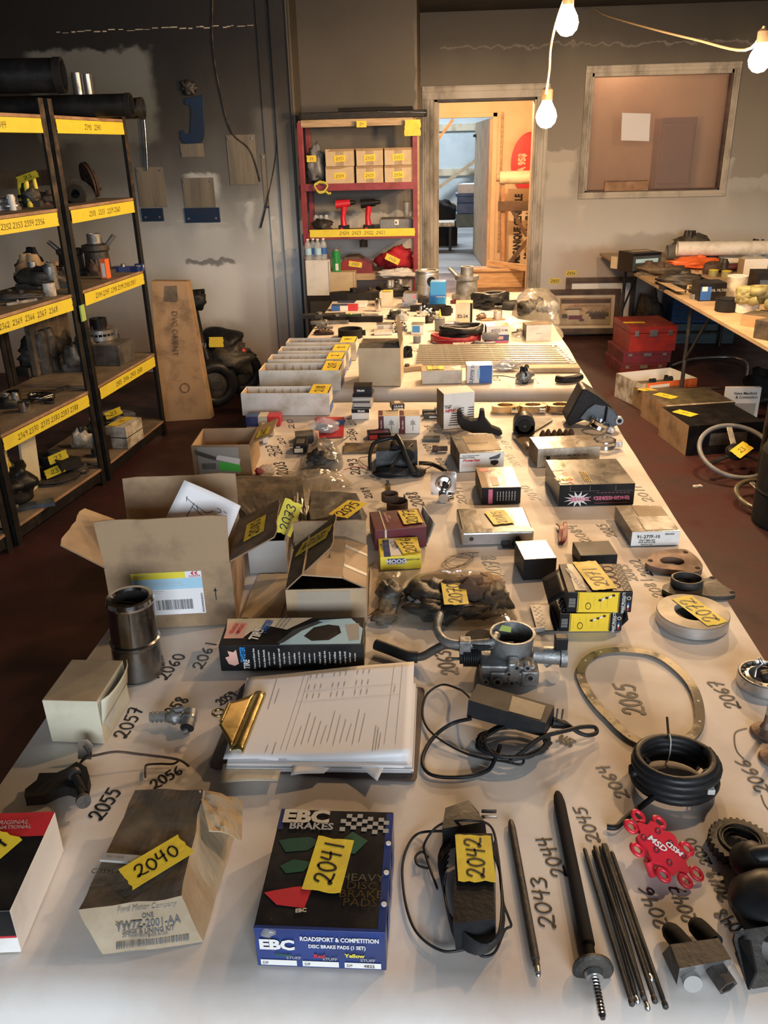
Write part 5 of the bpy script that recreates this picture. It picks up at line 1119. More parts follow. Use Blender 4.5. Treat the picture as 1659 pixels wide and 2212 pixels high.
wbuild(ptube([(902,1420,ZT+.013),(880,1417,ZT+.013),(845,1404,ZT+.014),(812,1392,ZT+.015)],.0115,'black_rubber',14),'rubber_hose',o)
m=MB();a=P(992,1390,ZT+.062);m.box(a.x,a.x+.022,a.y-.011,a.y+.011,a.z-.022,a.z+.010,'cast_alu');wbuild(m,'pipe_bracket',o,bevel=.002)
m=MB();a=P(1078,1362,zt+.004);m.prism([(0,0),(.022,-.004),(.024,.008),(.006,.012)],0,.001,'pale_green_tape',Matrix.Translation(a)@Matrix.Rotation(.4,4,'X'));wbuild(m,'green_tape_scrap',o)
# laptop power brick
o=thing('power_brick','long dark grey laptop power brick resting on its tangled cord','power adapter',P(1100,1600,ZT))
zt=ZT+.058;zb=ZT+.028
m=MB();hexa(m,[P(1008,1548,zb),P(1174,1592,zb),P(1197,1560,zb),P(1030,1520,zb),P(1012,1512,zt),P(1179,1562,zt),P(1197,1524,zt),P(1031,1477,zt)],{'top':'adapter_grey'},(2,2,2),0);wbuild(m,'brick_body',o,bevel=.005)
m=MB();m.add([P(x,y,zt+.0006)for x,y in((1099,1536),(1168,1555),(1179,1524),(1107,1503))],[[0,1,2,3]],'label_soot');wbuild(m,'rating_label',o)
def Z4(x,y):return(780+x/3.072,1300+y/3.072)
m=MB()
ptube([(*Z4(725,640),ZT+.04),(*Z4(690,605),ZT+.035),(*Z4(650,580),ZT+.02),(*Z4(540,550),ZT+.006),(*Z4(440,610),ZT+.004),(*Z4(408,720),ZT+.004),(*Z4(430,820),ZT+.004),(*Z4(520,910),ZT+.008),(*Z4(680,1000),ZT+.004),(*Z4(820,1040),ZT+.005),(*Z4(950,1060),ZT+.008),(*Z4(1060,1080),ZT+.012),(*Z4(1070,1040),ZT+.014),(*Z4(960,1050),ZT+.014)],.0021,'black_rubber',8,8,m)
ptube([(*Z4(730,775),ZT+.03),(*Z4(600,810),ZT+.014),(*Z4(480,900),ZT+.006),(*Z4(410,1030),ZT+.004),(*Z4(430,1120),ZT+.004),(*Z4(520,1160),ZT+.004),(*Z4(700,1160),ZT+.004),(*Z4(840,1120),ZT+.004),(*Z4(890,1040),ZT+.01),(*Z4(925,950),ZT+.02)],.0034,'black_rubber',8,8,m)
wbuild(m,'long_cord',o)
m=MB();r=random.Random(12)
for i in range(11):
 y0=800+i*14;pts=[]
 for k in range(11):
  t=2*math.pi*k/10+i*.35;X=1015+250*math.cos(t)*(1-.02*i)+r.uniform(-15,15);Yy=930+105*math.sin(t)+r.uniform(-14,14)
  pts.append((*Z4(X,Yy),ZT+.005+.0021*i+r.uniform(0,.003)))
 ptube(pts,.0024,'black_rubber',6,4,m)
wbuild(m,'tangled_cord',o)['kind']='stuff'
m=MB();ptube([(*Z4(1290,790),ZT+.03),(*Z4(1350,800),ZT+.026),(*Z4(1430,860),ZT+.015),(*Z4(1500,885),ZT+.01),(*Z4(1560,870),ZT+.008),(*Z4(1550,832),ZT+.012),(*Z4(1470,830),ZT+.02),(*Z4(1380,850),ZT+.03),(*Z4(1200,900),ZT+.034),(*Z4(1080,990),ZT+.03),(*Z4(990,1060),ZT+.02)],.0036,'black_rubber',8,8,m);wbuild(m,'plug_lead',o)
a=P(*Z4(1270,800),ZT+.03);b=P(*Z4(1350,820),ZT+.026);m=MB();m.cyl(a,b,.010,'black_rubber',r1=.006);a2=P(*Z4(1295,775),ZT+.036)
for i in range(4):q=b+(b-a)*.12*i;m.cyl(q,q+(b-a)*.07,.0065-.0006*i,'black_rubber')
m.cyl(a2,a2+Vector((.002,.004,.018)),.0016,'cast_dark',n=8).cyl(a2+Vector((.009,0,0)),a2+Vector((.011,.004,.018)),.0016,'cast_dark',n=8);wbuild(m,'plug',o)
# differential gasket ring 2065
o=thing('cover_gasket','large mottled steel gasket ring around the number 2065','gasket',P(1385,1515,ZT))
out=[(1256,1424),(1275,1410),(1302,1401),(1335,1398),(1372,1400),(1405,1405),(1438,1418),(1465,1437),(1490,1460),(1508,1485),(1519,1515),(1523,1545),(1521,1568),(1509,1588),(1488,1602),(1458,1610),(1425,1612),(1392,1610),(1362,1598),(1335,1578),(1310,1553),(1285,1528),(1264,1500),(1249,1472),(1245,1448)]
out=smoothline(out+[out[0]],3)[:-1];ow=[P(x,y,ZT+.005)for x,y in out];cc=sum(ow,Vector())/len(ow)
iw=[]
for i in range(len(ow)):
 tn=(ow[(i+1)%len(ow)]-ow[i-1]).normalized();nn=Vector((-tn.y,tn.x,0));nn=nn if nn.dot(cc-ow[i])>0 else-nn;iw.append(ow[i]+nn*.0165)
wbuild(MB().ringprism([(p.x,p.y)for p in ow][::-1],[(p.x,p.y)for p in iw][::-1],ZT+.001,ZT+.005,'label_soot' if 0 else 'steel_mottled' if 'steel_mottled' in MATS else(mat('steel_mottled',(0.27,0.24,0.18),.35,.6,dirt=(0.05,.045,.035),amt=.5,scale=14,contrast=.05)and 'steel_mottled')),'ring',o,bevel=.0006)
for i in range(0,len(ow),5):
 p=(ow[i]+iw[i])/2;wbuild(MB().cyl((p.x,p.y,ZT+.005),(p.x,p.y,ZT+.0055),.0022,'table_paper',n=12),'bolt_hole',o)
# coiled rubber hose 2064
C=P(1457,1668,ZT+.022);o=thing('hose_coil','coil of thick black rubber hose tied with white cable ties','hose',(C.x,C.y,ZT))
pts=[];turns=5
for i in range(turns*28):
 t=2*math.pi*i/28+.6;k=i/28;rr=.056+.0035*math.sin(k*2.1);z=ZT+.0085+.0095*(k%5)*.9
 pts.append((C.x+rr*math.cos(t)*1.03,C.y+rr*math.sin(t)*.93,z))
wbuild(MB().tube(pts,.0078,'black_rubber',12),'hose',o)
e=pts[0];wbuild(ptube([(1400,1640,ZT+.045),(1385,1655,ZT+.034),(1368,1672,ZT+.026),(1366,1655,ZT+.03)],.0062,'black_rubber'),'hose_end',o)
wbuild(ptube([(1412,1722,ZT+.014),(1385,1742,ZT+.010),(1352,1768,ZT+.006),(1332,1786,ZT+.005),(1311,1786,ZT+.004)],[.006]*21,'black_rubber',8),'tail',o)if 0 else wbuild(ptube([(1412,1722,ZT+.014),(1385,1742,ZT+.010),(1352,1768,ZT+.006),(1332,1786,ZT+.005),(1311,1786,ZT+.004)],.0045,'black_rubber',8),'tail',o)
wbuild(ptube([(1441,1550,ZT+.05),(1443,1575,ZT+.05),(1446,1605,ZT+.052)],.002,'black_matte'),'wire_end',o)
for px,py,ang in((1443,1612,95),(1526,1688,-30)):
 q=P(px,py,ZT+.03);T=Matrix.Translation((q.x,q.y,ZT+.026))@Matrix.Rotation(R(ang),4,'Z')@Matrix.Rotation(R(90),4,'X')
 wbuild(MB().torus((0,0,0),.0125,.0013,'zip_tie',24,6,T,.85,2.05),'cable_tie',o)
q=P(1534,1706,ZT+.03);wbuild(MB().box(q.x-.005,q.x+.006,q.y-.006,q.y+.004,q.z-.005,q.z+.004,'zip_tie'),'tie_head',o,bevel=.001)
# bearing 2067, valves 2066 at the right edge
C=P(1648,1480,ZT);o=thing('bearing_ring','steel bearing ring with a spring clip, cut by the right edge','bearing',C)
wbuild(MB().lathe([(.046,0),(.047,.004),(.047,.024),(.045,.026),(.042,.026),(.040,.021),(.036,.017),(.034,.021),(.028,.023),(.028,.0)],'steel',48,Matrix.Translation(C),close=True),'outer_race',o)
for i in range(18):
 t=2*math.pi*i/18;wbuild(MB().cyl((C.x+.038*math.cos(t),C.y+.038*math.sin(t),ZT+.020),(C.x+.038*math.cos(t),C.y+.038*math.sin(t),ZT+.0255),.0032,'cast_dark',n=8),'roller',o)
wbuild(MB().tube([C+Vector((-.022,-.01,.025)),C+Vector((-.020,-.004,.04)),C+Vector((-.006,.004,.044)),C+Vector((-.014,.006,.056))],.003,'steel',6).blob(C+Vector((.012,0,.018)),(.018,.016,.014),'cast_dark',2),'clip',o)
for(px,py,lab,top)in((1652,1583,'engine valve standing on its head beside the bearing ring',1490),(1672,1640,'second engine valve head, mostly outside the right edge',1550)):
 C=P(px,py,ZT);o=thing('engine_valve',lab,'engine part',C);T=Matrix.Translation(C)
 wbuild(MB().lathe([(.024,0),(.0245,.002),(.022,.006),(.010,.012),(.0055,.022),(.0045,.04)],'rust_light',32,T),'valve_head',o);wbuild(MB().lathe([(.0046,.036),(.0046,.105),(.0038,.108)],'steel',16,T),'stem',o)
# carton 2068 with clear tape
c=obox('taped_carton','taped cardboard carton with its left flap raised, behind the tyre box','box',(622,1350),(794,1346),1237,(632,1182),'kraft_light','kraft_sooty',seed=2)if 0 else obox('taped_carton','taped cardboard carton with its left flap raised, behind the tyre box','box',(622,1350),(794,1346),1237,(632,1180),'kraft_light','kraft_sooty',h=.085)
c.done();W_,H_=c.S['front']
m=MB();m.grid(lambda u,v:c.F['front']@Vector((W_*(.14+.66*u),H_*(.05+.90*v),.002+.0014*noise.noise(Vector((u*9,v*7,1))))),14,8,'film_clear');m.build('clear_tape',c.root)
f,T_=c.flap('left',.13,-50,'kraft_sooty','kraft_sooty',(.0,-.03),ragged=.004);tape_piece(c.root,T_@Matrix.Translation((.07,.07,.002))@Matrix.Rotation(R(70),4,'Z'),.10,.05,'2029',.026,'tape_yellow',180,.12,5)
f,T_=c.flap('right',.055,-62,'kraft_light','kraft',(0,0));
T2=T_@Matrix.Translation((0,.055,0))@Matrix.Rotation(R(-22),4,'X')
MB().box(.002,c.d-.006,0,.085,-.003,0,'kraft_light',T2).build('flap_panel',c.root);facetext(c.root,T2,'T...H SP',c.d*.45,.06,.015,'ink',90,.0)
for xx in(.25,.7):MB().box(c.d*xx,c.d*xx+.012,0,.055,.0006,.001,'print_cream',T_).build('tape_strip',c.root);
f,T_=c.flap('back',.07,-10,'kraft','kraft')
# sooty boxes behind it
c=obox('sooty_box','pale sooty open box with yellow tape draped over its edge','box',(540,1240),(622,1237),1150,(548,1108),'sooty_grey','dark_interior',h=.085)
c.b.m=[('print_grey' if(x=='sooty_grey')else x)for x in c.b.m];c.done()
f,T_=c.flap('right',.05,20,'sooty_grey','dark_film',ragged=.006)
TT=Matrix.Translation(P(622,1118,ZT+.12)-c.root.location)@Matrix.Rotation(R(80),4,'X')@Matrix.Rotation(R(68),4,'Z')
tp=tape_piece(c.root,Matrix.Rotation(-c.root.rotation_euler[2],4,'Z')@TT,.085,.045,'2073',.024,'tape_clean',0,.12,3)
o=thing('crushed_carton','dark grey crushed carton with torn right end and 2075 tape','box',P(725,1150,ZT));zt=ZT+.075
m=MB();hexa(m,[P(668,1172,ZT),P(788,1165,ZT),P(792,1115,ZT),P(665,1110,ZT),P(668,1120,zt),P(778,1110,zt),P(770,1065,zt),P(672,1058,zt)],{'top':'sooty_grey','front':'kraft_sooty','right':'sooty_grey'},(10,8,4),.003,25,6);wbuild(m,'carton_body',o)
tape_piece(o,Matrix.Translation(P(752,1099,zt+.006)-o.location)@Matrix.Rotation(R(66),4,'Z'),.105,.058,'2075',.030,'tape_yellow',0,.12,8)
m=MB();m.grid(lambda u,v:(P(642,1062,ZT+.085)*(1-u)+P(668,1095,ZT+.07)*u)*(1-v)+(P(632,1190,ZT+.05)*(1-u)+P(668,1180,ZT+.05)*u)*v+Vector((0,0,.01*noise.noise(Vector((u*5,v*5,1))))),8,12,'dark_film',False)
solo(m,'film_sheet','shiny dark crumpled film between the sooty box and the 2075 carton','wrapping',solid=.001)
q=P(657,1158,ZT+.06);solo(MB().blob(q,(.014,.02,.022),'white_plastic',2,.1,2,16,12,None,None),'bottle_tip','white plastic tip poking out beside the shiny dark film','bottle')
m=MB();a4=[P(540,1122,ZT+.06),P(660,1110,ZT+.05),P(652,1030,ZT+.05),P(425,1030,ZT+.035)]
def bend(u,v):return(a4[0]*(1-u)+a4[1]*u)*(1-v)+(a4[3]*(1-u)+a4[2]*u)*v+Vector((0,0,.014*math.sin(v*math.pi)+.006*noise.noise(Vector((u*5,v*4,3)))))
m.grid(bend,14,10,'kraft_sooty',False);solo(m,'cardboard_flap','long dark brown folded cardboard strip behind the open carton','cardboard',solid=.003)
m=MB();a4b=[P(648,1068,ZT+.02),P(768,1052,ZT+.006),P(735,1022,ZT+.006),P(600,1020,ZT+.02)]
m.grid(lambda u,v:(a4b[0]*(1-u)+a4b[1]*u)*(1-v)+(a4b[3]*(1-u)+a4b[2]*u)*v+Vector((0,0,.035*math.sin(v*math.pi)*math.sin(u*math.pi)+.012*abs(noise.noise(Vector((u*6,v*6,3)))))),16,12,'film_smoky',False);solo(m,'plastic_wrap','brownish crumpled plastic wrap behind the 2075 carton','wrapping')
# kraft sheets lying under the boxes
for k,(q4_,lab)in enumerate([(((520,1335),(600,1345),(640,1240),(560,1240)),'loose tan paper strip left of the taped carton'),(((795,1330),(838,1300),(812,1215),(800,1225)),'peach paper corner right of the taped carton')]):
 m=MB();qq=[P(x,y,ZT+.003+.001*k)for x,y in q4_];m.grid(lambda u,v:(qq[0]*(1-u)+qq[1]*u)*(1-v)+(qq[3]*(1-u)+qq[2]*u)*v+Vector((0,0,.006*abs(noise.noise(Vector((u*3,v*3,k)))))),8,8,'kraft_tan');solo(m,'paper_scrap',lab,'paper')
# plastic bag 2070
def bag(name,lab,cat,outline,zc,seed,m_='film_smoky',inner=(),n=18,zb=ZT,amp=.4,freq=5):
 o=thing(name,lab,cat,P(*[sum(v)/len(outline)for v in zip(*outline)],zb));po=smoothline(outline+[outline[0]],4)[:-1]
 ps=[P(x,y,zb+.002)for x,y in po];c=sum(ps,Vector())/len(ps);K=len(ps);vs=[];nr=9
 for j in range(nr+1):
  t=j/nr
  for p in ps:
   q=c+(p-c)*t;h=zc*(1-t**3)**.8;g=noise.noise(q*freq*6+Vector((seed,0,0)));g2=abs(noise.noise(q*freq*14+Vector((0,seed,0))))
   vs.append(Vector((q.x,q.y,zb+.001+max(0,h*(1+amp*g)-.010*g2*(1-t**6)))))
 m=MB();m.add(vs,[[j*K+i,j*K+(i+1)%K,(j+1)*K+(i+1)%K,(j+1)*K+i]for j in range(nr)for i in range(K)],m_,True)
 wbuild(m,'film',o)
 for k,(x,y,rx,ry,rz_,mm)in enumerate(inner):
  q=P(x,y,zb+rz_*.5);wbuild(MB().blob((q.x,q.y,zb+rz_*.75),(rx,ry,rz_),mm,seed+k,.45,2.6,18,12,None,.3),'contents',o)
 return o
o=bag('plastic_bag','crumpled clear plastic bag full of brown parts with 2070 tape','bag',[(845,1350),(1000,1360),(1108,1342),(1112,1320),(1075,1245),(1000,1235),(905,1240),(870,1280)],.032,3,'film_smoky',[(930,1290,.06,.05,.026,'cast_dark'),(1010,1285,.06,.05,.030,'rust'),(1060,1300,.04,.05,.024,'kraft_sooty'),(950,1325,.06,.035,.022,'cast_dark'),(1020,1325,.05,.03,.018,'kraft_sooty'),(900,1310,.03,.03,.016,'grey_plastic'),(1055,1265,.035,.03,.02,'kraft')])
tape_piece(o,Matrix.Translation(P(982,1281,ZT+.046)-o.location)@Matrix.Rotation(R(-86),4,'Z'),.098,.052,'2070',.030,'tape_yellow',180,.12,8)
bag('plastic_bag','smaller brown plastic bag left of the 2070 bag','bag',[(812,1355),(840,1345),(858,1290),(880,1245),(855,1238),(815,1250),(818,1290)],.03,8,'film_smoky',[(842,1285,.028,.04,.022,'cast_dark'),(832,1335,.025,.025,.012,'kraft_sooty')])
# wine-red box 2077 and yellow box 2076
c=cbox('parts_box','wine red box with white stripe and 2077 tape','box',(811,1190),(922,1181),1146,(818,1104),'print_maroon',seed=3,wear=.0006)
c.rect('top',.19,0,.215,1,'print_cream').rect('front',.19,0,.225,1,'print_cream');
for i,t_ in enumerate(('transmission','parts')):c.text('top',t_,.30+.05*i,.6,.008,'print_salmon',rot=-88,bold=.0)
c.tape('top',.76,.52,.085,.05,-88,'2077',.030,trot=180).done()
m=MB();m.grid(lambda u,v:Vector((c.w+.001+.02*v*(1-u*.5),c.d*u,c.h*(.15+.95*v))),6,4,'white_sooty');m.build('open_end_flap',c.root,solid=.0012)
c=cbox('parts_box','small bright yellow box with blue label and 2076 tape','box',(822,1232),(910,1228),1204,(820,1163),'print_lemon',seed=4)
c.rect('top',.10,0,.26,.9,'print_navy').rect('top',.26,.05,.52,.95,'print_white').rect('front',.18,.42,.60,.85,'print_navy').text('front','MOOG',.39,.67,.011,'print_white',bold=.04,sx=1.1).text('front','PROBLEM SOLVER',.39,.50,.0035,'print_white').text('front','MADE IN USA',.8,.75,.004,'print_navy')
c.text('top','MOOG',.08,.5,.008,'print_navy',rot=-80,bold=.03).text('top','K 8411',.36,.55,.012,'ink',rot=-80,bold=.0,sx=.8).text('top','8 20M',.44,.55,.008,'ink',rot=-80)
c.tape('top',.72,.50,.080,.048,-78,'2076',.028,'tape_yellow',trot=180).done()
# grey control unit
c=cbox('control_unit','flat grey metal control unit with dark sooty top and tape','control unit',(998,1180),(1152,1176),1152,(992,1098),'steel',mats={'top':'label_soot'},seed=5,bevel=.004)
c.rect('top',.05,.12,.30,.9,'gold_film').rect('top',.12,.55,.22,.62,'label_soot').rect('top',.78,.15,.92,.9,'dark_film').rect('top',0,0,1,.14,'dark_film')
for u in(.13,.78):MB().cyl((c.w*u,-.0012,c.h*.55),(c.w*u,.002,c.h*.55),.0055,'cast_dark',n=18).build('screw_hole',c.root)
c.tape('top',.58,.55,.085,.055,-80,'2085',.026,'tape_yellow',trot=180).done()
for x0,x1 in((.55,.68),(.70,.84)):MB().box(c.w*x0,c.w*x1,-.022,-.001,.002,.014,'black_plastic').build('connector',c.root,bevel=.001)
# thin wires 2078
o=thing('thin_wires','loosely looped thin wires lying beside 2078','wire',P(990,1215,ZT));m=MB();r=random.Random(4)
for k in range(5):
 pts=[(990+(28+4*k)*math.cos(t*.7+k)+r.uniform(-4,4),1212+(10+3*k)*math.sin(t*.7+k*.7)+r.uniform(-3,3),ZT+.002+.0006*k)for t in range(9)]
 ptube(pts,.0006,'cast_dark',4,4,m)
wbuild(m,'wire',o)
# small glossy black box and its neighbour
c=cbox('parts_box','small black cube box with shiny coppery top','box',(1130,1254),(1200,1250),1209,(1116,1169),'print_black',mats={'top':'gold_film'},seed=5).done()
c=cbox('parts_box','flat black box partly hidden behind the piston ring cartons','box',(1252,1225),(1332,1222),1205,(1248,1170),'print_black',seed=5,h=.03).done()
# two black and yellow cartons 2071
def ringbox(lab,bl,br,z0,h,d,tape_):
 c=cbox('ring_carton',lab,'box',bl,br,0,None,'print_black',z0=z0,h=h,d=d,seed=6,group='piston ring cartons')
 c.rect('front',.16,.0,.80,1,'print_yellow').rect('front',.17,.04,.18,.96,'print_black').rect('front',.785,.04,.795,.96,'print_black')
 for i in range(5):c.rect('front',.22+.1*i,.15+.1*(i%3),.222+.1*i,.8,'ink_soft')
 q=MB();W_,H_=c.S['front']
 q.torus((.33*W_,.32*H_,.001),.0065,.0008,'ink',24,5,c.F['front'],.8,1.15);q.build('ring_mark',c.root)
 for i in range(5):c.patch('front',[(.48+.05*i,.58+.06*i),(.52+.05*i,.56+.06*i),(.53+.05*i,.66+.06*i),(.49+.05*i,.68+.06*i)],'print_white' if i%2 else 'ink','printed_part')
 c.text('front','GRANT PRODUCTS',.86,.5,.0055,'print_white',rot=90,bold=.02,sx=.75).text('front','GLENDALE, CA 91201',.89,.48,.004,'print_white',rot=90,bold=.0,sx=.7)
 c.rect('front',.93,.1,.955,.25,'print_red').rect('front',.93,.25,.955,.38,'print_white').rect('front',.93,.38,.955,.5,'print_blue');q=MB();q.torus((.945*W_,.72*H_,.001),.0035,.0007,'print_white',16,5,c.F['front']);q.build('ring_mark',c.root)
 for i in range(6):c.text('front','piston rings anneaux',.035+.017*i,.5,.0028,'print_grey',rot=90,sx=.8)
 return c
c=ringbox('black and yellow piston ring carton, lower of the two stacked',(1207,1364),(1342,1363),ZT,.043,.125,0)
for i in range(14):
 for j in range(3):
  if(i+j)%2:c.rect1('top',.02+.03*j-.0,.05+.065*i,.05+.03*j,.05+.065*(i+.5),'print_grey')
c.done()
m=MB();m.grid(lambda u,v:Vector((c.w+.001+.014*v,.01+.05*u,c.h*(.1+.75*v*(1-abs(u-.5))))),4,4,'print_black');m.build('end_flap',c.root,solid=.0012)
m=MB();m.box(-.045,-.002,.0,.105,.001,.003,'print_black');
for i in range(12):
 for j in range(3):
  if(i+j)%2:m.box(-.04+.006*j,-.035+.006*j,.008*i+.004,.008*i+.009,.003,.0033,'print_grey')
m.build('open_flap',c.root)
A=P(1207,1364,ZT)+Vector((0,0,.044))
bl2=proj(A+Vector((.013,.004,0)));br2=proj(A+Vector((.013+c.w*1.02,.006,0)))
c=ringbox('black and yellow piston ring carton with 2071 tape, upper of the two stacked',bl2,br2,ZT+.044,.047,.125,1)
c.rect('top',.12,.04,.30,.98,'dark_film').text('top','INSTALLATION KIT',.18,.45,.0105,'print_white',rot=-78,bold=.03,sx=.75).rect('top',.70,.02,.97,.98,'kraft_tan').rect('top',.86,.02,1,.98,'print_black')
for i in range(14):
 for j in range(3):
  if(i+j)%2:c.rect1('top',.88+.035*j,.04+.065*i,.91+.035*j,.04+.065*(i+.5),'print_grey')
q=MB()
for i in range(4):q.torus((c.w*.76,c.d*(.2+.2*i),c.h+.001),.011,.0018,'rust',24,6,None,1,.9)
q.build('printed_rings',c.root)
c.tape('top',.50,.55,.125,.052,-80,'2071',.030,'tape_yellow',trot=180,off=(.01,0)).done()
m=MB();m.grid(lambda u,v:Vector((-.002-.035*v,.0+.11*u,c.h*(.9-.5*v)-.0)),5,4,'print_black');m.build('side_flap',c.root,solid=.0012)
# steel disc 2072
C=P(1498,1353,ZT);a=P(1421,1340,ZT);rr=(P(1576,1345,ZT)-P(1421,1345,ZT)).length/2*.985;hh=.026
o=thing('steel_disc','heavy bright steel ring disc with 2072 tape over its hole','disc',C)
C=P(1497,1320,ZT+hh);T=Matrix.Translation((C.x,C.y,ZT))
mat('steel_lathe',(0.34,0.31,0.26),.45,.3,dirt=(.2,.18,.14),amt=.5,scale=8)
wbuild(MB().lathe([(rr*.99,0),(rr,.001),(rr,hh-.001),(rr*.985,hh)],'steel_brushed',64,T,caps=False).lathe([(rr*.985,hh),(rr*.52,hh),(rr*.50,hh-.001),(rr*.49,hh-.012),(0,hh-.013)],'steel_lathe',64,T,caps=False),'disc',o)
wbuild(MB().lathe([(0,hh-.0125),(rr*.47,hh-.0125),(rr*.47,hh-.0115),(0,hh-.0115)],'cast_dark',40,T),'bore',o)
tape_piece(o,Matrix.Translation(P(1510,1318,ZT+hh+.001)-o.location)@Matrix.Rotation(R(-68),4,'Z'),.118,.048,'2072',.034,'tape_clean',180,.11,8)
# rusty flanges 2082 and 2081
def flange(lab,outline,hole,zh,m_,holes,cup=None,hole_r=None):
 c=P(*[sum(v)/len(outline)for v in zip(*outline)],ZT);o=thing('exhaust_flange',lab,'flange',c)
 po=smoothline(outline+[outline[0]],4)[:-1];ow=[P(x,y,ZT+zh)for x,y in po];hc=P(*hole,ZT+zh)
 n=len(ow);it=[]
 for p in ow:
  d=(p-hc);d.z=0;d.normalize();it.append((hc.x+d.x*hole_r[0],hc.y+d.y*hole_r[1]))
 wbuild(MB().ringprism([(p.x,p.y)for p in ow][::-1],it[::-1],ZT,ZT+zh,m_),'plate',o,bevel=.0015)
 for hx_,hy in holes:
  q=P(hx_,hy,ZT+zh);wbuild(MB().cyl((q.x,q.y,q.z),(q.x,q.y,q.z+.0006),.006,'dark_interior',n=16),'bolt_hole',o)
 if cup:
  wbuild(MB().lathe([(hole_r[0]+.005,0),(hole_r[0]+.004,cup),(hole_r[0],cup),(hole_r[0]-.001,0),(hole_r[0]+.005,0)],m_,32,Matrix.Translation((hc.x,hc.y,ZT+zh*.5))@Matrix.Diagonal((1,hole_r[1]/hole_r[0],1,1)),caps=False),'collar',o)
 return o
flange('rusty three-bolt flange lying near the right table edge',[(1394,1215),(1400,1204),(1425,1190),(1470,1186),(1488,1190),(1510,1208),(1518,1226),(1500,1236),(1470,1232),(1430,1228),(1405,1222)],(1452,1212),.014,'rust_light',[(1405,1211),(1481,1193),(1507,1227)],None,(.028,.022))
flange('dark rusty flange with raised collar, behind the steel disc',[(1430,1272),(1436,1262),(1470,1254),(1520,1250),(1540,1246),(1560,1262),(1588,1280),(1578,1287),(1540,1288),(1490,1282),(1455,1284)],(1483,1262),.010,'cast_dark',[(1539,1248),(1582,1280)],.022,(.031,.026))
# red wire bundle 2084
o=thing('wire_bundle','small bundle of folded red wires beside 2084','wire',P(1215,1145,ZT));m=MB()
for k in range(9):
 ptube([(1202+k*1.5,1132+k*.5,ZT+.006+.001*(k%3)),(1210+k*.8,1140,ZT+.014),(1206+k*2,1158,ZT+.008),(1210+k,1172,ZT+.006),(1216+k,1156,ZT+.012),(1218+k*.7,1130-k*.3,ZT+.010)],.0022,'wire_red' if k%3 else 'print_maroon',6,4,m)
wbuild(m,'wires',o);wbuild(MB().torus(tuple(P(1217,1141,ZT+.010)),.010,.0014,'zip_tie',16,6),'tie',o)
# carton 2085 with white end
c=cbox('parts_box','sooty cream box with bright white labelled end, at the right edge','box',(1362,1180),(1466,1178),1149,(1332,1092),'print_black',mats={'top':'gold_film','front':'white_card','left':'dark_film'},seed=5,wear=.0006)
c.rect('top',.3,.05,.98,.55,'white_sooty').rect('top',.35,.55,.98,.95,'cream_brown').text('front','91-277F-10',.35,.66,.009,'ink',bold=.01).text('front','STAY SEAL KIT',.33,.42,.0045,'ink').text('front','FOR AUTO USE',.33,.27,.0045,'ink').text('front','MADE IN USA',.33,.12,.0035,'ink_soft').text('front','GENUINE',.78,.82,.004,'ink').done()
# long black box with upside-down lettering
c=cbox('engine_kit_box','large flat black box with upside-down pink lettering and white starburst','box',(1206,1094),(1368,1090),1048,(1172,994),'print_black',mats={'top':'dark_film','left':'dark_film'},seed=5,wear=.0005)
c.rect('top',.0,.55,.16,1,'gold_film').rect('top',.03,.05,.14,.35,'gold_film').text('top','GENE',.10,.22,.022,'brass_clip',rot=190,bold=.03,sx=.7).poly('top',[(.13,.12),(.2,.02),(.24,.2),(.17,.5),(.12,.45)],'print_red')
for i in range(3):c.rect('top',.18+.02*i,.72,.19+.02*i,.95,'brass_clip')
for i in range(4):c.rect('top',.36+.025*i,.1,.372+.025*i,.5,'brass_clip')
st=[(.25+.19*math.cos(2*math.pi*i/24)*(1 if i%2 else.45),.33+.38*math.sin(2*math.pi*i/24)*(1 if i%2 else.4))for i in range(24)]
c.poly('front',st,'print_white').text('front','POWER',.27,.33,.0125,'print_pink',rot=180,bold=.04,sx=.95).text('front','ENGINEERED',.70,.36,.0115,'print_pink',rot=180,bold=.04,sx=1.15,shear=-.3).rect('front',.48,.12,.92,.135,'print_pink')
for i in range(9):c.rect('front',.50+.05*i,.60,.53+.05*i,.615,'print_pink')
for u0,u1 in((.14,.40),(.40,.53),(.74,.97)):c.rect('front',u0,.70,u1,.706,'print_grey').rect('front',u0,.70,u0+.003,.95,'print_grey')
c.done()
# 2090 box with the round red seal
c=cbox('parts_box','square black box with gold film top and round red seal','box',(1040,1090),(1124,1088),1054,(1026,1010),'print_black',mats={'top':'gold_film','left':'kraft_sooty'},seed=5)
c.rect('front',.17,.05,.28,.9,'print_pink').rect('top',.0,.0,.18,1,'kraft_light').rect('top',.3,.1,.48,.5,'print_salmon')
for i in range(7):c.text('front','power grip timing',.40+.075*i,.5,.0035,'print_white',rot=90,bold=.02)
c.done();MB().cyl((c.w*.19,c.d*.86,c.h),(c.w*.19,c.d*.86,c.h+.0008),.014,'print_red',n=28).build('red_seal',c.root)
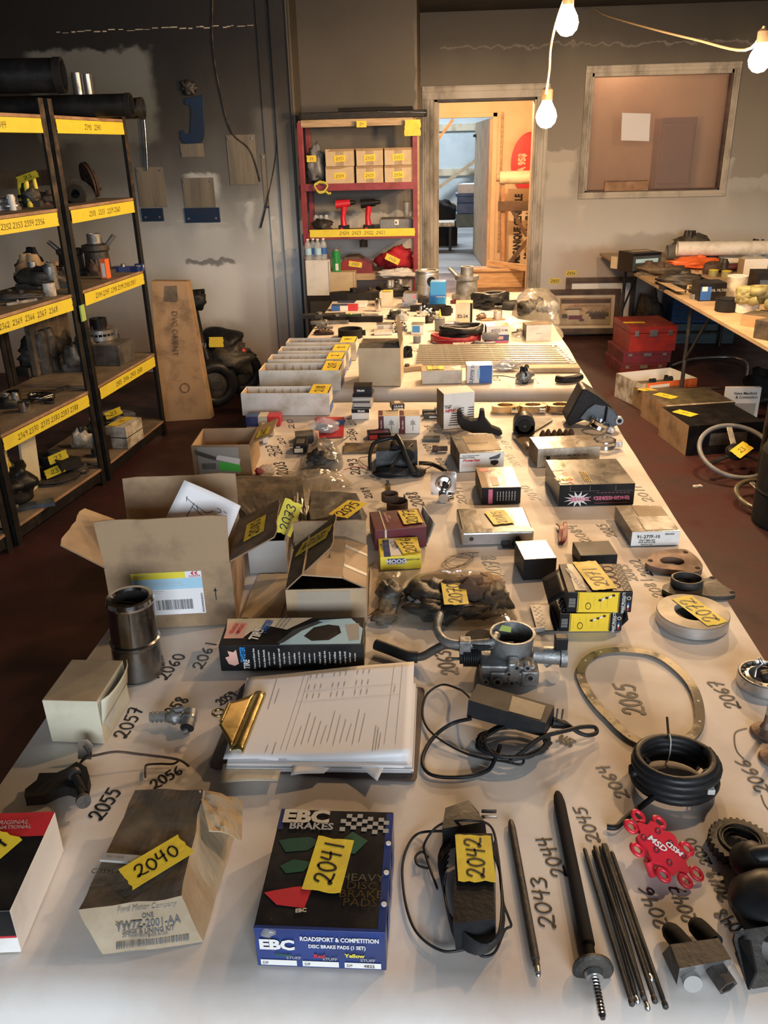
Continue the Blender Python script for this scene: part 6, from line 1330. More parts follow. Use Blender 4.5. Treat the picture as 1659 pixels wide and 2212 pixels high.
# chrome flange fitting 2091
A=P(957,1086,ZT);o=thing('door_lock_plate','square bright chrome plate standing upright with round keyhole','fitting',A)
a=P(930,1068,ZT+.012);Ys=a.y;q0=PY(930,1066,Ys);q1=PY(986,1022,Ys);w2=(q1.x-q0.x);zc=(q0.z+q1.z)/2;xc=(q0.x+q1.x)/2;h2=w2*.47
T=frame((xc,Ys,zc),(1,0,0),(0,.1,1))
rp=[]
for sx,sy in((1,1),(-1,1),(-1,-1),(1,-1)):
 for k in range(5):
  t=math.pi/2*k/4+{(1,1):0,(-1,1):math.pi/2,(-1,-1):math.pi,(1,-1):1.5*math.pi}[(sx,sy)];rp.append((sx*(w2/2-.006)+.006*math.cos(t),sy*(h2-.006)+.006*math.sin(t)))
wbuild(MB().prism(rp,-.0015,.0015,'chrome',T),'square_plate',o,bevel=.0008)
wbuild(MB().lathe([(.0235,.0015),(.022,.005),(.018,.004),(.017,.009),(.011,.010),(.010,.006)],'chrome',32,T,caps=False),'bezel',o)
wbuild(MB().lathe([(0,.0062),(.0095,.0062),(.0095,.008),(0,.008)],'dark_interior',20,T@Matrix.Translation((.006,-.004,.003))).bar(T@Vector((-.010,-.022,.012)),T@Vector((.020,.016,.012)),.004,.002,'cast_dark'),'cross_lever',o)
wbuild(MB().cyl((xc,Ys+.004,ZT+.016),(xc,Ys-.035,ZT+.014),.014,'chrome',n=24).cyl((xc+.012,Ys-.03,ZT+.01),(xc+.026,Ys-.02,ZT+.01),.008,'chrome',n=16),'barrel',o)
for sx in(-1,1):
 for sy in(-1,1):wbuild(MB().cyl(T@Vector((sx*(w2/2-.005),sy*(h2-.006),.0016)),T@Vector((sx*(w2/2-.005),sy*(h2-.006),.0022)),.0016,'cast_dark',n=10),'screw_hole',o)
# band clamps 2088
o=thing('band_clamps','two linked brown steel band rings with a brass tab','clamp',P(850,1085,ZT))
for(x,y,r_,z0,h_)in((858,1082,.030,0,.024),(842,1066,.024,.018,.020)):
 q=P(x,y,ZT+z0+h_);wbuild(MB().lathe([(r_,0),(r_,h_),(r_-.002,h_),(r_-.002,0)],'rust',36,Matrix.Translation((q.x,q.y,ZT+z0)),close=True),'band',o)
q=P(838,1052,ZT+.045);wbuild(MB().cyl((q.x,q.y,q.z-.012),(q.x,q.y,q.z+.008),.009,'brass_clip',n=20),'brass_tab',o)
wbuild(MB().box(q.x+.045,q.x+.05,q.y-.03,q.y-.015,ZT,ZT+.03,'cast_dark').box(q.x-.005,q.x+.004,q.y+.0,q.y+.006,q.z+.006,q.z+.02,'cast_dark'),'latch',o,bevel=.001)
# black coil unit with hoses 2093
o=thing('ignition_coil','black finned coil unit wrapped in thick rubber hoses','engine part',P(865,1020,ZT))
c_=[P(812,1018,ZT+.002),P(902,1014,ZT+.002),P(902,985,ZT+.002),P(815,985,ZT+.002),P(812,975,ZT+.062),P(902,973,ZT+.062),P(900,950,ZT+.062),P(818,952,ZT+.062)]
m=MB();hexa(m,c_,{'top':'black_plastic'},(2,2,2),0);wbuild(m,'coil_body',o,bevel=.004)
wbuild(MB().cyl(P(880,968,ZT+.05),P(880,985,ZT+.05),.022,'black_matte',n=28).cyl(P(855,958,ZT+.06),P(855,972,ZT+.06),.016,'black_matte'),'coil_drum',o)
wbuild(ptube([(800,1015,ZT+.01),(799,985,ZT+.045),(808,958,ZT+.075),(835,948,ZT+.085),(855,945,ZT+.09)],.006,'black_rubber',10),'hose',o)
wbuild(ptube([(857,942,ZT+.095),(868,962,ZT+.085),(876,985,ZT+.06),(893,1022,ZT+.015)],.0085,'black_rubber',10),'hose',o)
wbuild(ptube([(890,960,ZT+.07),(865,985,ZT+.06),(845,1010,ZT+.04)],.005,'black_rubber',10),'hose',o)
wbuild(ptube([(905,1000,ZT+.02),(930,1002,ZT+.016),(950,1010,ZT+.01),(962,1018,ZT+.008)],.007,'black_rubber',10),'hose',o)
m=MB();m.blob(P(850,1020,ZT+.012),(.062,.022,.016),'black_rubber',4,.2,2).blob(P(900,1018,ZT+.012),(.028,.024,.016),'black_rubber',6,.2,2);wbuild(m,'rubber_boot',o)
wbuild(ptube([(800,1012,ZT+.006),(780,1000,ZT+.003),(776,990,ZT+.003),(795,986,ZT+.01)],.0012,'wire_red',6).tube([P(790,1012,ZT+.004),P(765,1008,ZT+.003),P(742,1015,ZT+.003)],.0012,'wire_red',6),'red_wire',o)
wbuild(ptube([(905,1005,ZT+.03),(925,1000,ZT+.03),(935,1005,ZT+.01),(915,1015,ZT+.006)],.0012,'cast_dark',6),'thin_wire',o)
# PowerStat box
c=cbox('thermostat_box','white box with small red italic lettering and amber sooty top','box',(992,1020),(1088,1015),980,(980,940),'white_card',mats={'top':'gold_film','left':'kraft_sooty'},seed=5,wear=.0005)
c.rect('top',.25,.1,.96,.9,'cream_brown').text('front','PowerStat',.27,.62,.0095,'print_red',bold=.03,shear=.3).text('front','Great Companion Power',.25,.86,.005,'ink',shear=.2).text('front','Products Include',.17,.77,.005,'ink',shear=.2)
for i in range(3):c.rect('front',.06,.40-.07*i,.45,.42-.07*i,'print_salmon')
c.poly('front',[(.66,.70),(.80,.80),(.92,.92),(.90,.70),(.80,.55),(.68,.6)],'blue_grey_metal').poly('front',[(.70,.55),(.86,.55),(.88,.40),(.78,.26),(.70,.38)],'print_black').rect('front',.7,.58,.9,.62,'print_white').text('top','PowerStat',.5,.5,.012,'label_soot',rot=180).done()
MB().cyl((c.w*.14,c.d*.8,c.h),(c.w*.14,c.d*.8,c.h+.0008),.011,'print_green',n=24).build('round_seal',c.root)
# gold film box
c=cbox('parts_box','wide white box with glossy gold sooty top, before the hose clamps','box',(1160,1010),(1294,1004),970,(1148,944),'white_sooty',mats={'top':'gold_film','left':'kraft_sooty'},seed=5)
for i,t_ in enumerate(('AIR CLEANER ELEMENT','MONTREAL')):c.text('front',t_,.35+.35*i,.6,.007,'ink',bold=.01)
c.rect('front',.14,.3,.2,.6,'ink').done()
m=MB();q4=[P(1135,972,ZT+.012),P(1152,972,ZT+.016),P(1150,944,ZT+.004),P(1108,944,ZT+.004)]
m.grid(lambda u,v:(q4[0]*(1-u)+q4[1]*u)*(1-v)+(q4[3]*(1-u)+q4[2]*u)*v+Vector((0,0,.006*math.sin(u*3))),6,6,'gold_film');solo(m,'gold_sheet','small curled coppery sheet left of the gold-topped box','sheet',solid=.001)
# water pump box, white with black stripes
c=cbox('pump_box','tall white box with black slanted stripes and short red lettering','box',(958,928),(1024,922),845,(952,850),'white_card',mats={'left':'kraft_sooty'},seed=5,h=.13,d=.09)
c.text('front','NPW',.22,.52,.012,'print_red',bold=.04,shear=.3).text('front','WATER',.14,.66,.006,'ink',shear=.2).text('front','PUMP',.14,.61,.006,'ink',shear=.2)
for i in range(8):
 v=.56-.065*i;c.rect('front',.48 if i<2 else.30-.02*i,v,.66,v+.022,'ink' if i<0 else 'print_black');c.rect('front',.80-.01*i,v,.98,v+.022,'print_black')
c.done()
# black rubber bracket
o=thing('engine_mount','black rubber bracket with two upright lugs before the striped white box','engine part',P(1035,935,ZT))
sil=[(987,892),(996,890),(1000,905),(1018,912),(1034,910),(1037,889),(1046,889),(1048,908),(1062,925),(1080,932),(1086,940),(1078,944),(1050,938),(1020,938),(998,930),(988,915)]
Ys=P(1035,940,ZT).y;ps=[PY(x,y,Ys)for x,y in sil];zmin=min(p.z for p in ps)
m=MB();n_=len(ps);m.add([(p.x,Ys-.012,max(ZT,p.z-zmin+ZT))for p in ps]+[(p.x,Ys+.025,max(ZT,p.z-zmin+ZT))for p in ps],[list(range(n_))[::-1],list(range(n_,2*n_))]+[[i,(i+1)%n_,n_+(i+1)%n_,n_+i]for i in range(n_)],'black_matte');wbuild(m,'body',o,bevel=.004)
# throttle rail of polished brassy bores
o=thing('intake_spacer','polished brassy spacer plate with three round bores','engine part',P(1150,888,ZT))
a=P(1066,894,ZT);b=P(1240,892,ZT);L_=(b-a).length;T=frame(a+Vector((0,0,.0)),b-a,Vector((0,1,0)))
mat('brass_polished',(0.62,0.46,0.25),.2,.9,dirt=(.35,.25,.14),amt=.4,scale=14)
for k in range(3):
 cx_=L_*(.15+.345*k);ot=[(cx_+L_*.17*math.copysign(abs(math.cos(t))**.6,math.cos(t)),.03+.032*math.copysign(abs(math.sin(t))**.6,math.sin(t)))for t in[2*math.pi*i/40 for i in range(40)]];it=[(cx_+.030*math.cos(t),.03+.022*math.sin(t))for t in[2*math.pi*i/40 for i in range(40)]]
 wbuild(MB().ringprism(ot,it,.001,.026,'brass_polished',T),'bore_plate',o,bevel=.002)
 wbuild(MB().box(cx_+.02,cx_+.045,-.012,.0,.004,.02,'chrome',T),'lug',o,bevel=.003)
# round black filter housing with plate
o=thing('filter_housing','round black housing with a flat slotted metal foot','engine part',P(1130,925,ZT))
C=P(1132,918,ZT+.03);m=MB();m.cyl((C.x,C.y-.02,ZT+.036),(C.x,C.y+.03,ZT+.036),.036,'black_plastic',n=32).box(C.x-.036,C.x+.036,C.y-.02,C.y+.03,ZT+.001,ZT+.036,'black_plastic');wbuild(m,'housing',o,bevel=.003)
wbuild(MB().cyl((C.x,C.y-.026,ZT+.034),(C.x,C.y-.02,ZT+.034),.022,'black_matte',n=24).cyl((C.x,C.y-.030,ZT+.034),(C.x,C.y-.026,ZT+.034),.006,'cast_dark',n=6),'front_cover',o)
m=MB();m.prism([(p.x,p.y)for p in[P(x,y,ZT+.004)for x,y in((1130,930),(1150,934),(1194,908),(1190,902),(1150,902))]],ZT+.001,ZT+.004,'cast_dark');wbuild(m,'foot_plate',o)
wbuild(MB().cyl(P(1142,932,ZT+.004),P(1142,932,ZT+.012),.018,'black_matte',n=24),'rubber_foot',o)
# big black air box
o=thing('air_box','large glossy black air box with blue-grey side and mounting eye','engine part',P(1285,925,ZT))
def sil3(pts,Y0,Y1,m_,par,name,bevel=.004,rise=0):
 ps=[PY(x,y,Y0)for x,y in pts];n_=len(ps);m=MB()
 m.add([(p.x,Y0,p.z)for p in ps]+[(p.x,Y1,p.z+rise)for p in ps],[list(range(n_))[::-1],list(range(n_,2*n_))]+[[i,(i+1)%n_,n_+(i+1)%n_,n_+i]for i in range(n_)],m_)
 return wbuild(m,name,par,bevel=bevel)
Y0=P(1290,925,ZT).y
sil3([(1222,908),(1258,842),(1266,840),(1290,855),(1312,872),(1330,890),(1322,905),(1312,925),(1300,922),(1270,905),(1245,915),(1230,922)],Y0+.0,Y0+.11,'black_plastic',o,'box_shell',.005)
sil3([(1252,905),(1268,885),(1285,873),(1309,878),(1302,920),(1288,916),(1268,910)],Y0-.012,Y0,'blue_grey_metal',o,'side_plate',.003)
sil3([(1313,879),(1328,888),(1336,900),(1346,905),(1345,915),(1335,918),(1320,926),(1306,920)],Y0-.016,Y0-.002,'blue_grey_metal',o,'side_plate',.003)
q=PY(1338,909,Y0-.02);T=Matrix.Translation(q)@Matrix.Rotation(R(90),4,'X');wbuild(MB().lathe([(.0075,-.004),(.0075,.003),(.0135,.003),(.0145,0),(.0145,-.012)],'steel',28,T).lathe([(0,.0),(.0075,.0),(.0075,-.001)],'dark_interior',20,T),'mounting_eye',o)
# two steel hose clamps
for(x,y,r_,lab,tilt)in((1305,968,.036,'bright steel V-band clamp lying flat, nearer the viewer',0),(1290,935,.034,'bright steel V-band clamp leaning behind the flat one',24)):
 C=P(x,y,ZT);o=thing('band_clamp',lab,'clamp',C,group='steel hose clamps');T=Matrix.Translation(C+Vector((0,0,.002 if not tilt else.017)))@Matrix.Rotation(R(tilt),4,'Y')
 wbuild(MB().lathe([(r_,0),(r_+.001,.003),(r_-.001,.014),(r_+.001,.025),(r_,.028),(r_-.002,.028),(r_-.003,.014),(r_-.002,0)],'chrome',40,T,close=True),'band',o)
 wbuild(MB().box(r_-.002,r_+.02,-.012,.012,.004,.024,'steel',T).cyl(T@Vector((r_+.012,-.02,.014)),T@Vector((r_+.012,.02,.014)),.005,'chrome',n=12),'bolt',o,bevel=.001)
# row of small springs
o=thing('valve_springs','row of small dark cone-shaped parts behind the gold-topped box','engine part',P(1205,940,ZT));a=P(1172,944,ZT);b=P(1234,942,ZT)
for i in range(6):
 q=a.lerp(b,i/5);wbuild(MB().lathe([(.011,0),(.012,.006),(.010,.012),(.004,.024),(0,.026)],'rust',14,Matrix.Translation(q+Vector((0,.01*(i%2),0)))),'cone',o)
# valve lifter boxes, small top box
for k,(x0,x1)in enumerate(((818,862),(864,908))):
 c=cbox('lifter_box',('left' if k==0 else 'right')+' white and red valve lifter box of the pair','box',(x0,937),(x1,936),899,(x0+2,886),'white_card',mats={'top':'kraft_tan'},seed=k,group='valve lifter boxes')
 c.rect('front',0,0,.26,1,'print_maroon').text('front','Valve Lifters',.13,.5,.0065,'print_white',rot=90,bold=.02,sx=.75).poly('front',[(.62,.15),(.66,.15),(.66,.5),(.8,.5),(.72,.6),(.76,.7),(.66,.72),(.63,.85),(.6,.72),(.5,.7),(.56,.6),(.48,.5),(.62,.5)],'print_grey').rect('top',.0,.1,.22,.9,'print_maroon').rect('top',.3,.45,.9,.55,'print_white').done()
c=cbox('parts_box','small brown and black box standing on the valve lifter boxes','box',(847,886),(874,884),872,(848,852),'print_black',z0=ZT+.062 if 0 else ZT+c.h,mats={'top':'kraft_sooty'},seed=3,h=.02,d=.045)
c.rect('top',.3,.3,.75,.95,'print_cream').rect('front',.1,.0,.9,.3,'kraft_tan').text('front','CRANE',.5,.65,.008,'print_white',bold=.03).done()
# stack of five oil-filter style boxes
zz=ZT;spec=[('white box with black top band, bottom of the small stack',(760,906),(798,904),.040,'white_card'),('grey patterned small box, second from the bottom of the stack',(763,0),(804,0),.022,'print_grey'),('grey patterned small box, third from the bottom of the stack',(762,0),(802,0),.022,'print_grey'),('dark small box, second from the top of the stack',(765,0),(806,0),.012,'print_black'),('black box with red and white mark, top of the small stack',(766,0),(808,0),.026,'print_black')]
A0=P(760,906,ZT);wx=P(798,905,ZT).x-A0.x
for k,(lab,bl,br,h_,m_)in enumerate(spec):
 c=Carton('filter_box',lab,'box',(A0.x+(bl[0]-760)*.0017,A0.y+(.004 if k%2 else 0),zz),R(-3 if k%2 else 2),wx*(1 if k==0 else 1.04),.07,h_,m_,group='stack of small black boxes',seed=k)
 if k==0:c.rect('front',0,.62,1,1,'print_black').text('front','FRAM',.55,.8,.008,'print_white',bold=.04)
 if k==4:c.text('front','FRAM',.4,.5,.008,'print_white',bold=.04).poly('front',[(.16,.4),(.22,.4),(.22,.6),(.16,.6)],'print_red')
 if k in(1,2):c.rect('front',.03,.08,.97,.3,'print_black').rect('front',.1,.6,.95,.68,'print_white')
 c.done();zz+=h_+.0002
# blister pack and flat parts on the left of the back half
o=thing('blister_pack','clear blister pack on a red and blue card','package',P(710,925,ZT));m=MB();q4=[P(690,945,ZT+.004),P(742,942,ZT+.004),P(744,900,ZT+.004),P(682,900,ZT+.004)]
m.prism([(p.x,p.y)for p in q4],ZT+.001,ZT+.003,'print_red');wbuild(m,'card',o);m=MB();q=P(738,912,ZT+.004);m.box(q.x-.02,q.x+.012,q.y-.03,q.y+.03,ZT+.0031,ZT+.0036,'print_blue');wbuild(m,'blue_print',o)
q=P(700,922,ZT+.022);wbuild(MB().blob((q.x,q.y,ZT+.026),(.052,.045,.026),'pet_clear',6,.2,2,24,14,None,.2),'clear_shell',o);wbuild(MB().blob((q.x,q.y,ZT+.02),(.03,.025,.012),'chrome',3,.3,2),'contents',o)
c=cbox('parts_box','small black box with beige label beside the smoky bag','box',(634,981),(664,980),962,(638,945),'print_black',seed=2);c.rect('front',.08,.15,.7,.62,'print_cream').text('front','OEM',.35,.8,.005,'print_white').rect('top',.2,.2,.8,.8,'sooty_grey').done()
c=cbox('parts_box','dull grey box with dented lid behind the small black box','box',(640,958),(680,955),944,(646,930),'sooty_grey',seed=2,wear=.001,h=.025).done()
q=P(683,958,ZT);solo(MB().box(q.x-.008,q.x+.008,q.y,q.y+.02,ZT,ZT+.04,'print_salmon',None),'card_tab','upright salmon pink card tab beside the blister pack','card',bevel=.001)
bag('plastic_bag','grey smoky crumpled bag with a twisted tail, near the number 203','bag',[(648,1018),(700,1020),(738,1012),(740,985),(712,960),(680,958),(658,985)],.05,12,'film_grey',[(690,1000,.045,.035,.03,'cast_dark'),(715,990,.03,.03,.02,'grey_plastic')],amp=.5)
solo(ptube([(705,968,ZT+.04),(722,958,ZT+.015),(742,948,ZT+.006),(756,938,ZT+.003)],.004,'film_grey',6),'bag_tail','thin twisted tail trailing from the smoky grey bag','bag')
m=MB();a=P(742,979,ZT);b=P(850,958,ZT);m.prism([(p.x,p.y)for p in[P(x,y,ZT)for x,y in((742,980),(800,979),(850,972),(850,957),(800,960),(745,960))]],ZT+.001,ZT+.006,'gold_film');solo(m,'metal_strip','flat brown steel strip lying left of the coil unit','strip',bevel=.001)
c=cbox('parts_box','small open dark box with bright red patch','box',(796,951),(845,948),934,(800,928),'print_black',seed=2,h=.022);c.rect('front',.05,.1,.4,.8,'print_red').rect('top',.1,.1,.9,.8,'print_maroon').rect('front',.5,.5,.95,.6,'print_pink').done()
m=MB();a=P(914,952,ZT);m.box(a.x,a.x+.058,a.y-.01,a.y+.03,ZT+.001,ZT+.008,'blue_grey_metal');solo(m,'brake_shim','small dark blue-grey plate behind the amber-topped box','plate',bevel=.001)
o=thing('barrel_plug','short dark barrel plug with brown sleeve, left of the amber-topped box','fitting',P(950,968,ZT));a=P(934,969,ZT+.010);wbuild(MB().cyl(a,a+Vector((.018,0,0)),.012,'rust',n=8).cyl(a+Vector((.018,0,0)),a+Vector((.05,.002,0)),.009,'rust_light',n=18),'barrel',o)
for k,(x0,y0,x1,lab)in enumerate([(912,897,958,'dark metal latch piece left of the striped white box'),(915,905,962,'second dark latch piece, nearer the viewer')]):
 a=P(x0,y0,ZT);b=P(x1,y0-2,ZT);m=MB();m.box(a.x,b.x,a.y,a.y+.02,ZT+.001,ZT+.018,'cast_dark').box(a.x+.02,a.x+.05,a.y-.006,a.y,ZT+.004,ZT+.012,'steel').box(b.x-.035,b.x,a.y-.004,a.y+.01,ZT+.018,ZT+.03,'steel');solo(m,'latch',lab,'fitting',bevel=.002)
# open box 2099 with shipping label and its little neighbours
c=obox('mailer_box','open cardboard mailer box with white label and green strip','box',(420,1028),(545,1026),952,(455,910),'kraft','kraft_light',h=.10,d=.17)
c.done();W_,H_=c.S['front']
on_face(c,'front',[(.10,.05),(.80,.05),(.80,.92),(.10,.95)],'print_grey','shipping_label',.001);on_face(c,'front',[(.45,.18),(.82,.12),(.80,.42),(.45,.45)],'print_lime','green_label',.0018)
on_face(c,'front',[(.38,.55),(.80,.35),(.82,.55),(.45,.68)],'paper_white','torn_label',.0022);on_face(c,'front',[(.05,.72),(.40,.50),(.42,.62),(.06,.86)],'sooty_grey','tape_strip',.0024)
q=MB();r=random.Random(2);x=.15
while x<.40:wd=r.choice([.003,.006]);q.poly([(x*W_,.22*H_,.0022),((x+wd)*W_,.22*H_,.0022),((x+wd)*W_,.42*H_,.0022),(x*W_,.42*H_,.0022)],'ink',c.F['front']);x+=wd+r.choice([.004,.007])
q.build('barcode',c.root)['kind']='stuff'
f,T_=c.flap('right',.075,68,'kraft_light','kraft_light',(0,0));tape_piece(c.root,T_@Matrix.Translation((.06,.04,-.005))@Matrix.Rotation(R(180),4,'Y'),.07,.042,'2099',.022,'tape_clean',0,.12,5)
c=cbox('parts_box','blue, cream and red striped box beside the white divider box','box',(532,921),(606,920),894,(534,888),'print_red',seed=2,h=.035,d=.06);c.rect('front',0,0,.36,1,'print_navy').rect('front',.36,0,.62,1,'print_cream').rect('top',0,0,.36,1,'print_navy').rect('top',.36,0,.62,1,'print_cream').done()
c=cbox('parts_box','small open cream box with dark lettering behind the mailer box','box',(560,942),(592,941),928,(566,912),'white_sooty',seed=2,h=.022);c.text('front','CLEVITE 77',.5,.5,.006,'ink').done()
c=cbox('parts_box','tiny cream box tab right of the mailer box rim','box',(568,958),(580,957),946,(570,938),'white_card',seed=2,h=.02).done()
m=MB();m.blob(P(575,1015,ZT+.012),(.03,.03,.014),'film_clear',3,.4,3).blob(P(560,1018,ZT+.008),(.014,.014,.01),'print_red',3,.3,3);solo(m,'small_packet','small clear and red packet at the mailer box corner','package')
# ================================================================ GENERIC SMALL SHAPES
def gen(kind,name,lab,cat,px,py,z,dims,m,rot=0,group=None,m2=None,seed=None,tilt=(0,0)):
 A=P(px,py,z)if px is not None else Vector(py);sd=seed if seed is not None else int(px or 1);r=random.Random(sd)
 T=Matrix.Translation(A)@Matrix.Rotation(R(rot),4,'Z')@Matrix.Rotation(R(tilt[0]),4,'X')@Matrix.Rotation(R(tilt[1]),4,'Y')
 o=thing(name,lab,cat,A,0,group);b=MB();c=MB();m2=m2 or m
 pn=('body','detail')
 if kind=='can':  # upright can: r, h
  q,h=dims;b.lathe([(q*.94,0),(q,q*.08),(q,h*.9),(q*.96,h*.93)],m,24,T);c.lathe([(q*.96,h*.93),(q*1.02,h*.95),(q*1.02,h),(q*.85,h),(q*.82,h*.97),(0,h*.97)],m2,24,T);pn=('can_body','lid')
 elif kind=='step':  # stepped housing: r, h
  q,h=dims;b.lathe([(q*1.15,0),(q*1.15,h*.10),(q*.85,h*.14),(q*.80,h*.55),(q*.92,h*.60),(q*.92,h*.72),(q*.5,h*.76)],m,28,T);c.lathe([(q*.5,h*.76),(q*.48,h),(q*.36,h),(q*.34,h*.8),(0,h*.8)],m2,20,T);c.cyl(T@Vector((q*.7,0,h*.66)),T@Vector((q*1.4,0,h*.95)),q*.16,m2,n=12);pn=('housing','neck')
 elif kind=='rotor':  # brake rotor lying: r, h
  q,h=dims;b.lathe([(q*.3,0),(q,0),(q,h*.2),(q*.55,h*.2),(q*.55,h*.12),(q*.3,h*.12)],m,36,T,close=True).lathe([(q*.55,h*.32),(q,h*.32),(q,h*.5),(q*.52,h*.5)],m,36,T,close=True);c.lathe([(q*.52,h*.3),(q*.5,h),(q*.24,h),(q*.22,h*.9),(q*.22,h*.4)],m2,28,T)
  for i in range(24):a=2*math.pi*i/24;b.bar(T@Vector((q*.6*math.cos(a),q*.6*math.sin(a),h*.26)),T@Vector((q*.97*math.cos(a),q*.97*math.sin(a),h*.26)),h*.04,h*.12,m)
  pn=('friction_disc','hub')
 elif kind=='tube':  # pipe: r, length along x
  q,L_=dims;T=T@Matrix.Translation((0,0,q))@Matrix.Rotation(R(90),4,'Y');b.lathe([(q,-L_/2),(q,L_/2),(q*.88,L_/2),(q*.88,-L_/2)],m,24,T,close=True);c.lathe([(q*1.05,L_/2-q*.5),(q*1.05,L_/2),(q*.87,L_/2),(q*.87,L_/2-q*.5)],m2,24,T,close=True);pn=('pipe','rolled_end')
 elif kind=='ring':  # band ring: r, h
  q,h=dims;b.lathe([(q,0),(q,h),(q*.85,h),(q*.85,0)],m,28,T,close=True);c.box(q*.95,q*1.25,-q*.15,q*.15,h*.2,h*.8,m2,T);pn=('band','lug')
 elif kind=='part':  # irregular machined lump: w, d, h
  w,d,h=dims;b.blob((0,0,h*.40),(w*.42,d*.42,h*.42),m,sd,.35,2.4,18,12,T,.35)
  for i in range(3):x,y=r.uniform(-w*.3,w*.3),r.uniform(-d*.3,d*.3);q=min(w,d)*r.uniform(.12,.2);c.lathe([(q,0),(q,h*r.uniform(.6,.95)),(q*.7,h),(q*.55,h),(q*.5,h*.6),(0,h*.6)],m2,14,T@Matrix.Translation((x,y,0)))
  b.box(-w*.45,w*.45,-d*.2,d*.2,0,h*.22,m,T);pn=('casting','bosses')
 elif kind=='tool':  # flat tool: length, width, h
  L_,w,h=dims;b.prism([(-L_/2,-w*.3),(-L_*.2,-w*.5),(L_*.2,-w*.35),(L_/2,-w*.5),(L_/2,w*.4),(L_*.1,w*.25),(-L_*.3,w*.5),(-L_/2,w*.2)],0,h,m,T);c.cyl(T@Vector((-L_*.1,0,h)),T@Vector((-L_*.1,0,h*1.5)),w*.22,m2,n=12);pn=('plate','pivot')
 elif kind=='coil':  # cable coil: r, cable radius
  q,cr=dims;
  pts=[T@Vector(((q+cr*1.2*math.sin(i*.9))*math.cos(i*.3),(q*.8+cr*math.cos(i*.7))*math.sin(i*.3),cr+cr*.8*abs(math.sin(i*.13))*3))for i in range(100)];b.tube(pts,cr,m,8);c.tube([T@Vector((q*.8,-q*.7,cr)),T@Vector((q*1.2,-q*1.0,cr)),T@Vector((q*1.6,-q*.9,cr))],cr*1.6,m2,8);pn=('cable','connector')
 elif kind=='bag':
  w,d,h=dims;b.blob((0,0,h*.45),(w/2,d/2,h*.5),m,sd,.35,2.2,22,14,T,.3);b.blob((w*.1,0,h*.85),(w*.12,d*.1,h*.25),m,sd+1,.4,3,12,8,T,None);c.blob((0,0,h*.3),(w*.36,d*.36,h*.3),m2,sd+3,.4,3,16,10,T,.3);pn=('film','contents')
 elif kind=='case':  # box with lid and clasp: w, d, h
  w,d,h=dims;b.box(-w/2,w/2,0,d,0,h*.72,m,T);b.box(-w/2-.002,w/2+.002,-.002,d+.002,h*.74,h,m,T);c.box(-w*.08,w*.08,-.008,-.001,h*.6,h*.86,m2,T);c.box(-w*.4,-w*.32,-.006,-.001,h*.62,h*.84,m2,T).box(w*.32,w*.4,-.006,-.001,h*.62,h*.84,m2,T);pn=('shell','clasps')
 wbuild(b,pn[0],o,bevel=.0015 if kind in('case','tool')else 0);wbuild(c,pn[1],o)
 return o
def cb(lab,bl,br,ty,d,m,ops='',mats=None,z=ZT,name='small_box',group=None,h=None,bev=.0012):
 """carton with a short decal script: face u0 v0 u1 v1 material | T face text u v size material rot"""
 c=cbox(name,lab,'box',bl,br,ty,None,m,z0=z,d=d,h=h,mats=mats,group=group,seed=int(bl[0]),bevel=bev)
 for op in ops.split('|'):
  a=op.split()
  if not a:continue
  if a[0]=='T':c.text(a[1],a[2].replace('_',' '),float(a[3]),float(a[4]),float(a[5]),a[6],rot=float(a[7])if len(a)>7 else 0,bold=.02)
  elif a[0]=='Y':c.tape(a[1],float(a[3]),float(a[4]),float(a[5]),float(a[6]),float(a[7]),a[2],float(a[8]))
  else:c.rect(a[0],*[float(x)for x in a[1:5]],a[5])
 return c.done()
# ================================================================ SECOND TABLE
mat('white_soft',(0.74,0.72,0.66),.6,dirt=(.5,.45,.36),amt=.35,scale=10)
hB=.088
def divider(lab,x0,x1,yf,dep,z0,slots,txt,seed):
 c=OpenBox('divider_box',lab,'box',(x0,yf,z0),0,x1-x0,dep,hB,'white_soft','white_soft',t=.003,group='white divider boxes');c.b.m=[('kraft_light' if m=='kraft_edge' else m)for m in c.b.m];c.done();w=x1-x0
 MB().box(.003,.006,.003,dep-.003,.002,hB-.004,'kraft_light').build('side_lining',c.root)
 for i in range(slots):
  x=w*(.14+.74*i/slots);q=MB();q.prism([(0,0),(.007,0),(.0035,hB*.92)],0,.006,'kraft',Matrix.Translation((x,dep-.004,.0))@Matrix.Rotation(R(90),4,'X'));q.box(x+.002,x+.0045,.003,dep-.004,.002,hB*.45,'kraft');q.build('divider',c.root)
 T=Matrix.Translation((w*.88,dep*.5,hB+.002));tape_piece(c.root,T@Matrix.Rotation(R(90),4,'Z'),dep+.03,.07,txt,.035,'tape_yellow',0,.12,seed)
 on_face(c,'right',[(.05,.08),(.95,.08),(.95,.42),(.05,.42)],'print_blue','blue_band')
 return c
specs=[((524,898),None,'nearest white divider box at the left table edge',8,'2118'),None]
a=P(524,898,ZT);b=P(713,898,ZT);divider('nearest long white divider box, overhanging the left edge',a.x,b.x,a.y,.10,ZT,8,'2118',1)
yy=[P(549,818,ZT+hB).y,P(578,776,ZT+hB).y,P(599,758,ZT+hB).y,P(616,740,ZT+hB).y]
for k,(px0,px1,pz,lab)in enumerate([(544,726,818,'second white divider box with tall slots and 2117 tape'),(578,741,776,'third white divider box counted from the viewer'),(600,752,758,'fourth white divider box, holding a dark part'),(617,768,740,'farthest white divider box in the row')]):
 a=P(px0,pz,ZT+hB);b=P(px1,pz,ZT+hB);divider(lab,a.x,b.x,max(a.y,3.37),.135 if k==0 else.10,ZT,7,['2117','2','13','14'][k],k+3)
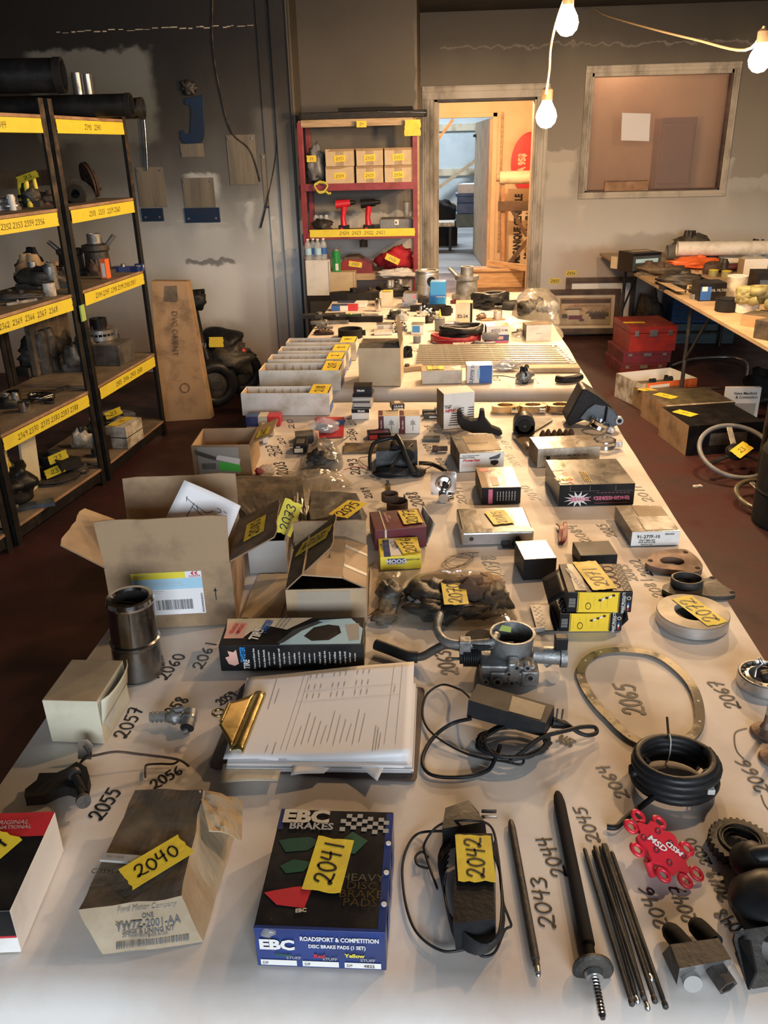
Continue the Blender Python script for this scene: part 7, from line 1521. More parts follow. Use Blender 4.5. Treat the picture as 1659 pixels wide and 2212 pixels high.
q=P(655,755,ZT+.06);solo(MB().blob(q+Vector((0,.05,0)),(.03,.02,.02),'cast_dark',2,.3).cyl(q+Vector((.02,.05,0)),q+Vector((.05,.05,.01)),.014,'brass_clip'),'small_part','black and gold part sitting in the fourth divider box','engine part')
c=obox('tan_carton','plain tan carton with sooty lid beside the divider boxes','box',(776,834),(866,834),752,None,'kraft_tan','kraft_sooty',d=.19)
c.done();c.flap('right',.10,-8,'kraft_sooty','kraft_sooty',(0,.0));c.flap('back',.05,-100,'kraft_sooty','kraft_sooty');c.flap('front',.05,-78,'sooty_grey','kraft')
cb('worn white box with curved lower edge and 2115 tape',(912,830),(998,828),802,.09,'white_soft','top .0 .0 1 1 cream_brown|top .55 .1 .98 .9 dark_film|Y top 2115 .35 .5 .06 .07 -90 .03')
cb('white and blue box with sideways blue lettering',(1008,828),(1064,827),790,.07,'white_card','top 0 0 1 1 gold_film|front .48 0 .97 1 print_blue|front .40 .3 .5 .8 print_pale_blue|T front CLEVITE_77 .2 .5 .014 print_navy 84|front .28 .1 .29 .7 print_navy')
gen('part','small_carburettor','small silver carburettor with a thin cable','engine part',1133,826,ZT,(.08,.07,.07),'cast_alu',20,m2='black_plastic')
solo(ptube([(1062,812,ZT+.01),(1085,812,ZT+.02),(1112,816,ZT+.03)],.002,'cast_dark',6),'cable_piece','thin cable leading to the small carburettor','cable')
solo(ptube([(1202,818,ZT+.016),(1220,820,ZT+.016),(1240,818,ZT+.016),(1254,814,ZT+.016)],.016,'black_rubber',14),'rubber_grip','black rubber grip at the front right corner of the second table','grip')
for i in range(9):
 y=742+i*4.6;a=P(905-i*.8,y+6,ZT+.012);b=P(1188+i*5,y+6,ZT+.012);o=thing('wrapped_rod',['farthest','second farthest','third farthest','fourth farthest','middle','fourth nearest','third nearest','second nearest','nearest'][i]+' long film-wrapped rod in the parallel row','rod',(a+b)/2-Vector((0,0,.012)),group='parallel wrapped rods')
 wbuild(MB().tube([a,a.lerp(b,.33),a.lerp(b,.34),a.lerp(b,.66),b],[.010,.010,.0115,.0105,.010],'rod_film' if 'rod_film' in MATS else(mat('rod_film',(.48,.44,.36),.25,.3,dirt=(.34,.3,.23),amt=.3,scale=5,bump=.15,coat=.5)and 'rod_film'),8),'shaft',o)
 wbuild(MB().torus(tuple(b+Vector((.018,0,0))),.012,.004,'chrome',16,6,None,1.2,.8),'eye_end',o)
gen('bag','blister_shell','clear domed blister before the wrapped rods','package',1092,800,ZT,(.15,.07,.05),'pet_clear',0,m2='chrome')
a=P(1130,806,ZT);b=P(1255,808,ZT);solo(MB().box(a.x,b.x,a.y,a.y+.07,ZT,ZT+.022,'cream_brown'),'wood_strip','flat film-covered wooden strip at the right of the wrapped rods','strip',bevel=.002)
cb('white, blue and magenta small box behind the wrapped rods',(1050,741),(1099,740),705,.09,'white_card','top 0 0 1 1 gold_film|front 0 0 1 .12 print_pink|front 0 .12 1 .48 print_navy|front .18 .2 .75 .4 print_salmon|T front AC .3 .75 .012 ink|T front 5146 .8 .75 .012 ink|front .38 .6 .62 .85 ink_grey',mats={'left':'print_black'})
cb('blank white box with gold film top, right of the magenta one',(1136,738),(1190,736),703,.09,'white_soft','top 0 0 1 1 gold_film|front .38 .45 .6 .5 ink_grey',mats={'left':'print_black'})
bag('plastic_bag','large crumpled clear bag at the far right corner of the second table','bag',[(1105,680),(1130,690),(1200,700),(1212,690),(1205,655),(1160,645),(1115,650)],.11,5,'film_grey',[(1150,675,.08,.06,.06,'cast_dark'),(1185,680,.05,.05,.06,'grey_plastic')],amp=.22,freq=2.2)
bag('plastic_bag','small flat clear bag lying before the large far bag','bag',[(1098,735),(1135,738),(1212,733),(1205,705),(1150,700),(1095,705)],.03,9,'film_clear',[(1125,722,.04,.03,.02,'cast_dark'),(1170,715,.03,.03,.02,'kraft')],amp=.5)
gen('coil','spark_lead','coiled red and black plug leads with grey boots','cable',985,738,ZT,(.12,.009),'wire_red',0,m2='grey_plastic')
gen('coil','rubber_lead','thick black lead coil lying on the red leads','cable',1000,728,ZT+.02,(.10,.014),'black_rubber',20,m2='grey_plastic')
gen('coil','inner_tube','black rubber belt coil near the far right bag','belt',1060,665,ZT,(.085,.022),'black_rubber',10,m2='black_rubber')
cb('cream box with a black code and black end',(984,700),(1020,700),655,.10,'print_cream','T front Z2-24 .4 .38 .018 ink|front .86 .0 1 1 print_black|top 0 0 1 1 kraft_light',mats={'left':'print_black'})
o=gen('can','spray_bottle','dark bottle with yellow tip beside the blue packet','bottle',950,714,ZT,(.028,.07),'grey_plastic',0,m2='grey_plastic');q=P(950,712,ZT);wbuild(MB().lathe([(.008,.07),(.006,.09),(.002,.11),(0,.11)],'print_lemon',12,Matrix.Translation((q.x,q.y,ZT))),'nozzle',o)
cb('blue packet with grey window behind the plug leads',(958,714),(994,713),700,.06,'print_navy','front .45 .2 .9 .8 print_grey')
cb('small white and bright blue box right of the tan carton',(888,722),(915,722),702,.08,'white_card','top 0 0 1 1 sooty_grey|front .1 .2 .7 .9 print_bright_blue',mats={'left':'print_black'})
cb('upper blue box of the far pair',(929,640),(962,640),616,.10,'print_bright_blue','front .0 .0 1 .1 print_blue',z=ZT+.085,h=.085,bev=.003,group='bright blue boxes');cb('lower blue box of the far pair',(927,662),(962,662),641,.10,'print_bright_blue','T front BLUE .7 .8 .02 print_white',h=.083,bev=.003,group='bright blue boxes')
cb('upper silver and white box left of the steel cylinder',(871,650),(900,650),640,.10,'steel','top 0 0 1 1 kraft_sooty|front .75 .3 .95 .8 print_pink',z=ZT+.05,h=.045,group='silver boxes');cb('lower silver and white box left of the steel cylinder',(868,662),(899,662),650,.10,'white_card','front 0 .5 1 .95 steel|front .05 .6 .2 .9 print_pink|front .1 .1 .4 .3 ink_grey',h=.047,group='silver boxes')
o=gen('can','steel_sleeve','tall steel cylinder with a dark round port at the far edge','engine part',922,648,ZT,(.075,.19),'steel_brushed',0,m2='steel');q=P(922,648,ZT);wbuild(MB().cyl((q.x+.03,q.y-.078,ZT+.13),(q.x+.03,q.y-.06,ZT+.13),.028,'black_matte',n=20).lathe([(.1,0),(.1,.03),(.08,.04)],'cast_dark',28,Matrix.Translation((q.x-.02,q.y,ZT))),'port',o)
gen('step','turbo_housing','cast grey stepped pump housing at the far table edge','engine part',1008,643,ZT,(.085,.20),'cast_alu',170,m2='cast_alu')
cb('cream box with yellow tape on top near the far edge',(820,663),(846,663),632,.09,'print_cream','Y top ~~ .6 .6 .06 .07 0 .02',mats={'left':'grey_plastic'})
gen('tool','drive_belt','long flat black ribbed belt near the far left corner','belt',778,647,ZT,(.40,.12,.05),'black_matte',3,m2='black_rubber')
cb('flat white and blue box behind the tricolour one',(728,664),(790,664),655,.10,'white_card','top 0 0 .6 1 print_navy|top .6 0 1 1 print_white');cb('flat box striped blue, white and red',(716,672),(773,671),661,.07,'print_red','front 0 0 .33 1 print_blue|front .33 0 .63 1 print_white|top 0 0 .6 1 print_navy')
gen('can','chrome_socket','upright chrome tube beside the cream box','tube',817,672,ZT,(.02,.075),'chrome',m2='chrome')
gen('part','belt_cover','dark winged cover behind the cream box','engine part',850,640,ZT,(.24,.14,.11),'cast_dark',10,m2='cast_alu')
J=[('tool','hand_tool','black pliers-like tool at the far left table edge','tool',700,685,(.26,.08,.02),'cast_dark',8,'steel'),('tool','hand_tool','pair of black cutters behind the pliers-like tool','tool',735,690,(.20,.07,.02),'black_matte',-6,'steel'),('tool','hand_tool','dark flat spanner with bright bolt near the pliers','tool',712,699,(.22,.05,.015),'cast_alu',4,'chrome'),('ring','belt_pulley','round black pulley left of the tan carton','pulley',757,728,(.065,.045),'black_matte',0,'black_rubber'),('tool','door_latch','long black latch with grey insert','tool',790,694,(.20,.05,.03),'black_matte',-3,'steel'),('part','brass_bits','small heap of brown metal bits near the left edge','metal parts',700,722,(.12,.06,.03),'rust',0,'rust_light'),('part','small_valve','small shiny valve piece behind the brown bits','metal parts',702,709,(.10,.05,.025),'cast_alu',0,'chrome'),('part','nut_cluster','cluster of small dark metal nuts in the middle','metal parts',858,688,(.13,.08,.05),'cast_dark',0,'cast_alu'),('part','chrome_bracket','chrome bracket with two feet, centre of the table','metal parts',920,682,(.12,.07,.06),'chrome',0,'chrome'),('tool','grip_tool','black rounded handle behind the chrome bracket','tool',925,670,(.22,.07,.03),'black_matte',6,'black_plastic'),('ring','black_bushing','short wide black bushing','bushing',962,680,(.036,.05),'black_matte',0,'cast_dark'),('part','round_casting','small dark knob left of the cream box with black code','metal parts',927,697,(.05,.05,.04),'cast_dark',0,'black_matte'),('part','small_coupler','small grey coupler before the chrome bracket','metal parts',935,690,(.045,.045,.04),'cast_alu',0,'cast_dark'),('can','grey_boot','little grey rubber boot left of the red leads','rubber part',901,740,(.02,.035),'grey_plastic',0,'grey_plastic'),('part','glossy_knob','glossy dark knob right of the tan carton','knob',879,770,(.06,.06,.05),'black_plastic',0,'black_plastic'),('tool','brown_strip','brown film-covered strip right of the tan carton','strip',885,800,(.12,.05,.02),'cream_brown',20,'rust'),('tool','scraper','dark flat scraper behind the belt coil','tool',1030,662,(.22,.05,.02),'rust',-10,'chrome'),('part','brown_block','small dark red block near the pump housing','metal parts',985,655,(.08,.05,.03),'print_maroon',0,'rust'),('part','shiny_hinge','shiny hinge piece right of the cream box with black code','metal parts',1040,690,(.07,.06,.04),'rust_light',30,'chrome'),('tool','flat_gasket','thin brown gasket piece behind the magenta box','gasket',1062,690,(.14,.08,.006),'kraft',15,'kraft'),('part','glass_vials','cluster of small clear glass pieces','glass',868,692,(.08,.05,.05),'pet_clear',0,'chrome'),('tool','green_clip','slim green-tipped tool near the tricolour box','tool',762,683,(.12,.03,.012),'print_green',0,'print_lemon'),('tool','steel_rule','thin steel strip near the tricolour box','strip',790,681,(.16,.03,.008),'steel',-2,'rust'),('part','brake_caliper','dark jagged casting at the far left corner','metal parts',812,640,(.14,.1,.06),'kraft_sooty',0,'cast_dark'),('tool','orange_scraper','small orange-handled tool before the steel sleeve','tool',1045,645,(.18,.03,.015),'print_orange',-14,'steel'),('can','aerosol_cap','small silver cap behind the magenta box','cap',1075,690,(.025,.05),'steel',0,'chrome'),('part','carb_piece','sooty carburettor piece beside the flat white box','metal parts',862,715,(.10,.08,.05),'cast_alu',0,'chrome')]
for k,(kd,nm,lb,ct,x,y,dm,m1,rt,m2)in enumerate(J):gen(kd,nm,lb,ct,x,y,ZT,dm,m1,rt,m2=m2,seed=k+20)
cb('flat white box with barcode beside the tan carton',(814,716),(851,715),702,.07,'white_card','front .05 .15 .4 .85 ink_grey|top 0 0 1 1 sooty_grey');cb('low white box edge before the barcode box',(808,724),(848,723),716,.05,'white_card','top 0 0 1 1 white_sooty')
# ================================================================ RED SHELF WITH BOXES
YS=6.55;SX0,SX1=-1.03,-.165
o=thing('red_shelf_unit','dark red steel shelf with yellow taped board, left of the door','shelf',((SX0+SX1)/2,YS+.2,0))
def zat(py,y=YS):return PY(760,py,y).z
for x in(SX0,SX1-.035):
 for y in(YS,YS+.38):wbuild(MB().box(x,x+.035,y,y+.03,0,zat(262),'red_paint').box(x+.03,x+.038,y+.01,y+.04,0,zat(262),'red_paint'),'post',o,bevel=.002)
LV=[zat(258),zat(397),zat(503),zat(592),.22]
for k,z in enumerate(LV):
 wbuild(MB().box(SX0+.01,SX1-.01,YS+.01,YS+.4,z-.02,z,'wood_board'),'shelf_board',o);wbuild(MB().box(SX0+.03,SX1-.03,YS-.004,YS+.01,z-.045,z+.004,'wood_raw' if k in(0,3)else 'red_paint'),'front_beam',o,bevel=.001)
a=PY(670,512,YS-.012);b=PY(896,494,YS-.012);tp=tape_piece(o,Matrix.Translation(Vector(((a.x+b.x)/2,YS-.010,(a.z+b.z)/2))-o.location)@Matrix.Rotation(R(90),4,'X'),b.x-a.x,.055,'2424  2423  2422  2421',.025,'tape_clean',0,.1,4)
wbuild(MB().box(SX1,SX1+.012,YS,YS+.02,zat(600),zat(262),'wood_raw'),'wood_strip',o)
o=thing('front_grille','long black slatted grille lying on top of the red shelf','car part',(SX0+.4,YS+.05,LV[0]));m=MB()
a=PY(646,262,YS-.05);b=PY(922,240,YS-.05);m.box(a.x,b.x,YS-.05,YS+.08,LV[0]+.006,LV[0]+.05,'black_matte').box(a.x+.28,b.x-.1,YS-.02,YS+.1,LV[0]+.05,LV[0]+.075,'black_matte');wbuild(m,'grille_body',o,bevel=.006)
for i in range(5):wbuild(MB().box(a.x+.02,b.x-.02,YS-.056,YS-.05,LV[0]+.008+.008*i,LV[0]+.011+.008*i,'cast_dark'),'slat',o)
wbuild(MB().tube([PY(815,241,YS-.06),PY(920,243,YS-.06)],.003,'chrome',6),'chrome_line',o)
for k,(px,py,w_)in enumerate(((781,268,.07),(891,276,.11))):tape_piece(o,Matrix.Translation(PY(px,py,YS-.06)-o.location)@Matrix.Rotation(R(90),4,'X'),w_,w_*(.6 if k==0 else.95),'24' if k==0 else '',.02,'tape_yellow',0,.1,4+k)
k=0
for row,(yt,yb)in enumerate(((331,359),(360,391))):
 for col,(x0,x1)in enumerate(((704,766),(770,829),(831,891))):
  z0=LV[1]+.002 if row else LV[1]+.120;a=PY(x0,yb,YS+.02);b=PY(x1,yb,YS+.02);k+=1
  c=Carton('stacked_carton',['left','middle','right'][col]+(' brown carton in the upper row on the red shelf' if row==0 else ' brown carton in the lower row on the red shelf'),'box',(a.x,YS+.02,z0),0,b.x-a.x-.004,.26,.116,'kraft_tan',group='six brown taped cartons',seed=k,mats={'top':'kraft_sooty'},wear=.001)
  c.rect('front',.36,.0,.64,1,'cream_brown').rect('front',0,.86,1,1,'kraft').tape('front',.5,.45,.085,.045,3,'24%d'%(30+k),.022).done()
gen('coil','cord_coil','hanging coil of yellow cord on the red shelf','cord',None,(PY(694,405,YS-.03)),0,(.045,.006),'wire_yellow',0,m2='wire_yellow',tilt=(80,0),seed=3)
a=PY(668,395,YS+.05);o=gen('bag','parts_bag','dark bag of parts with yellow tag at the shelf left','bag',None,(a.x+.05,YS+.14,LV[1]),0,(.13,.16,.26),'grey_plastic',0,m2='cast_dark',seed=4);tape_piece(o,Matrix.Translation(PY(673,343,YS+.04)-o.location)@Matrix.Rotation(R(90),4,'X'),.07,.045,'24',.02,'tape_yellow',0,.1,4)
def drill(x,lab,body,head):
 o=thing('cordless_drill',lab,'power tool',(x,YS+.12,LV[2]));z=LV[2];y=YS+.12
 wbuild(MB().box(x-.035,x+.045,y-.035,y+.035,z+.001,z+.045,'black_plastic').box(x-.02,x+.0,y-.038,y-.035,z+.012,z+.03,'red_bright'),'battery',o,bevel=.006)
 wbuild(MB().tube([(x+.005,y,z+.04),(x,y,z+.10),(x+.012,y,z+.18)],[.024,.019,.024],body,14),'grip',o)
 wbuild(MB().tube([(x-.05,y,z+.195),(x+.06,y,z+.205)],[.032,.026],head,16),'motor_housing',o);wbuild(MB().cyl((x+.06,y,z+.205),(x+.10,y,z+.208),.019,'black_plastic',r1=.012),'chuck',o)
drill(PY(738,490,YS).x,'red cordless drill standing on the middle shelf','red_bright','red_bright');drill(PY(792,490,YS).x,'black and red cordless drill beside the red one','red_bright','black_plastic')
gen('part','tool_heap','dark tangled tools at the left of the middle shelf','tool',None,(PY(696,490,YS+.1).x,YS+.12,LV[2]),0,(.16,.14,.12),'cast_dark',0,m2='pet_clear',seed=6)
c=Carton('tool_case','dark grey tool case with a small white sticker','tool case',(PY(820,490,YS+.08).x,YS+.08,LV[2]+.002),0,.26,.2,.085,'grey_plastic',bevel=.008);c.rect('front',.44,.5,.56,.95,'print_white').rect('front',.46,.6,.5,.8,'ink').done()
gen('can','glue_bottle','translucent bottle standing on the grey tool case','bottle',None,(PY(878,460,YS+.15).x,YS+.18,LV[2]+.086),0,(.022,.12),'white_sooty',0,m2='olive',seed=6)
gen('tool','cable_hook','small dark hook hanging under the taped shelf board','hook',None,(PY(784,520,YS).x,YS+.05,LV[2]-.11),0,(.06,.03,.05),'black_matte',0,m2='cast_dark',seed=6)
q=PY(760,590,YS+.1);o=thing('red_case','red plastic case with rounded dark lid and yellow tape','tool case',(PY(768,590,YS).x,YS+.1,LV[3]));x=o.location.x
wbuild(MB().prism([(-.13,0),(.13,0),(.125,.07),(.05,.10),(-.06,.105),(-.12,.08)],-.1,.1,'red_metal',Matrix.Translation((x,YS+.12,LV[3]))@Matrix.Rotation(R(90),4,'X')),'shell',o,bevel=.01);wbuild(MB().prism([(-.10,.086),(.06,.1),(.02,.125),(-.08,.12)],-.09,.09,'wood_dark',Matrix.Translation((x,YS+.12,LV[3]))@Matrix.Rotation(R(90),4,'X')),'lid',o,bevel=.01)
tape_piece(o,Matrix.Translation(Vector((x+.0,YS+.012,LV[3]+.07))-o.location)@Matrix.Rotation(R(90),4,'X')@Matrix.Rotation(R(-8),4,'Z'),.10,.04,'2425',.02,'tape_yellow',0,.1,4)
o=gen('bag','red_bag','heap of crumpled red cloth bags with yellow tape','bag',None,(PY(856,590,YS).x,YS+.14,LV[3]+.002),0,(.29,.22,.17),'red_cloth',0,m2='print_maroon',seed=9);tape_piece(o,Matrix.Translation(PY(848,560,YS-.02)-o.location)@Matrix.Rotation(R(78),4,'X')@Matrix.Rotation(R(-25),4,'Z'),.11,.045,'2426',.02,'tape_yellow',0,.1,4)
gen('bag','white_cloth','bunched white cloth hanging below the red bags','cloth',None,(PY(855,596,YS).x,YS-.03,LV[3]-.03),0,(.30,.10,.07),'white_cloth',0,m2='white_cloth',seed=5)
# white chest and carton standing before the red shelf, on a black cabinet
YW=6.42;zc=PY(700,638,YW).z
o=thing('black_cabinet','black cabinet under the white panel box, behind the table corner','cabinet',(-.92,YW+.05,0));a=PY(664,640,YW);b=PY(716,640,YW)
wbuild(MB().box(a.x,b.x+.22,YW-.02,YW+.10,0,zc-.002,'black_matte'),'cabinet_body',o,bevel=.004);wbuild(MB().box(a.x+.02,b.x-.01,YW-.026,YW-.02,.1,zc-.04,'trim_dark'),'door_panel',o,bevel=.002)
c=Carton('white_panel_box','white box with rounded right edge holding water bottles','box',(a.x,YW-.02,zc),0,PY(714,600,YW).x-a.x,.11,PY(700,562,YW-.02).z-zc,'white_plastic',bevel=.006).rect('front',.93,.02,.98,.97,'print_grey').done();zw=zc+c.h
for k,px in enumerate((667,677,688,699)):
 p=Vector((PY(px,560,YW+.03).x,YW+.03+(.02 if k%2 else-.015),zw));o=thing('water_bottle',['leftmost','second from the left','second from the right','rightmost'][k]+' clear water bottle with blue label','bottle',p,group='four water bottles');h=.15;T=Matrix.Translation(p)
 wbuild(MB().lathe([(.024,.001),(.026,.01),(.026,h*.66),(.020,h*.8),(.010,h*.9),(.010,h*.93)],'pet_clear',16,T),'bottle_body',o);wbuild(MB().lathe([(.0266,h*.25),(.0266,h*.55)],'print_blue' if k%2 else 'print_pale_blue',16,T),'label_band',o);wbuild(MB().lathe([(.012,h*.93),(.012,h),(0,h)],'print_white',12,T),'cap',o)
a=PY(716,640,YW);b=PY(769,640,YW);c=Carton('brown_carton','brown carton under the green spray can','box',(a.x,YW-.02,zc),0,b.x-a.x,.11,PY(740,588,YW-.02).z-zc,'kraft_tan').rect('front',.92,0,.95,1,'kraft').done()
p=Vector((PY(727,584,YW+.02).x,YW+.03,zc+c.h));o=thing('spray_can','green spray can with grey cap on the brown carton','can',p);T=Matrix.Translation(p);hh=.175
wbuild(MB().lathe([(.031,0),(.033,.004),(.033,hh*.8),(.024,hh*.86)],'green_can',24,T),'can_body',o);wbuild(MB().lathe([(.026,hh*.84),(.022,hh*.92),(.007,hh*.94),(.007,hh),(0,hh)],'grey_plastic',16,T),'cap',o);wbuild(MB().box(p.x-.004,p.x+.018,p.y-.0345,p.y-.030,p.z+.012,p.z+.06,'print_white'),'label',o)
# ================================================================ LEANING PICTURES
def picture(lab,x0,y0,x1,y1,yb,art,name='framed_picture'):
 a=PY(x0,y1,yb);b=PY(x1,y0,yb);a.z=max(a.z,.0);w_=b.x-a.x;h_=b.z-a.z;o=thing(name,lab,'picture',(a.x,yb,0));T=Matrix.Translation((a.x,yb,a.z if a.z>.03 else 0))@Matrix.Rotation(R(-4),4,'X')
 f=.05;m=MB()
 for bx in((0,w_,0,f),(0,w_,h_-f,h_),(0,f,f,h_-f),(w_-f,w_,f,h_-f)):m.box(bx[0],bx[1],0,.03,bx[2],bx[3],'wood_dark',T).box(bx[0]+f*.35*(bx[1]-bx[0]>f*1.1 or 1),bx[1]-f*.35,-.006,0,bx[2]+f*.3,bx[3]-f*.3,'wood_dark',T)
 wbuild(m,'frame',o,bevel=.003);wbuild(MB().box(f*.8,w_-f*.8,.012,.02,f*.8,h_-f*.8,'mat_board' if art else 'white_card',T),'mat_board',o)
 if art:
  u0,u1,v0,v1=.17*w_,.86*w_,.22*h_,.78*h_
  m=MB();m.box(u0-.012,u1+.012,.008,.012,v0-.012,v1+.012,'kraft',T).box(u0,u1,.006,.009,v0,v1,'sepia_art',T).box(u0,u1,.0045,.007,v0,v0+(v1-v0)*.33,'cream_brown',T)
  def rr(a_,b_,c_,d_,mm,k=.003):m.box(u0+(u1-u0)*a_,u0+(u1-u0)*b_,k,.0044,v0+(v1-v0)*c_,v0+(v1-v0)*d_,mm,T)
  rr(.12,.38,.36,.58,'mat_board');rr(.08,.42,.58,.63,'sepia_dark');rr(.16,.44,.20,.36,'print_maroon',.002);rr(.38,.48,.12,.22,'sepia_dark');rr(.02,.14,.25,.42,'sepia_dark');rr(.58,.98,.30,.42,'sepia_dark');rr(.62,.92,.2,.3,'wood_dark')
  for i in range(16):x=.5+.03*i;h2=.06+.05*((i*7)%5)/4;rr(x,x+.022,.42,.42+h2,'sepia_dark')
  rr(.0,1,.84,1,'wood_dark');rr(.3,.8,.72,.78,'kraft');wbuild(m,'painting',o)
 return o
picture('larger dark-framed blank picture leaning against the wall behind',1218,597,1378,722,8.0,False)
picture('dark-framed sepia print of an old garage with a red car',1184,625,1344,722,7.88,True)
# ================================================================ RIGHT TABLE
A0=Vector((1.445,7.95,0));A1=Vector((1.59,3.95,0));dr=(A1-A0).normalized();px_=Vector((-dr.y,dr.x,0));px_=px_ if px_.x>0 else-px_
o=thing('folding_table','plywood-edged folding table piled with parts at the right','table',A0.lerp(A1,.5)+px_*.4);LT=(A1-A0).length;T=Matrix.Translation(A0)@Matrix(((px_.x,dr.x,0,0),(px_.y,dr.y,0,0),(0,0,1,0),(0,0,0,1)))
m=MB();m.box(0,1.1,0,LT,ZT-.022,ZT,'wood_raw',T);wbuild(m,'tabletop',o,bevel=.002)
for d_ in(.5,2.3,LT-.3):
 for w_ in(.12,1.0):wbuild(MB().cyl(T@Vector((w_,d_,0)),T@Vector((w_,d_,ZT-.02)),.014,'cast_dark',n=10),'leg',o)
 wbuild(MB().cyl(T@Vector((.12,d_,.32)),T@Vector((.12,d_+.42,ZT-.03)),.009,'cast_dark',n=8).cyl(T@Vector((.12,d_,.12)),T@Vector((1.,d_,.12)),.009,'cast_dark',n=8),'brace',o)
RT=[('part','blue_pouch','blue mesh pouch at the wall behind the paper tubes','pouch',1590,534,(.4,.12,.12),'print_blue',0,'print_black',0),('tube','paper_roll','short lower white tube below the open-ended one','roll',1600,575,(.04,.35),'white_soft',0,'white_card',0),('part','brown_grip','dark brown wedge-shaped part on the tray','engine part',1540,592,(.22,.14,.11),'rust',20,'cast_dark',0),('tool','black_trim','black flat trim piece before the grey pouch','trim piece',1470,625,(.28,.08,.02),'black_matte',-16,'black_rubber',0),('part','small_carton_bits','small tan cardboard bits at the tray corner','scrap',1500,603,(.12,.1,.06),'kraft_light',0,'kraft',0),('ring','hose_clamp','small steel clamp beside the black and blue box','clamp',1500,645,(.03,.03),'cast_alu',0,'steel',0),('tool','white_sheet','folded white paper behind the white carton','paper',1650,565,(.25,.15,.01),'white_card',8,'white_soft',0),('tube','paper_roll','upper rolled white print on the right table','roll',1590,552,(.055,.9),'white_soft',-3,'tape_yellow',.09),('tube','paper_roll','middle white paper tube with open end toward the left','roll',1590,562,(.06,.75),'white_card',-2,'white_card',0),('tube','dark_tube','dark ribbed roll lying left of the white tubes','roll',1480,560,(.06,.32),'grey_plastic',2,'black_matte',0),('tube','muffler','round dark muffler end beside the orange cloth','engine part',1540,568,(.05,.12),'cast_dark',60,'cast_alu',0),('part','patterned_bundle','patterned dark bundle at the back of the right table','bundle',1480,545,(.4,.2,.20),'sooty_grey',0,'cast_dark',0),('bag','orange_cloth','crumpled orange red cloth under the dark roll','cloth',1500,580,(.42,.2,.09),'print_orange',0,'print_red',0),('part','curved_fender','long brown sooty curved panel at the left edge of the pile','car part',1430,595,(.4,.2,.10),'kraft_sooty',-20,'rust',0),('bag','grey_pouch','dark grey folded pouch inside the cardboard tray','bag',1465,618,(.34,.22,.10),'cast_dark',-10,'cast_dark',0),('can','white_can','tall white paint can on the right table','can',1588,640,(.062,.13),'white_sooty',0,'white_card',0),('can','white_tub','low white tub nearer than the paint can','can',1612,675,(.066,.085),'white_card',0,'white_card',0),('can','black_filter','short round black filter beside the white tub','filter',1567,672,(.062,.075),'black_matte',0,'black_rubber',0),('coil','air_filter','olive pleated filter leaning above the white tub','filter',1630,660,(.06,.026),'olive',0,'olive',.05),('can','clear_jar','row of small yellow-lidded jars on the middle tray','jar',1540,598,(.035,.05),'olive',0,'print_lemon',0),('can','clear_jar','second small yellow-lidded jar beside the first','jar',1568,600,(.035,.05),'olive',0,'print_lemon',0),('part','sooty_lumps','dark red and brown parts behind the white carton','metal parts',1580,585,(.4,.16,.07),'print_maroon',0,'cast_dark',0),('bag','glass_dome','clear glass dome lying behind the white carton','glass',1625,570,(.18,.12,.08),'pet_clear',0,'rust',.03),('part','small_casting','small dark part near the front rim of the right table','metal parts',1490,632,(.07,.05,.05),'cast_dark',0,'wood_raw',0),('part','small_fitting','dark cap at the back right of the pile','metal parts',1618,528,(.1,.1,.06),'rust',0,'cast_dark',0)]
for k,(kd,nm,lb,ct,x,y,dm,m1,rt,m2,dz)in enumerate(RT):
 p=P(x,y,ZT+dz);p.y=min(p.y,7.75);gen(kd,nm,lb,ct,None,p,0,dm,m1,rt,m2=m2,seed=k+50)
cb('black box with blue sea picture at the far corner of the right table',(1365,590),(1425,586),548,.22,'print_black','front .0 .1 1 .85 blue_grey_metal|front .1 .5 .9 .7 print_pale_blue|top .2 .4 .9 .8 kraft_tan')
cb('small crumpled cream carton left of the sea picture box',(1340,582),(1353,580),556,.1,'kraft_tan',mats={'front':'kraft_sooty'})
cb('black box with blue front and small print',(1508,651),(1566,650),612,.16,'print_black','front .05 .05 .45 .8 print_blue|front .1 .55 .3 .8 print_white|T front OIL_FILTER .72 .6 .016 print_grey')
cb('white carton with gold film beside the glass dome',(1604,597),(1655,596),560,.12,'white_card','',mats={'left':'cream_brown'})
cb('black box with grey print at the right edge of the pile',(1630,640),(1700,640),590,.2,'print_black','front .1 .2 .9 .7 blue_grey_metal|front .15 .35 .6 .5 ink_grey')
cb('flat brown carton at the near end of the right table',(1598,703),(1660,712),678,.16,'kraft_light','top 0 0 1 1 kraft_sooty|Y top ~~ .1 .9 .02 .02 0 .01');cb('sooty brown carton cut by the right edge',(1626,730),(1700,745),690,.25,'kraft_sooty','')
m=MB();a=P(1420,603,ZT);
for(q0,q1)in(((1420,604),(1500,590)),((1500,590),(1580,612)),((1420,604),(1470,628))):m.bar(P(*q0,ZT+.03),P(*q1,ZT+.03),.06,.006,'wood_raw',0)
solo(m,'cardboard_tray','low tan tray rim around the grey pouch','tray');cb('blue and black patterned flat box standing at the wall behind the tubes',(1430,530),(1590,528),518,.05,'print_blue','front .2 0 .35 1 print_black|front .5 0 .6 1 print_black',h=.14)
def crate(lab,bl,br,ty,d,m_,name='plastic_crate',z=0,rows=4):
 c=cbox(name,lab,'crate',bl,br,ty,None,m_,z0=z,d=d,bevel=.004)
 for i in range(rows):c.rect('front',.05,.1+i*.8/rows,.95,.13+i*.8/rows,'trim_dark');c.b.box(-.004,c.w+.004,-.006,0,c.h*(.2+i*.8/rows),c.h*(.24+i*.8/rows),m_)
 return c.done()
c=crate('grey-green crate on the floor under the right table',(1431,742),(1583,742),700,.4,'teal_bin',rows=2);z_=c.h
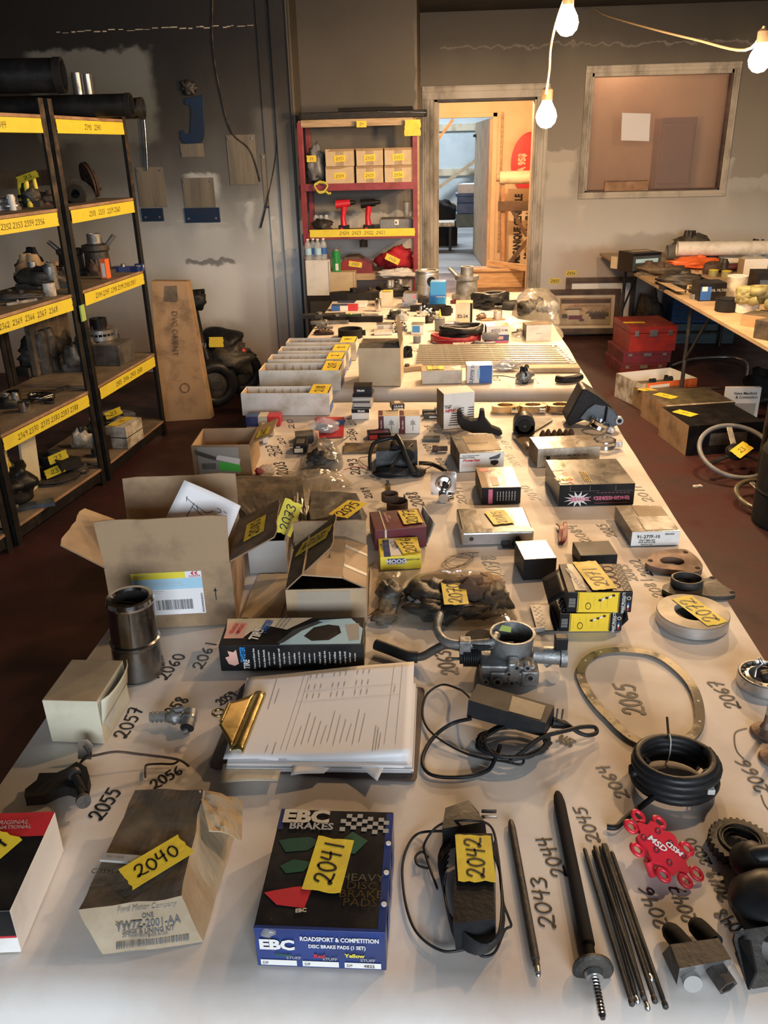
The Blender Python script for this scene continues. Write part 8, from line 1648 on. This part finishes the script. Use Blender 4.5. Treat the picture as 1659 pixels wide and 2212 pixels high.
A=P(1431,742,0);bl2=proj((A.x+.06,A.y+.02,z_+.002));br2=proj((A.x+.78,A.y+.02,z_+.002));crate('dark blue ribbed crate stacked on the grey-green crate',bl2,br2,bl2[1]-68,.36,'blue_plastic',z=z_+.002)
gen('bag','tool_bag','dark brown tool bag standing behind the red cases','bag',1398,732,0,(.22,.2,.42),'kraft_sooty',0,m2='cast_dark',seed=3)
# ================================================================ FLOOR AT THE RIGHT
zz=0;A=P(1357,812,0)
for k,(w_,h_,m_,lb,dx)in enumerate([(.36,.10,'print_maroon','bottom dark red metal case of the stack',-.05),(.37,.09,'print_maroon','middle dark red metal case of the stack',-.03),(.36,.19,'red_metal','top bright red metal case with yellow tape',.0)]):
 o=gen('case','metal_case',lb,'tool case',None,(A.x+.16+dx,A.y,zz),0,(w_,.42,h_),m_,6,m2='steel',group='red metal cases',seed=k);zz+=h_+.001
tape_piece(o,Matrix.Translation(Vector((-.12,.15,.192))),.16,.06,'',.02,'tape_yellow',0,.1,4)
c=obox('orange_carton','open white-lined carton with orange side holding dark parts','box',(1380,882),(1500,868),805,None,'white_sooty','white_card',z0=0,d=.32,h=.17);c.done();on_face(c,'front',[(.1,.5),(1,.55),(1,1),(.1,1)],'print_orange','orange_band');on_face(c,'front',[(.15,.62),(.5,.62),(.5,.9),(.15,.9)],'print_white','white_label',.0016)
for k,(x,y)in enumerate(((.1,.12),(.25,.2))):gen('part','dark_fitting',['long','round'][k]+' dark fitting inside the orange carton','metal parts',None,c.root.location+Vector((x,y+.02,.005)),0,(.11,.12,.16),'cast_dark',0,m2='black_rubber',seed=k)
a=P(1345,812,0);solo(MB().grid(lambda u,v:Vector((a.x+.02+.45*u,a.y-.16+.10*v,.004+.012*math.sin(u*7)**2)),12,3,'tape_yellow'),'yellow_sheet','strip of yellow paper on the floor before the red cases','paper',solid=.001)
FB=[('flat dark brown carton with yellow tape, behind the clear-lidded one',(1404,900),(1500,893),858,.40,'kraft_sooty','Y top ~~ .15 .4 .12 .09 -60 .03'),('black carton with pale film window and yellow tape',(1435,935),(1580,925),878,.36,'kraft_sooty','top .12 .1 .85 .9 label_soot|top 0 0 1 .06 white_sooty|Y top ~~ .2 .6 .14 .08 -60 .03'),('black low carton with yellow tape, nearest of the floor cartons',(1480,985),(1640,975),920,.38,'print_black','front .3 .3 .8 .7 sooty_grey|Y top ~~ .18 .6 .13 .08 -60 .03')]
for lb,bl,br,ty,d_,m_,ops in FB:cb(lb,bl,br,ty,d_,m_,ops,mats={'left':'kraft'},z=0,name='floor_carton',group='cartons on the floor at the right')
c=cb('white-labelled sleeve standing upright behind the floor cartons',(1600,912),(1622,910),868,.02,'white_card','T front Valve_Manifold .5 .8 .015 ink|front .15 .1 .9 .55 grey_plastic',z=0,h=.24)if 0 else None
a=P(1560,905,0);c=Carton('white_sleeve','white product sleeve with grey print behind the floor cartons','box',(a.x,a.y,0),0,.22,.03,.21,'white_card');c.rect('front',.15,.1,.9,.5,'print_grey').text('front','Valve Manifold',.55,.82,.018,'ink').text('front','& Connection',.6,.70,.018,'ink').done()
def wheel(lab,px,py,r_,tilt,z=.03,m_='cast_dark',tapes=True,rot=0):
 C=P(px,py,z);o=thing('steering_wheel',lab,'steering wheel',(C.x,C.y,0));T=Matrix.Translation(C+Vector((0,0,r_*math.sin(R(abs(tilt))))))@Matrix.Rotation(R(rot),4,'Z')@Matrix.Rotation(R(tilt),4,'X')
 wbuild(MB().torus((0,0,0),r_,.013,m_,48,10,T),'rim',o)
 for a_ in(90,210,330):wbuild(MB().bar(T@Vector((.04*math.cos(R(a_)),.04*math.sin(R(a_)),-.01)),T@Vector((r_*math.cos(R(a_)),r_*math.sin(R(a_)),0)),.03,.006,'steel' if a_==90 else 'black_plastic'),'spoke',o,bevel=.001)
 wbuild(MB().lathe([(.05,-.02),(.055,-.005),(.045,.012),(0,.018)],'black_plastic',24,T),'hub',o)
 if tapes:tape_piece(o,Matrix.Translation(-o.location)@T@Matrix.Translation((.02,-.01,.022))@Matrix.Rotation(R(40),4,'Z'),.11,.07,'23',.03,'tape_yellow',0,.1,5)
wheel('grey-rimmed steering wheel leaning over the floor cartons',1585,1008,.19,28,.05,'grey_plastic');wheel('steering wheel with worn golden rim at the right edge',1662,1085,.16,10,.02,'label_soot',True,20)
o=thing('black_drum','tall black drum cut by the right edge with yellow tape','drum',P(1702,1130,0));C=P(1702,1130,0)
wbuild(MB().lathe([(.16,0),(.165,.02),(.165,.16),(.17,.17),(.165,.18),(.165,.36),(.155,.38),(0,.385)],'black_matte',36,Matrix.Translation(C)),'drum_body',o);wbuild(MB().lathe([(.12,.385),(.12,.42),(.10,.43),(0,.43)],'black_rubber',28,Matrix.Translation(C)),'lid',o)
tape_piece(o,Matrix.Translation(Vector((-.09,-.143,.32)))@Matrix.Rotation(R(-30),4,'Z')@Matrix.Rotation(R(90),4,'X'),.09,.07,'',.03,'tape_yellow',0,.1,5)
solo(ptube([(1450,790,.02),(1500,775,.02),(1580,772,.03),(1612,785,.03),(1612,815,.01)],.012,'steel',8),'bent_tube','bent thin metal tube on the floor beneath the right table','tube')
gen('bag','dark_bundle','black bundle on the floor behind the white sleeve','bag',1652,870,0,(.3,.3,.25),'black_matte',0,m2='cast_dark',seed=8)
gen('tool','bead_scrap','small pale scrap lying on the red floor at the right','scrap',1506,1051,0,(.05,.03,.006),'white_sooty',20,m2='white_sooty',seed=3)
# ================================================================ LEFT: CARDBOARD, MINIBIKE
o=thing('cardboard_sheet','tall flat cardboard box leaning beside the black shelves','cardboard',P(400,910,0));q=[P(345,912,0),P(455,905,0)];tl=PY(325,607,P(345,912,0).y+.2);tr_=PY(403,608,P(455,905,0).y+.2)
m=MB();bk=Vector((.01,.07,0));m.add([q[0],q[1],tr_,tl,q[0]+bk,q[1]+bk,tr_+bk,tl+bk],[[0,1,2,3],[7,6,5,4],[0,4,5,1],[1,5,6,2],[2,6,7,3],[3,7,4,0]],'kraft');wbuild(m,'carton_body',o,bevel=.003)
n0=(q[1]-q[0]).normalized();v0=((tl-q[0])+(tr_-q[1])).normalized();T=Matrix.Translation(-o.location)@frame((q[0]+q[1]+tl+tr_)/4,n0,(v0-n0*v0.dot(n0)))
facetext(o,T,'DVC ORIENT',.0,.12,.035,'rust',-94,0,z=.003);MB().torus((.03,-.24,.003),.03,.002,'rust',24,6,T).build('printed_ring',o);MB().box(-.07,.04,.33,.43,.002,.003,'kraft_sooty',T).build('tape_patch',o)
o=thing('mini_bike','black mini bike with yellow-taped tank parked by the grey wall','motorcycle',P(480,870,0));w0=P(468,880,0);w1=P(522,852,0)
for q,r_ in((w0,.17),(w1,.17)):
 T=Matrix.Translation(q+Vector((0,0,r_)))@Matrix.Rotation(R(25),4,'Z')@Matrix.Rotation(R(90),4,'X')
 wbuild(MB().torus((0,0,0),r_-.045,.045,'black_rubber',36,10,T),'tyre',o);wbuild(MB().lathe([(.09,-.02),(.1,0),(.09,.02),(.03,.03),(0,.03)],'cast_dark',24,T),'rim',o)
a=PY(470,735,5.9);wbuild(MB().blob(a+Vector((0,0,.0)),(.17,.14,.085),'black_plastic',3,.2,1.5,24,14,None,None),'fuel_tank',o);tape_piece(o,Matrix.Translation(a+Vector((.03,-.155,.02))-o.location)@Matrix.Rotation(R(80),4,'X'),.10,.07,'',.03,'tape_yellow',90,.1,5)
facetext(o,Matrix.Translation(a+Vector((-.09,-.16,.0))-o.location)@Matrix.Rotation(R(85),4,'X'),'F2 TU',0,0,.03,'print_grey',0,.03)
b=PY(505,770,5.9);wbuild(MB().blob(b,(.16,.12,.05),'black_plastic',5,.2,2,20,12,None,None),'seat',o);wbuild(MB().blob(PY(521,758,5.85),(.04,.03,.025),'red_metal',2,.1),'tail_light',o)
m=MB();m.blob((w0+w1)/2+Vector((0,0,.30)),(.2,.15,.12),'cast_dark',4,.4,3,22,14,None,None);m.tube([PY(415,650,5.75),PY(430,720,5.8),w0+Vector((0,0,.17))],.03,'black_plastic',10);wbuild(m,'engine_and_fork',o)
c_=PY(425,648,5.7);wbuild(MB().blob(c_,(.06,.05,.07),'black_plastic',3,.2).tube([c_+Vector((-.15,0,.05)),c_+Vector((.06,0,.06))],.014,'black_rubber',8),'handlebar',o);tape_piece(o,Matrix.Translation(c_+Vector((-.05,-.06,.03))-o.location)@Matrix.Rotation(R(90),4,'X'),.06,.08,'',.03,'tape_yellow',0,.1,5)
# ================================================================ BLACK SHELVES AT THE LEFT
ZL=[.10,.535,1.035,1.44,1.85]
def unit(lab,A,B,txts,dep=.46):
 A=Vector((*A,0));B=Vector((*B,0));x=(B-A).normalized();L_=(B-A).length;T=frame(A,x,Vector((-x.y,x.x,0)))
 o=thing('shelving_unit',lab,'shelf',A.lerp(B,.5));
 for u in(0,L_-.04):
  for d_ in(0,-dep):
   m=MB();m.box(u,u+.04,d_-.004,d_,0,1.92,'shelf_black',T).box(u if u==0 else u+.036,u+.004 if u==0 else u+.04,d_-.035,d_,0,1.92,'shelf_black',T)
   if d_==0:m.box(u,u+.04,d_,d_+.001,1.45,1.92,'shelf_rusty',T)
   wbuild(m,'post',o)
 for k,z in enumerate(ZL):
  wbuild(MB().box(.005,L_-.005,-dep,-.002,z-.014,z,'shelf_board',T).box(.03,L_-.03,-.002,.0,z-.014,z,'wood_board',T),'shelf_board',o)
  wbuild(MB().box(.03,L_-.03,-.02,-.006,z-.07,z-.015,'shelf_black',T),'front_beam',o)
  if k:
   t_=txts[k-1];Tt=T@Matrix.Translation((L_/2,.003,z-.047))@Matrix.Rotation(R(180),4,'Z')@Matrix.Rotation(R(90),4,'X');tape_piece(o,Matrix.Translation(-o.location)@Tt,L_-.09,.062,t_,.026,'tape_clean',0,.1,k+3)
 wbuild(MB().box(.03,L_-.03,-dep-.0,-dep+.012,1.52,1.60,'shelf_black',T),'back_beam',o)
 return T
unit('black steel shelving unit at the far left, nearest the wall',(-1.765,5.07),(-1.835,4.235),['2405  2406  2407  2408','2394 2397  2398 2399 2400 2401','2358   2357   2359 2360','2390   2340'])
unit('black steel shelving unit left of the farther one, nearer the viewer',(-1.84,4.20),(-1.965,3.40),['2369 2370  2375 2380 2387 2388','2362  2364  2366  2367  2368','2350 2351 2352 2353 2354 2356','2343   2344'])
unit('edge of a third black shelving unit cut by the left border',(-1.97,3.365),(-2.09,2.56),['2361','2361','2349','2341'])
a=PX(173,672,-1.835);solo(MB().box(-1.828,-1.820,4.19,4.24,a.z-.05,a.z+.03,'pale_green_tape'),'green_tag','pale green tape stuck on the shelf upright','tape')
SL=[('tube','exhaust_pipe','large black pipe with wide open mouth, leftmost on the shelf top','pipe',30,215,4,(.075,.5),'black_plastic',10,'black_matte',.10),('tube','exhaust_pipe','long black pipe lying across the shelf top','pipe',130,238,4,(.055,.75),'black_plastic',4,'black_matte',0),('tube','exhaust_pipe','dark shiny pipe at the right end of the shelf top','pipe',262,250,4,(.055,.62),'chrome_sooty',6,'cast_dark',0),('tube','exhaust_pipe','short black pipe stub above the long pipe','pipe',90,205,4,(.05,.2),'black_matte',30,'black_matte',.16),('part','taped_part','black part wrapped in yellow tape marked 23','engine part',45,420,3,(.12,.1,.13),'cast_dark',0,'tape_clean',0),('part','chrome_linkage','white metal bracket at the left border','bracket',14,425,3,(.12,.1,.07),'steel',0,'white_plastic',0),('rotor','brake_drum','dark brake drum with pale top strip','brake part',165,428,3,(.10,.14),'cast_dark',0,'black_matte',0,(70,20)),('rotor','brake_rotor','rusty brake disc standing on edge, left of two','brake part',200,425,3,(.095,.05),'rust',40,'rust',.1,(0,78)),('rotor','brake_rotor','rusty brake disc standing on edge, right of two','brake part',240,422,3,(.095,.05),'rust',40,'rust',.1,(0,78)),('rotor','wheel_hub','small rusty hub at the right end of the shelf','brake part',282,418,3,(.055,.05),'rust',40,'cast_dark',.058,(0,74)),('part','dark_casting','long low dark casting left of the upright','engine part',100,430,3,(.2,.14,.07),'cast_dark',0,'rust',0),('step','strut_mount','dark stepped housing with a chrome neck and side spout','engine part',268,570,2,(.085,.22),'cast_dark',0,'cast_alu',0),('step','clutch_pack','dark geared housing left of the spouted one','engine part',190,580,2,(.085,.19),'cast_dark',180,'steel',0),('part','blue_part','small blue and white plastic part','engine part',225,592,2,(.06,.05,.09),'print_pale_blue',0,'print_blue',0),('part','copper_part','small dark coppery part beside the blue piece','engine part',203,596,2,(.07,.06,.09),'rust',0,'cast_dark',0),('tool','blue_tools','blue tools at the right end of the shelf','tool',290,580,2,(.16,.06,.03),'print_navy',0,'chrome',0),('part','intake_tube','dark curved intake casting at the left','engine part',75,630,2,(.3,.18,.13),'cast_dark',10,'cast_alu',0),('part','black_blocks','two black upright blocks behind the casting','engine part',75,596,2,(.12,.10,.16),'black_matte',0,'black_matte',0),('can','chrome_pot','short chrome pot near the upright','can',140,595,2,(.05,.06),'chrome_sooty',0,'black_matte',0),('part','flat_casting','long dark flat casting at the shelf front','engine part',20,650,2,(.35,.1,.05),'cast_dark',12,'cast_dark',0),('tool','bright_pin','short bright pin on the shelf front','pin',94,634,2,(.10,.012,.01),'chrome',-10,'chrome',0),('part','wrapped_part','parts wrapped in brown paper at the left border','package',-12,600,2,(.2,.2,.13),'kraft',0,'kraft_light',0),('rotor','alternator','silver slotted alternator ring with black top','engine part',285,735,1,(.10,.12),'steel',0,'black_plastic',.12),('part','cylinder_head','long dark cylinder head, farther of the castings','engine part',245,760,1,(.36,.18,.20),'cast_dark',75,'rust',0),('part','cylinder_head','long dark cylinder head filling the near shelf bay','engine part',95,800,1,(.36,.22,.24),'cast_dark',72,'cast_dark',0),('part','finned_barrel','rounded dark gearbox casting near the upright','engine part',172,800,1,(.18,.16,.19),'sooty_grey',0,'cast_dark',0),('ring','chrome_elbow','small chrome ring on the near shelf','engine part',30,862,1,(.035,.04),'chrome_sooty',0,'chrome',0),('can','chrome_cup','small shiny chrome cup at the shelf front','can',55,888,1,(.03,.05),'chrome',0,'chrome_sooty',0),('coil','spring_ring','bent chrome hoop lying beside the chrome cup','hoop',88,865,1,(.06,.008),'chrome_sooty',0,'chrome_sooty',0),('rotor','brake_rotor','bright brake disc with yellow tape, upper of two lying flat','brake part',262,912,0,(.14,.05),'chrome_sooty',0,'chrome_sooty',.052),('rotor','brake_rotor','brake disc lying flat beneath the taped one','brake part',262,912,0,(.15,.05),'cast_alu',0,'cast_dark',0),('ring','clutch_ring','round dark ring before the cream carton','engine part',235,962,0,(.07,.08),'cast_dark',0,'cast_alu',0),('part','white_parts','white card with dark brackets on the bottom shelf','engine part',180,965,0,(.14,.1,.12),'white_sooty',0,'cast_dark',0),('rotor','flywheel','large dark flywheel with yellow tapes on the bottom shelf','engine part',150,1010,0,(.13,.05),'cast_dark',0,'black_matte',0),('bag','dark_bags','heap of black plastic covered parts near the left border','bag',40,1085,0,(.3,.26,.2),'black_plastic',0,'cast_dark',0),('tool','metal_sheet','pale grey panel at the front of the bottom shelf','panel',75,1100,0,(.3,.08,.02),'blue_grey_metal',30,'grey_plastic',0),('tool','cover_bracket','black cover with yellow tape in the middle of the bottom shelf','engine part',135,1020,0,(.25,.14,.05),'black_matte',-30,'cast_dark',.054)]
SL+=[('tool','wrench_set','dark wrench lying at the shelf front of the casting bay','tool',50,655,2,(.16,.03,.012),'cast_alu',60,'steel',0),('can','oil_filter','small white filter can between the castings','can',120,640,2,(.03,.07),'white_sooty',0,'cast_dark',0),('part','red_parts','dark red box-like part behind the chrome pot','engine part',110,598,2,(.12,.1,.08),'print_maroon',0,'kraft',0),('ring','bearing_race','brown bearing race on the upper near shelf','bearing',95,432,3,(.035,.03),'rust',0,'rust',0),('part','caliper','black brake caliper at the upper near shelf','brake part',68,430,3,(.12,.1,.08),'cast_dark',30,'black_matte',0),('part','steel_bits','small heap of shiny bits beside the bright bracket','metal parts',30,432,3,(.1,.08,.04),'cast_alu',0,'chrome',0),('part','dark_pump','small dark pump at the near shelf front','engine part',20,880,1,(.12,.1,.07),'cast_dark',0,'cast_alu',0),('tool','long_rod','long dark rod lying along the near shelf','rod',120,850,1,(.25,.02,.015),'cast_dark',70,'cast_dark',0),('bag','foil_bag','crumpled clear bag with bright highlights near the alternator','bag',250,735,1,(.14,.1,.12),'film_grey',0,'cast_dark',0),('part','small_motor','small dark motor before the cream carton','engine part',215,985,0,(.1,.08,.06),'cast_dark',0,'steel',0),('part','chain_heap','dark chain heap in the middle of the bottom shelf','chain',190,1010,0,(.12,.1,.05),'cast_dark',0,'cast_dark',0)]
for k,e in enumerate(SL):
 kd,nm,lb,ct,x,y,lv,dm,m1,rt,m2,dz=e[:12];z=ZL[lv];p=P(x,y,z)if abs(ray(x,y).z)>.035 and lv<3 else PX(x,y,-1.98 if x>100 else-2.05)
 rd=dm[0]*1.02 if kd in('can','step','rotor','ring','coil')else max(dm[0]*abs(math.sin(R(rt))),(dm[1]if len(dm)>2 else dm[0]*2)*abs(math.cos(R(rt))))*.5;ry=dm[0]*1.02 if kd in('can','step','rotor','ring','coil')else max(dm[1 if len(dm)>2 else 0]/2,.04)
 lo_,hi_=(4.29,5.02)if p.y>4.22 else(3.45,4.15);ry=min(ry,.3);y_=min(max(p.y,lo_+ry),hi_-ry)if lv<4 else min(max(p.y,3.4),5.1)
 if lv==4:rd=.1
 if kd=='bag':rd=.2
 p=Vector((min(max(p.x,-2.34),-1.79-(5.07-y_)*.11-rd),y_,z))
 o=gen(kd,nm,lb,ct,None,p+Vector((0,0,dz+.001)),0,dm,m1,rt,m2=m2,seed=k+90,tilt=e[12]if len(e)>12 else(0,0))
 if nm in('taped_part','flywheel','cover_bracket')or 'yellow tape,' in lb or nm=='dark_bags':tape_piece(o,Matrix.Translation((.03,-.05,dm[-1]+.01))@Matrix.Rotation(R(35),4,'X')@Matrix.Rotation(R(30),4,'Z'),.10,.06,'23',.03,'tape_clean',0,.1,k)
p=P(250,985,.10);c=Carton('cream_carton_stack','two-layer cream carton with yellow tape on the bottom shelf','box',(-1.93,4.50,.102),R(-8),.13,.2,.13,'white_sooty');c.rect('front',0,.48,1,.52,'ink').rect('right',0,.48,1,.52,'ink').tape('top',.4,.5,.18,.06,80,'23',.03).done()
c=Carton('orange_box','small orange and white upright box on the shelf','box',(-1.885,4.68,1.037),R(-5),.035,.05,.105,'print_orange');c.rect('front',.25,.08,.85,.8,'print_white').done()
c=Carton('brown_box','brown open box below the wide shelf bay','box',(-2.2,4.35,1.037),R(-5),.12,.1,.07,'kraft').done()
c=Carton('leaning_carton','large dark cardboard panel behind the silver alternator','cardboard',(-2.30,5.02,.54),R(-88),.55,.03,.42,'kraft_sooty').done()
c=Carton('grey_carton','grey sooty carton under the silver alternator','box',(-2.02,4.72,.537),R(-5),.16,.2,.118,'sooty_grey').done()
for k in range(2):a=P(20+62*k,985-10*k,.1);MBx=MB();MBx.bar((-2.08+.0*k,3.55+.3*k,.102),(-2.08,3.60+.3*k,.5),.012,.16,'cream_card');solo(MBx,'cream_board',['first','second'][k]+' narrow cream board standing under the taped shelf at the left','board')
c=Carton('blue_badge_box','tiny blue box with yellow emblem at the shelf end','box',(-1.80,4.99,1.037),R(-5),.05,.03,.04,'print_navy');c.poly('front',[(.2,.8),(.8,.8),(.5,.3)],'print_lemon').poly('right',[(.2,.8),(.8,.8),(.5,.3)],'print_lemon').done()
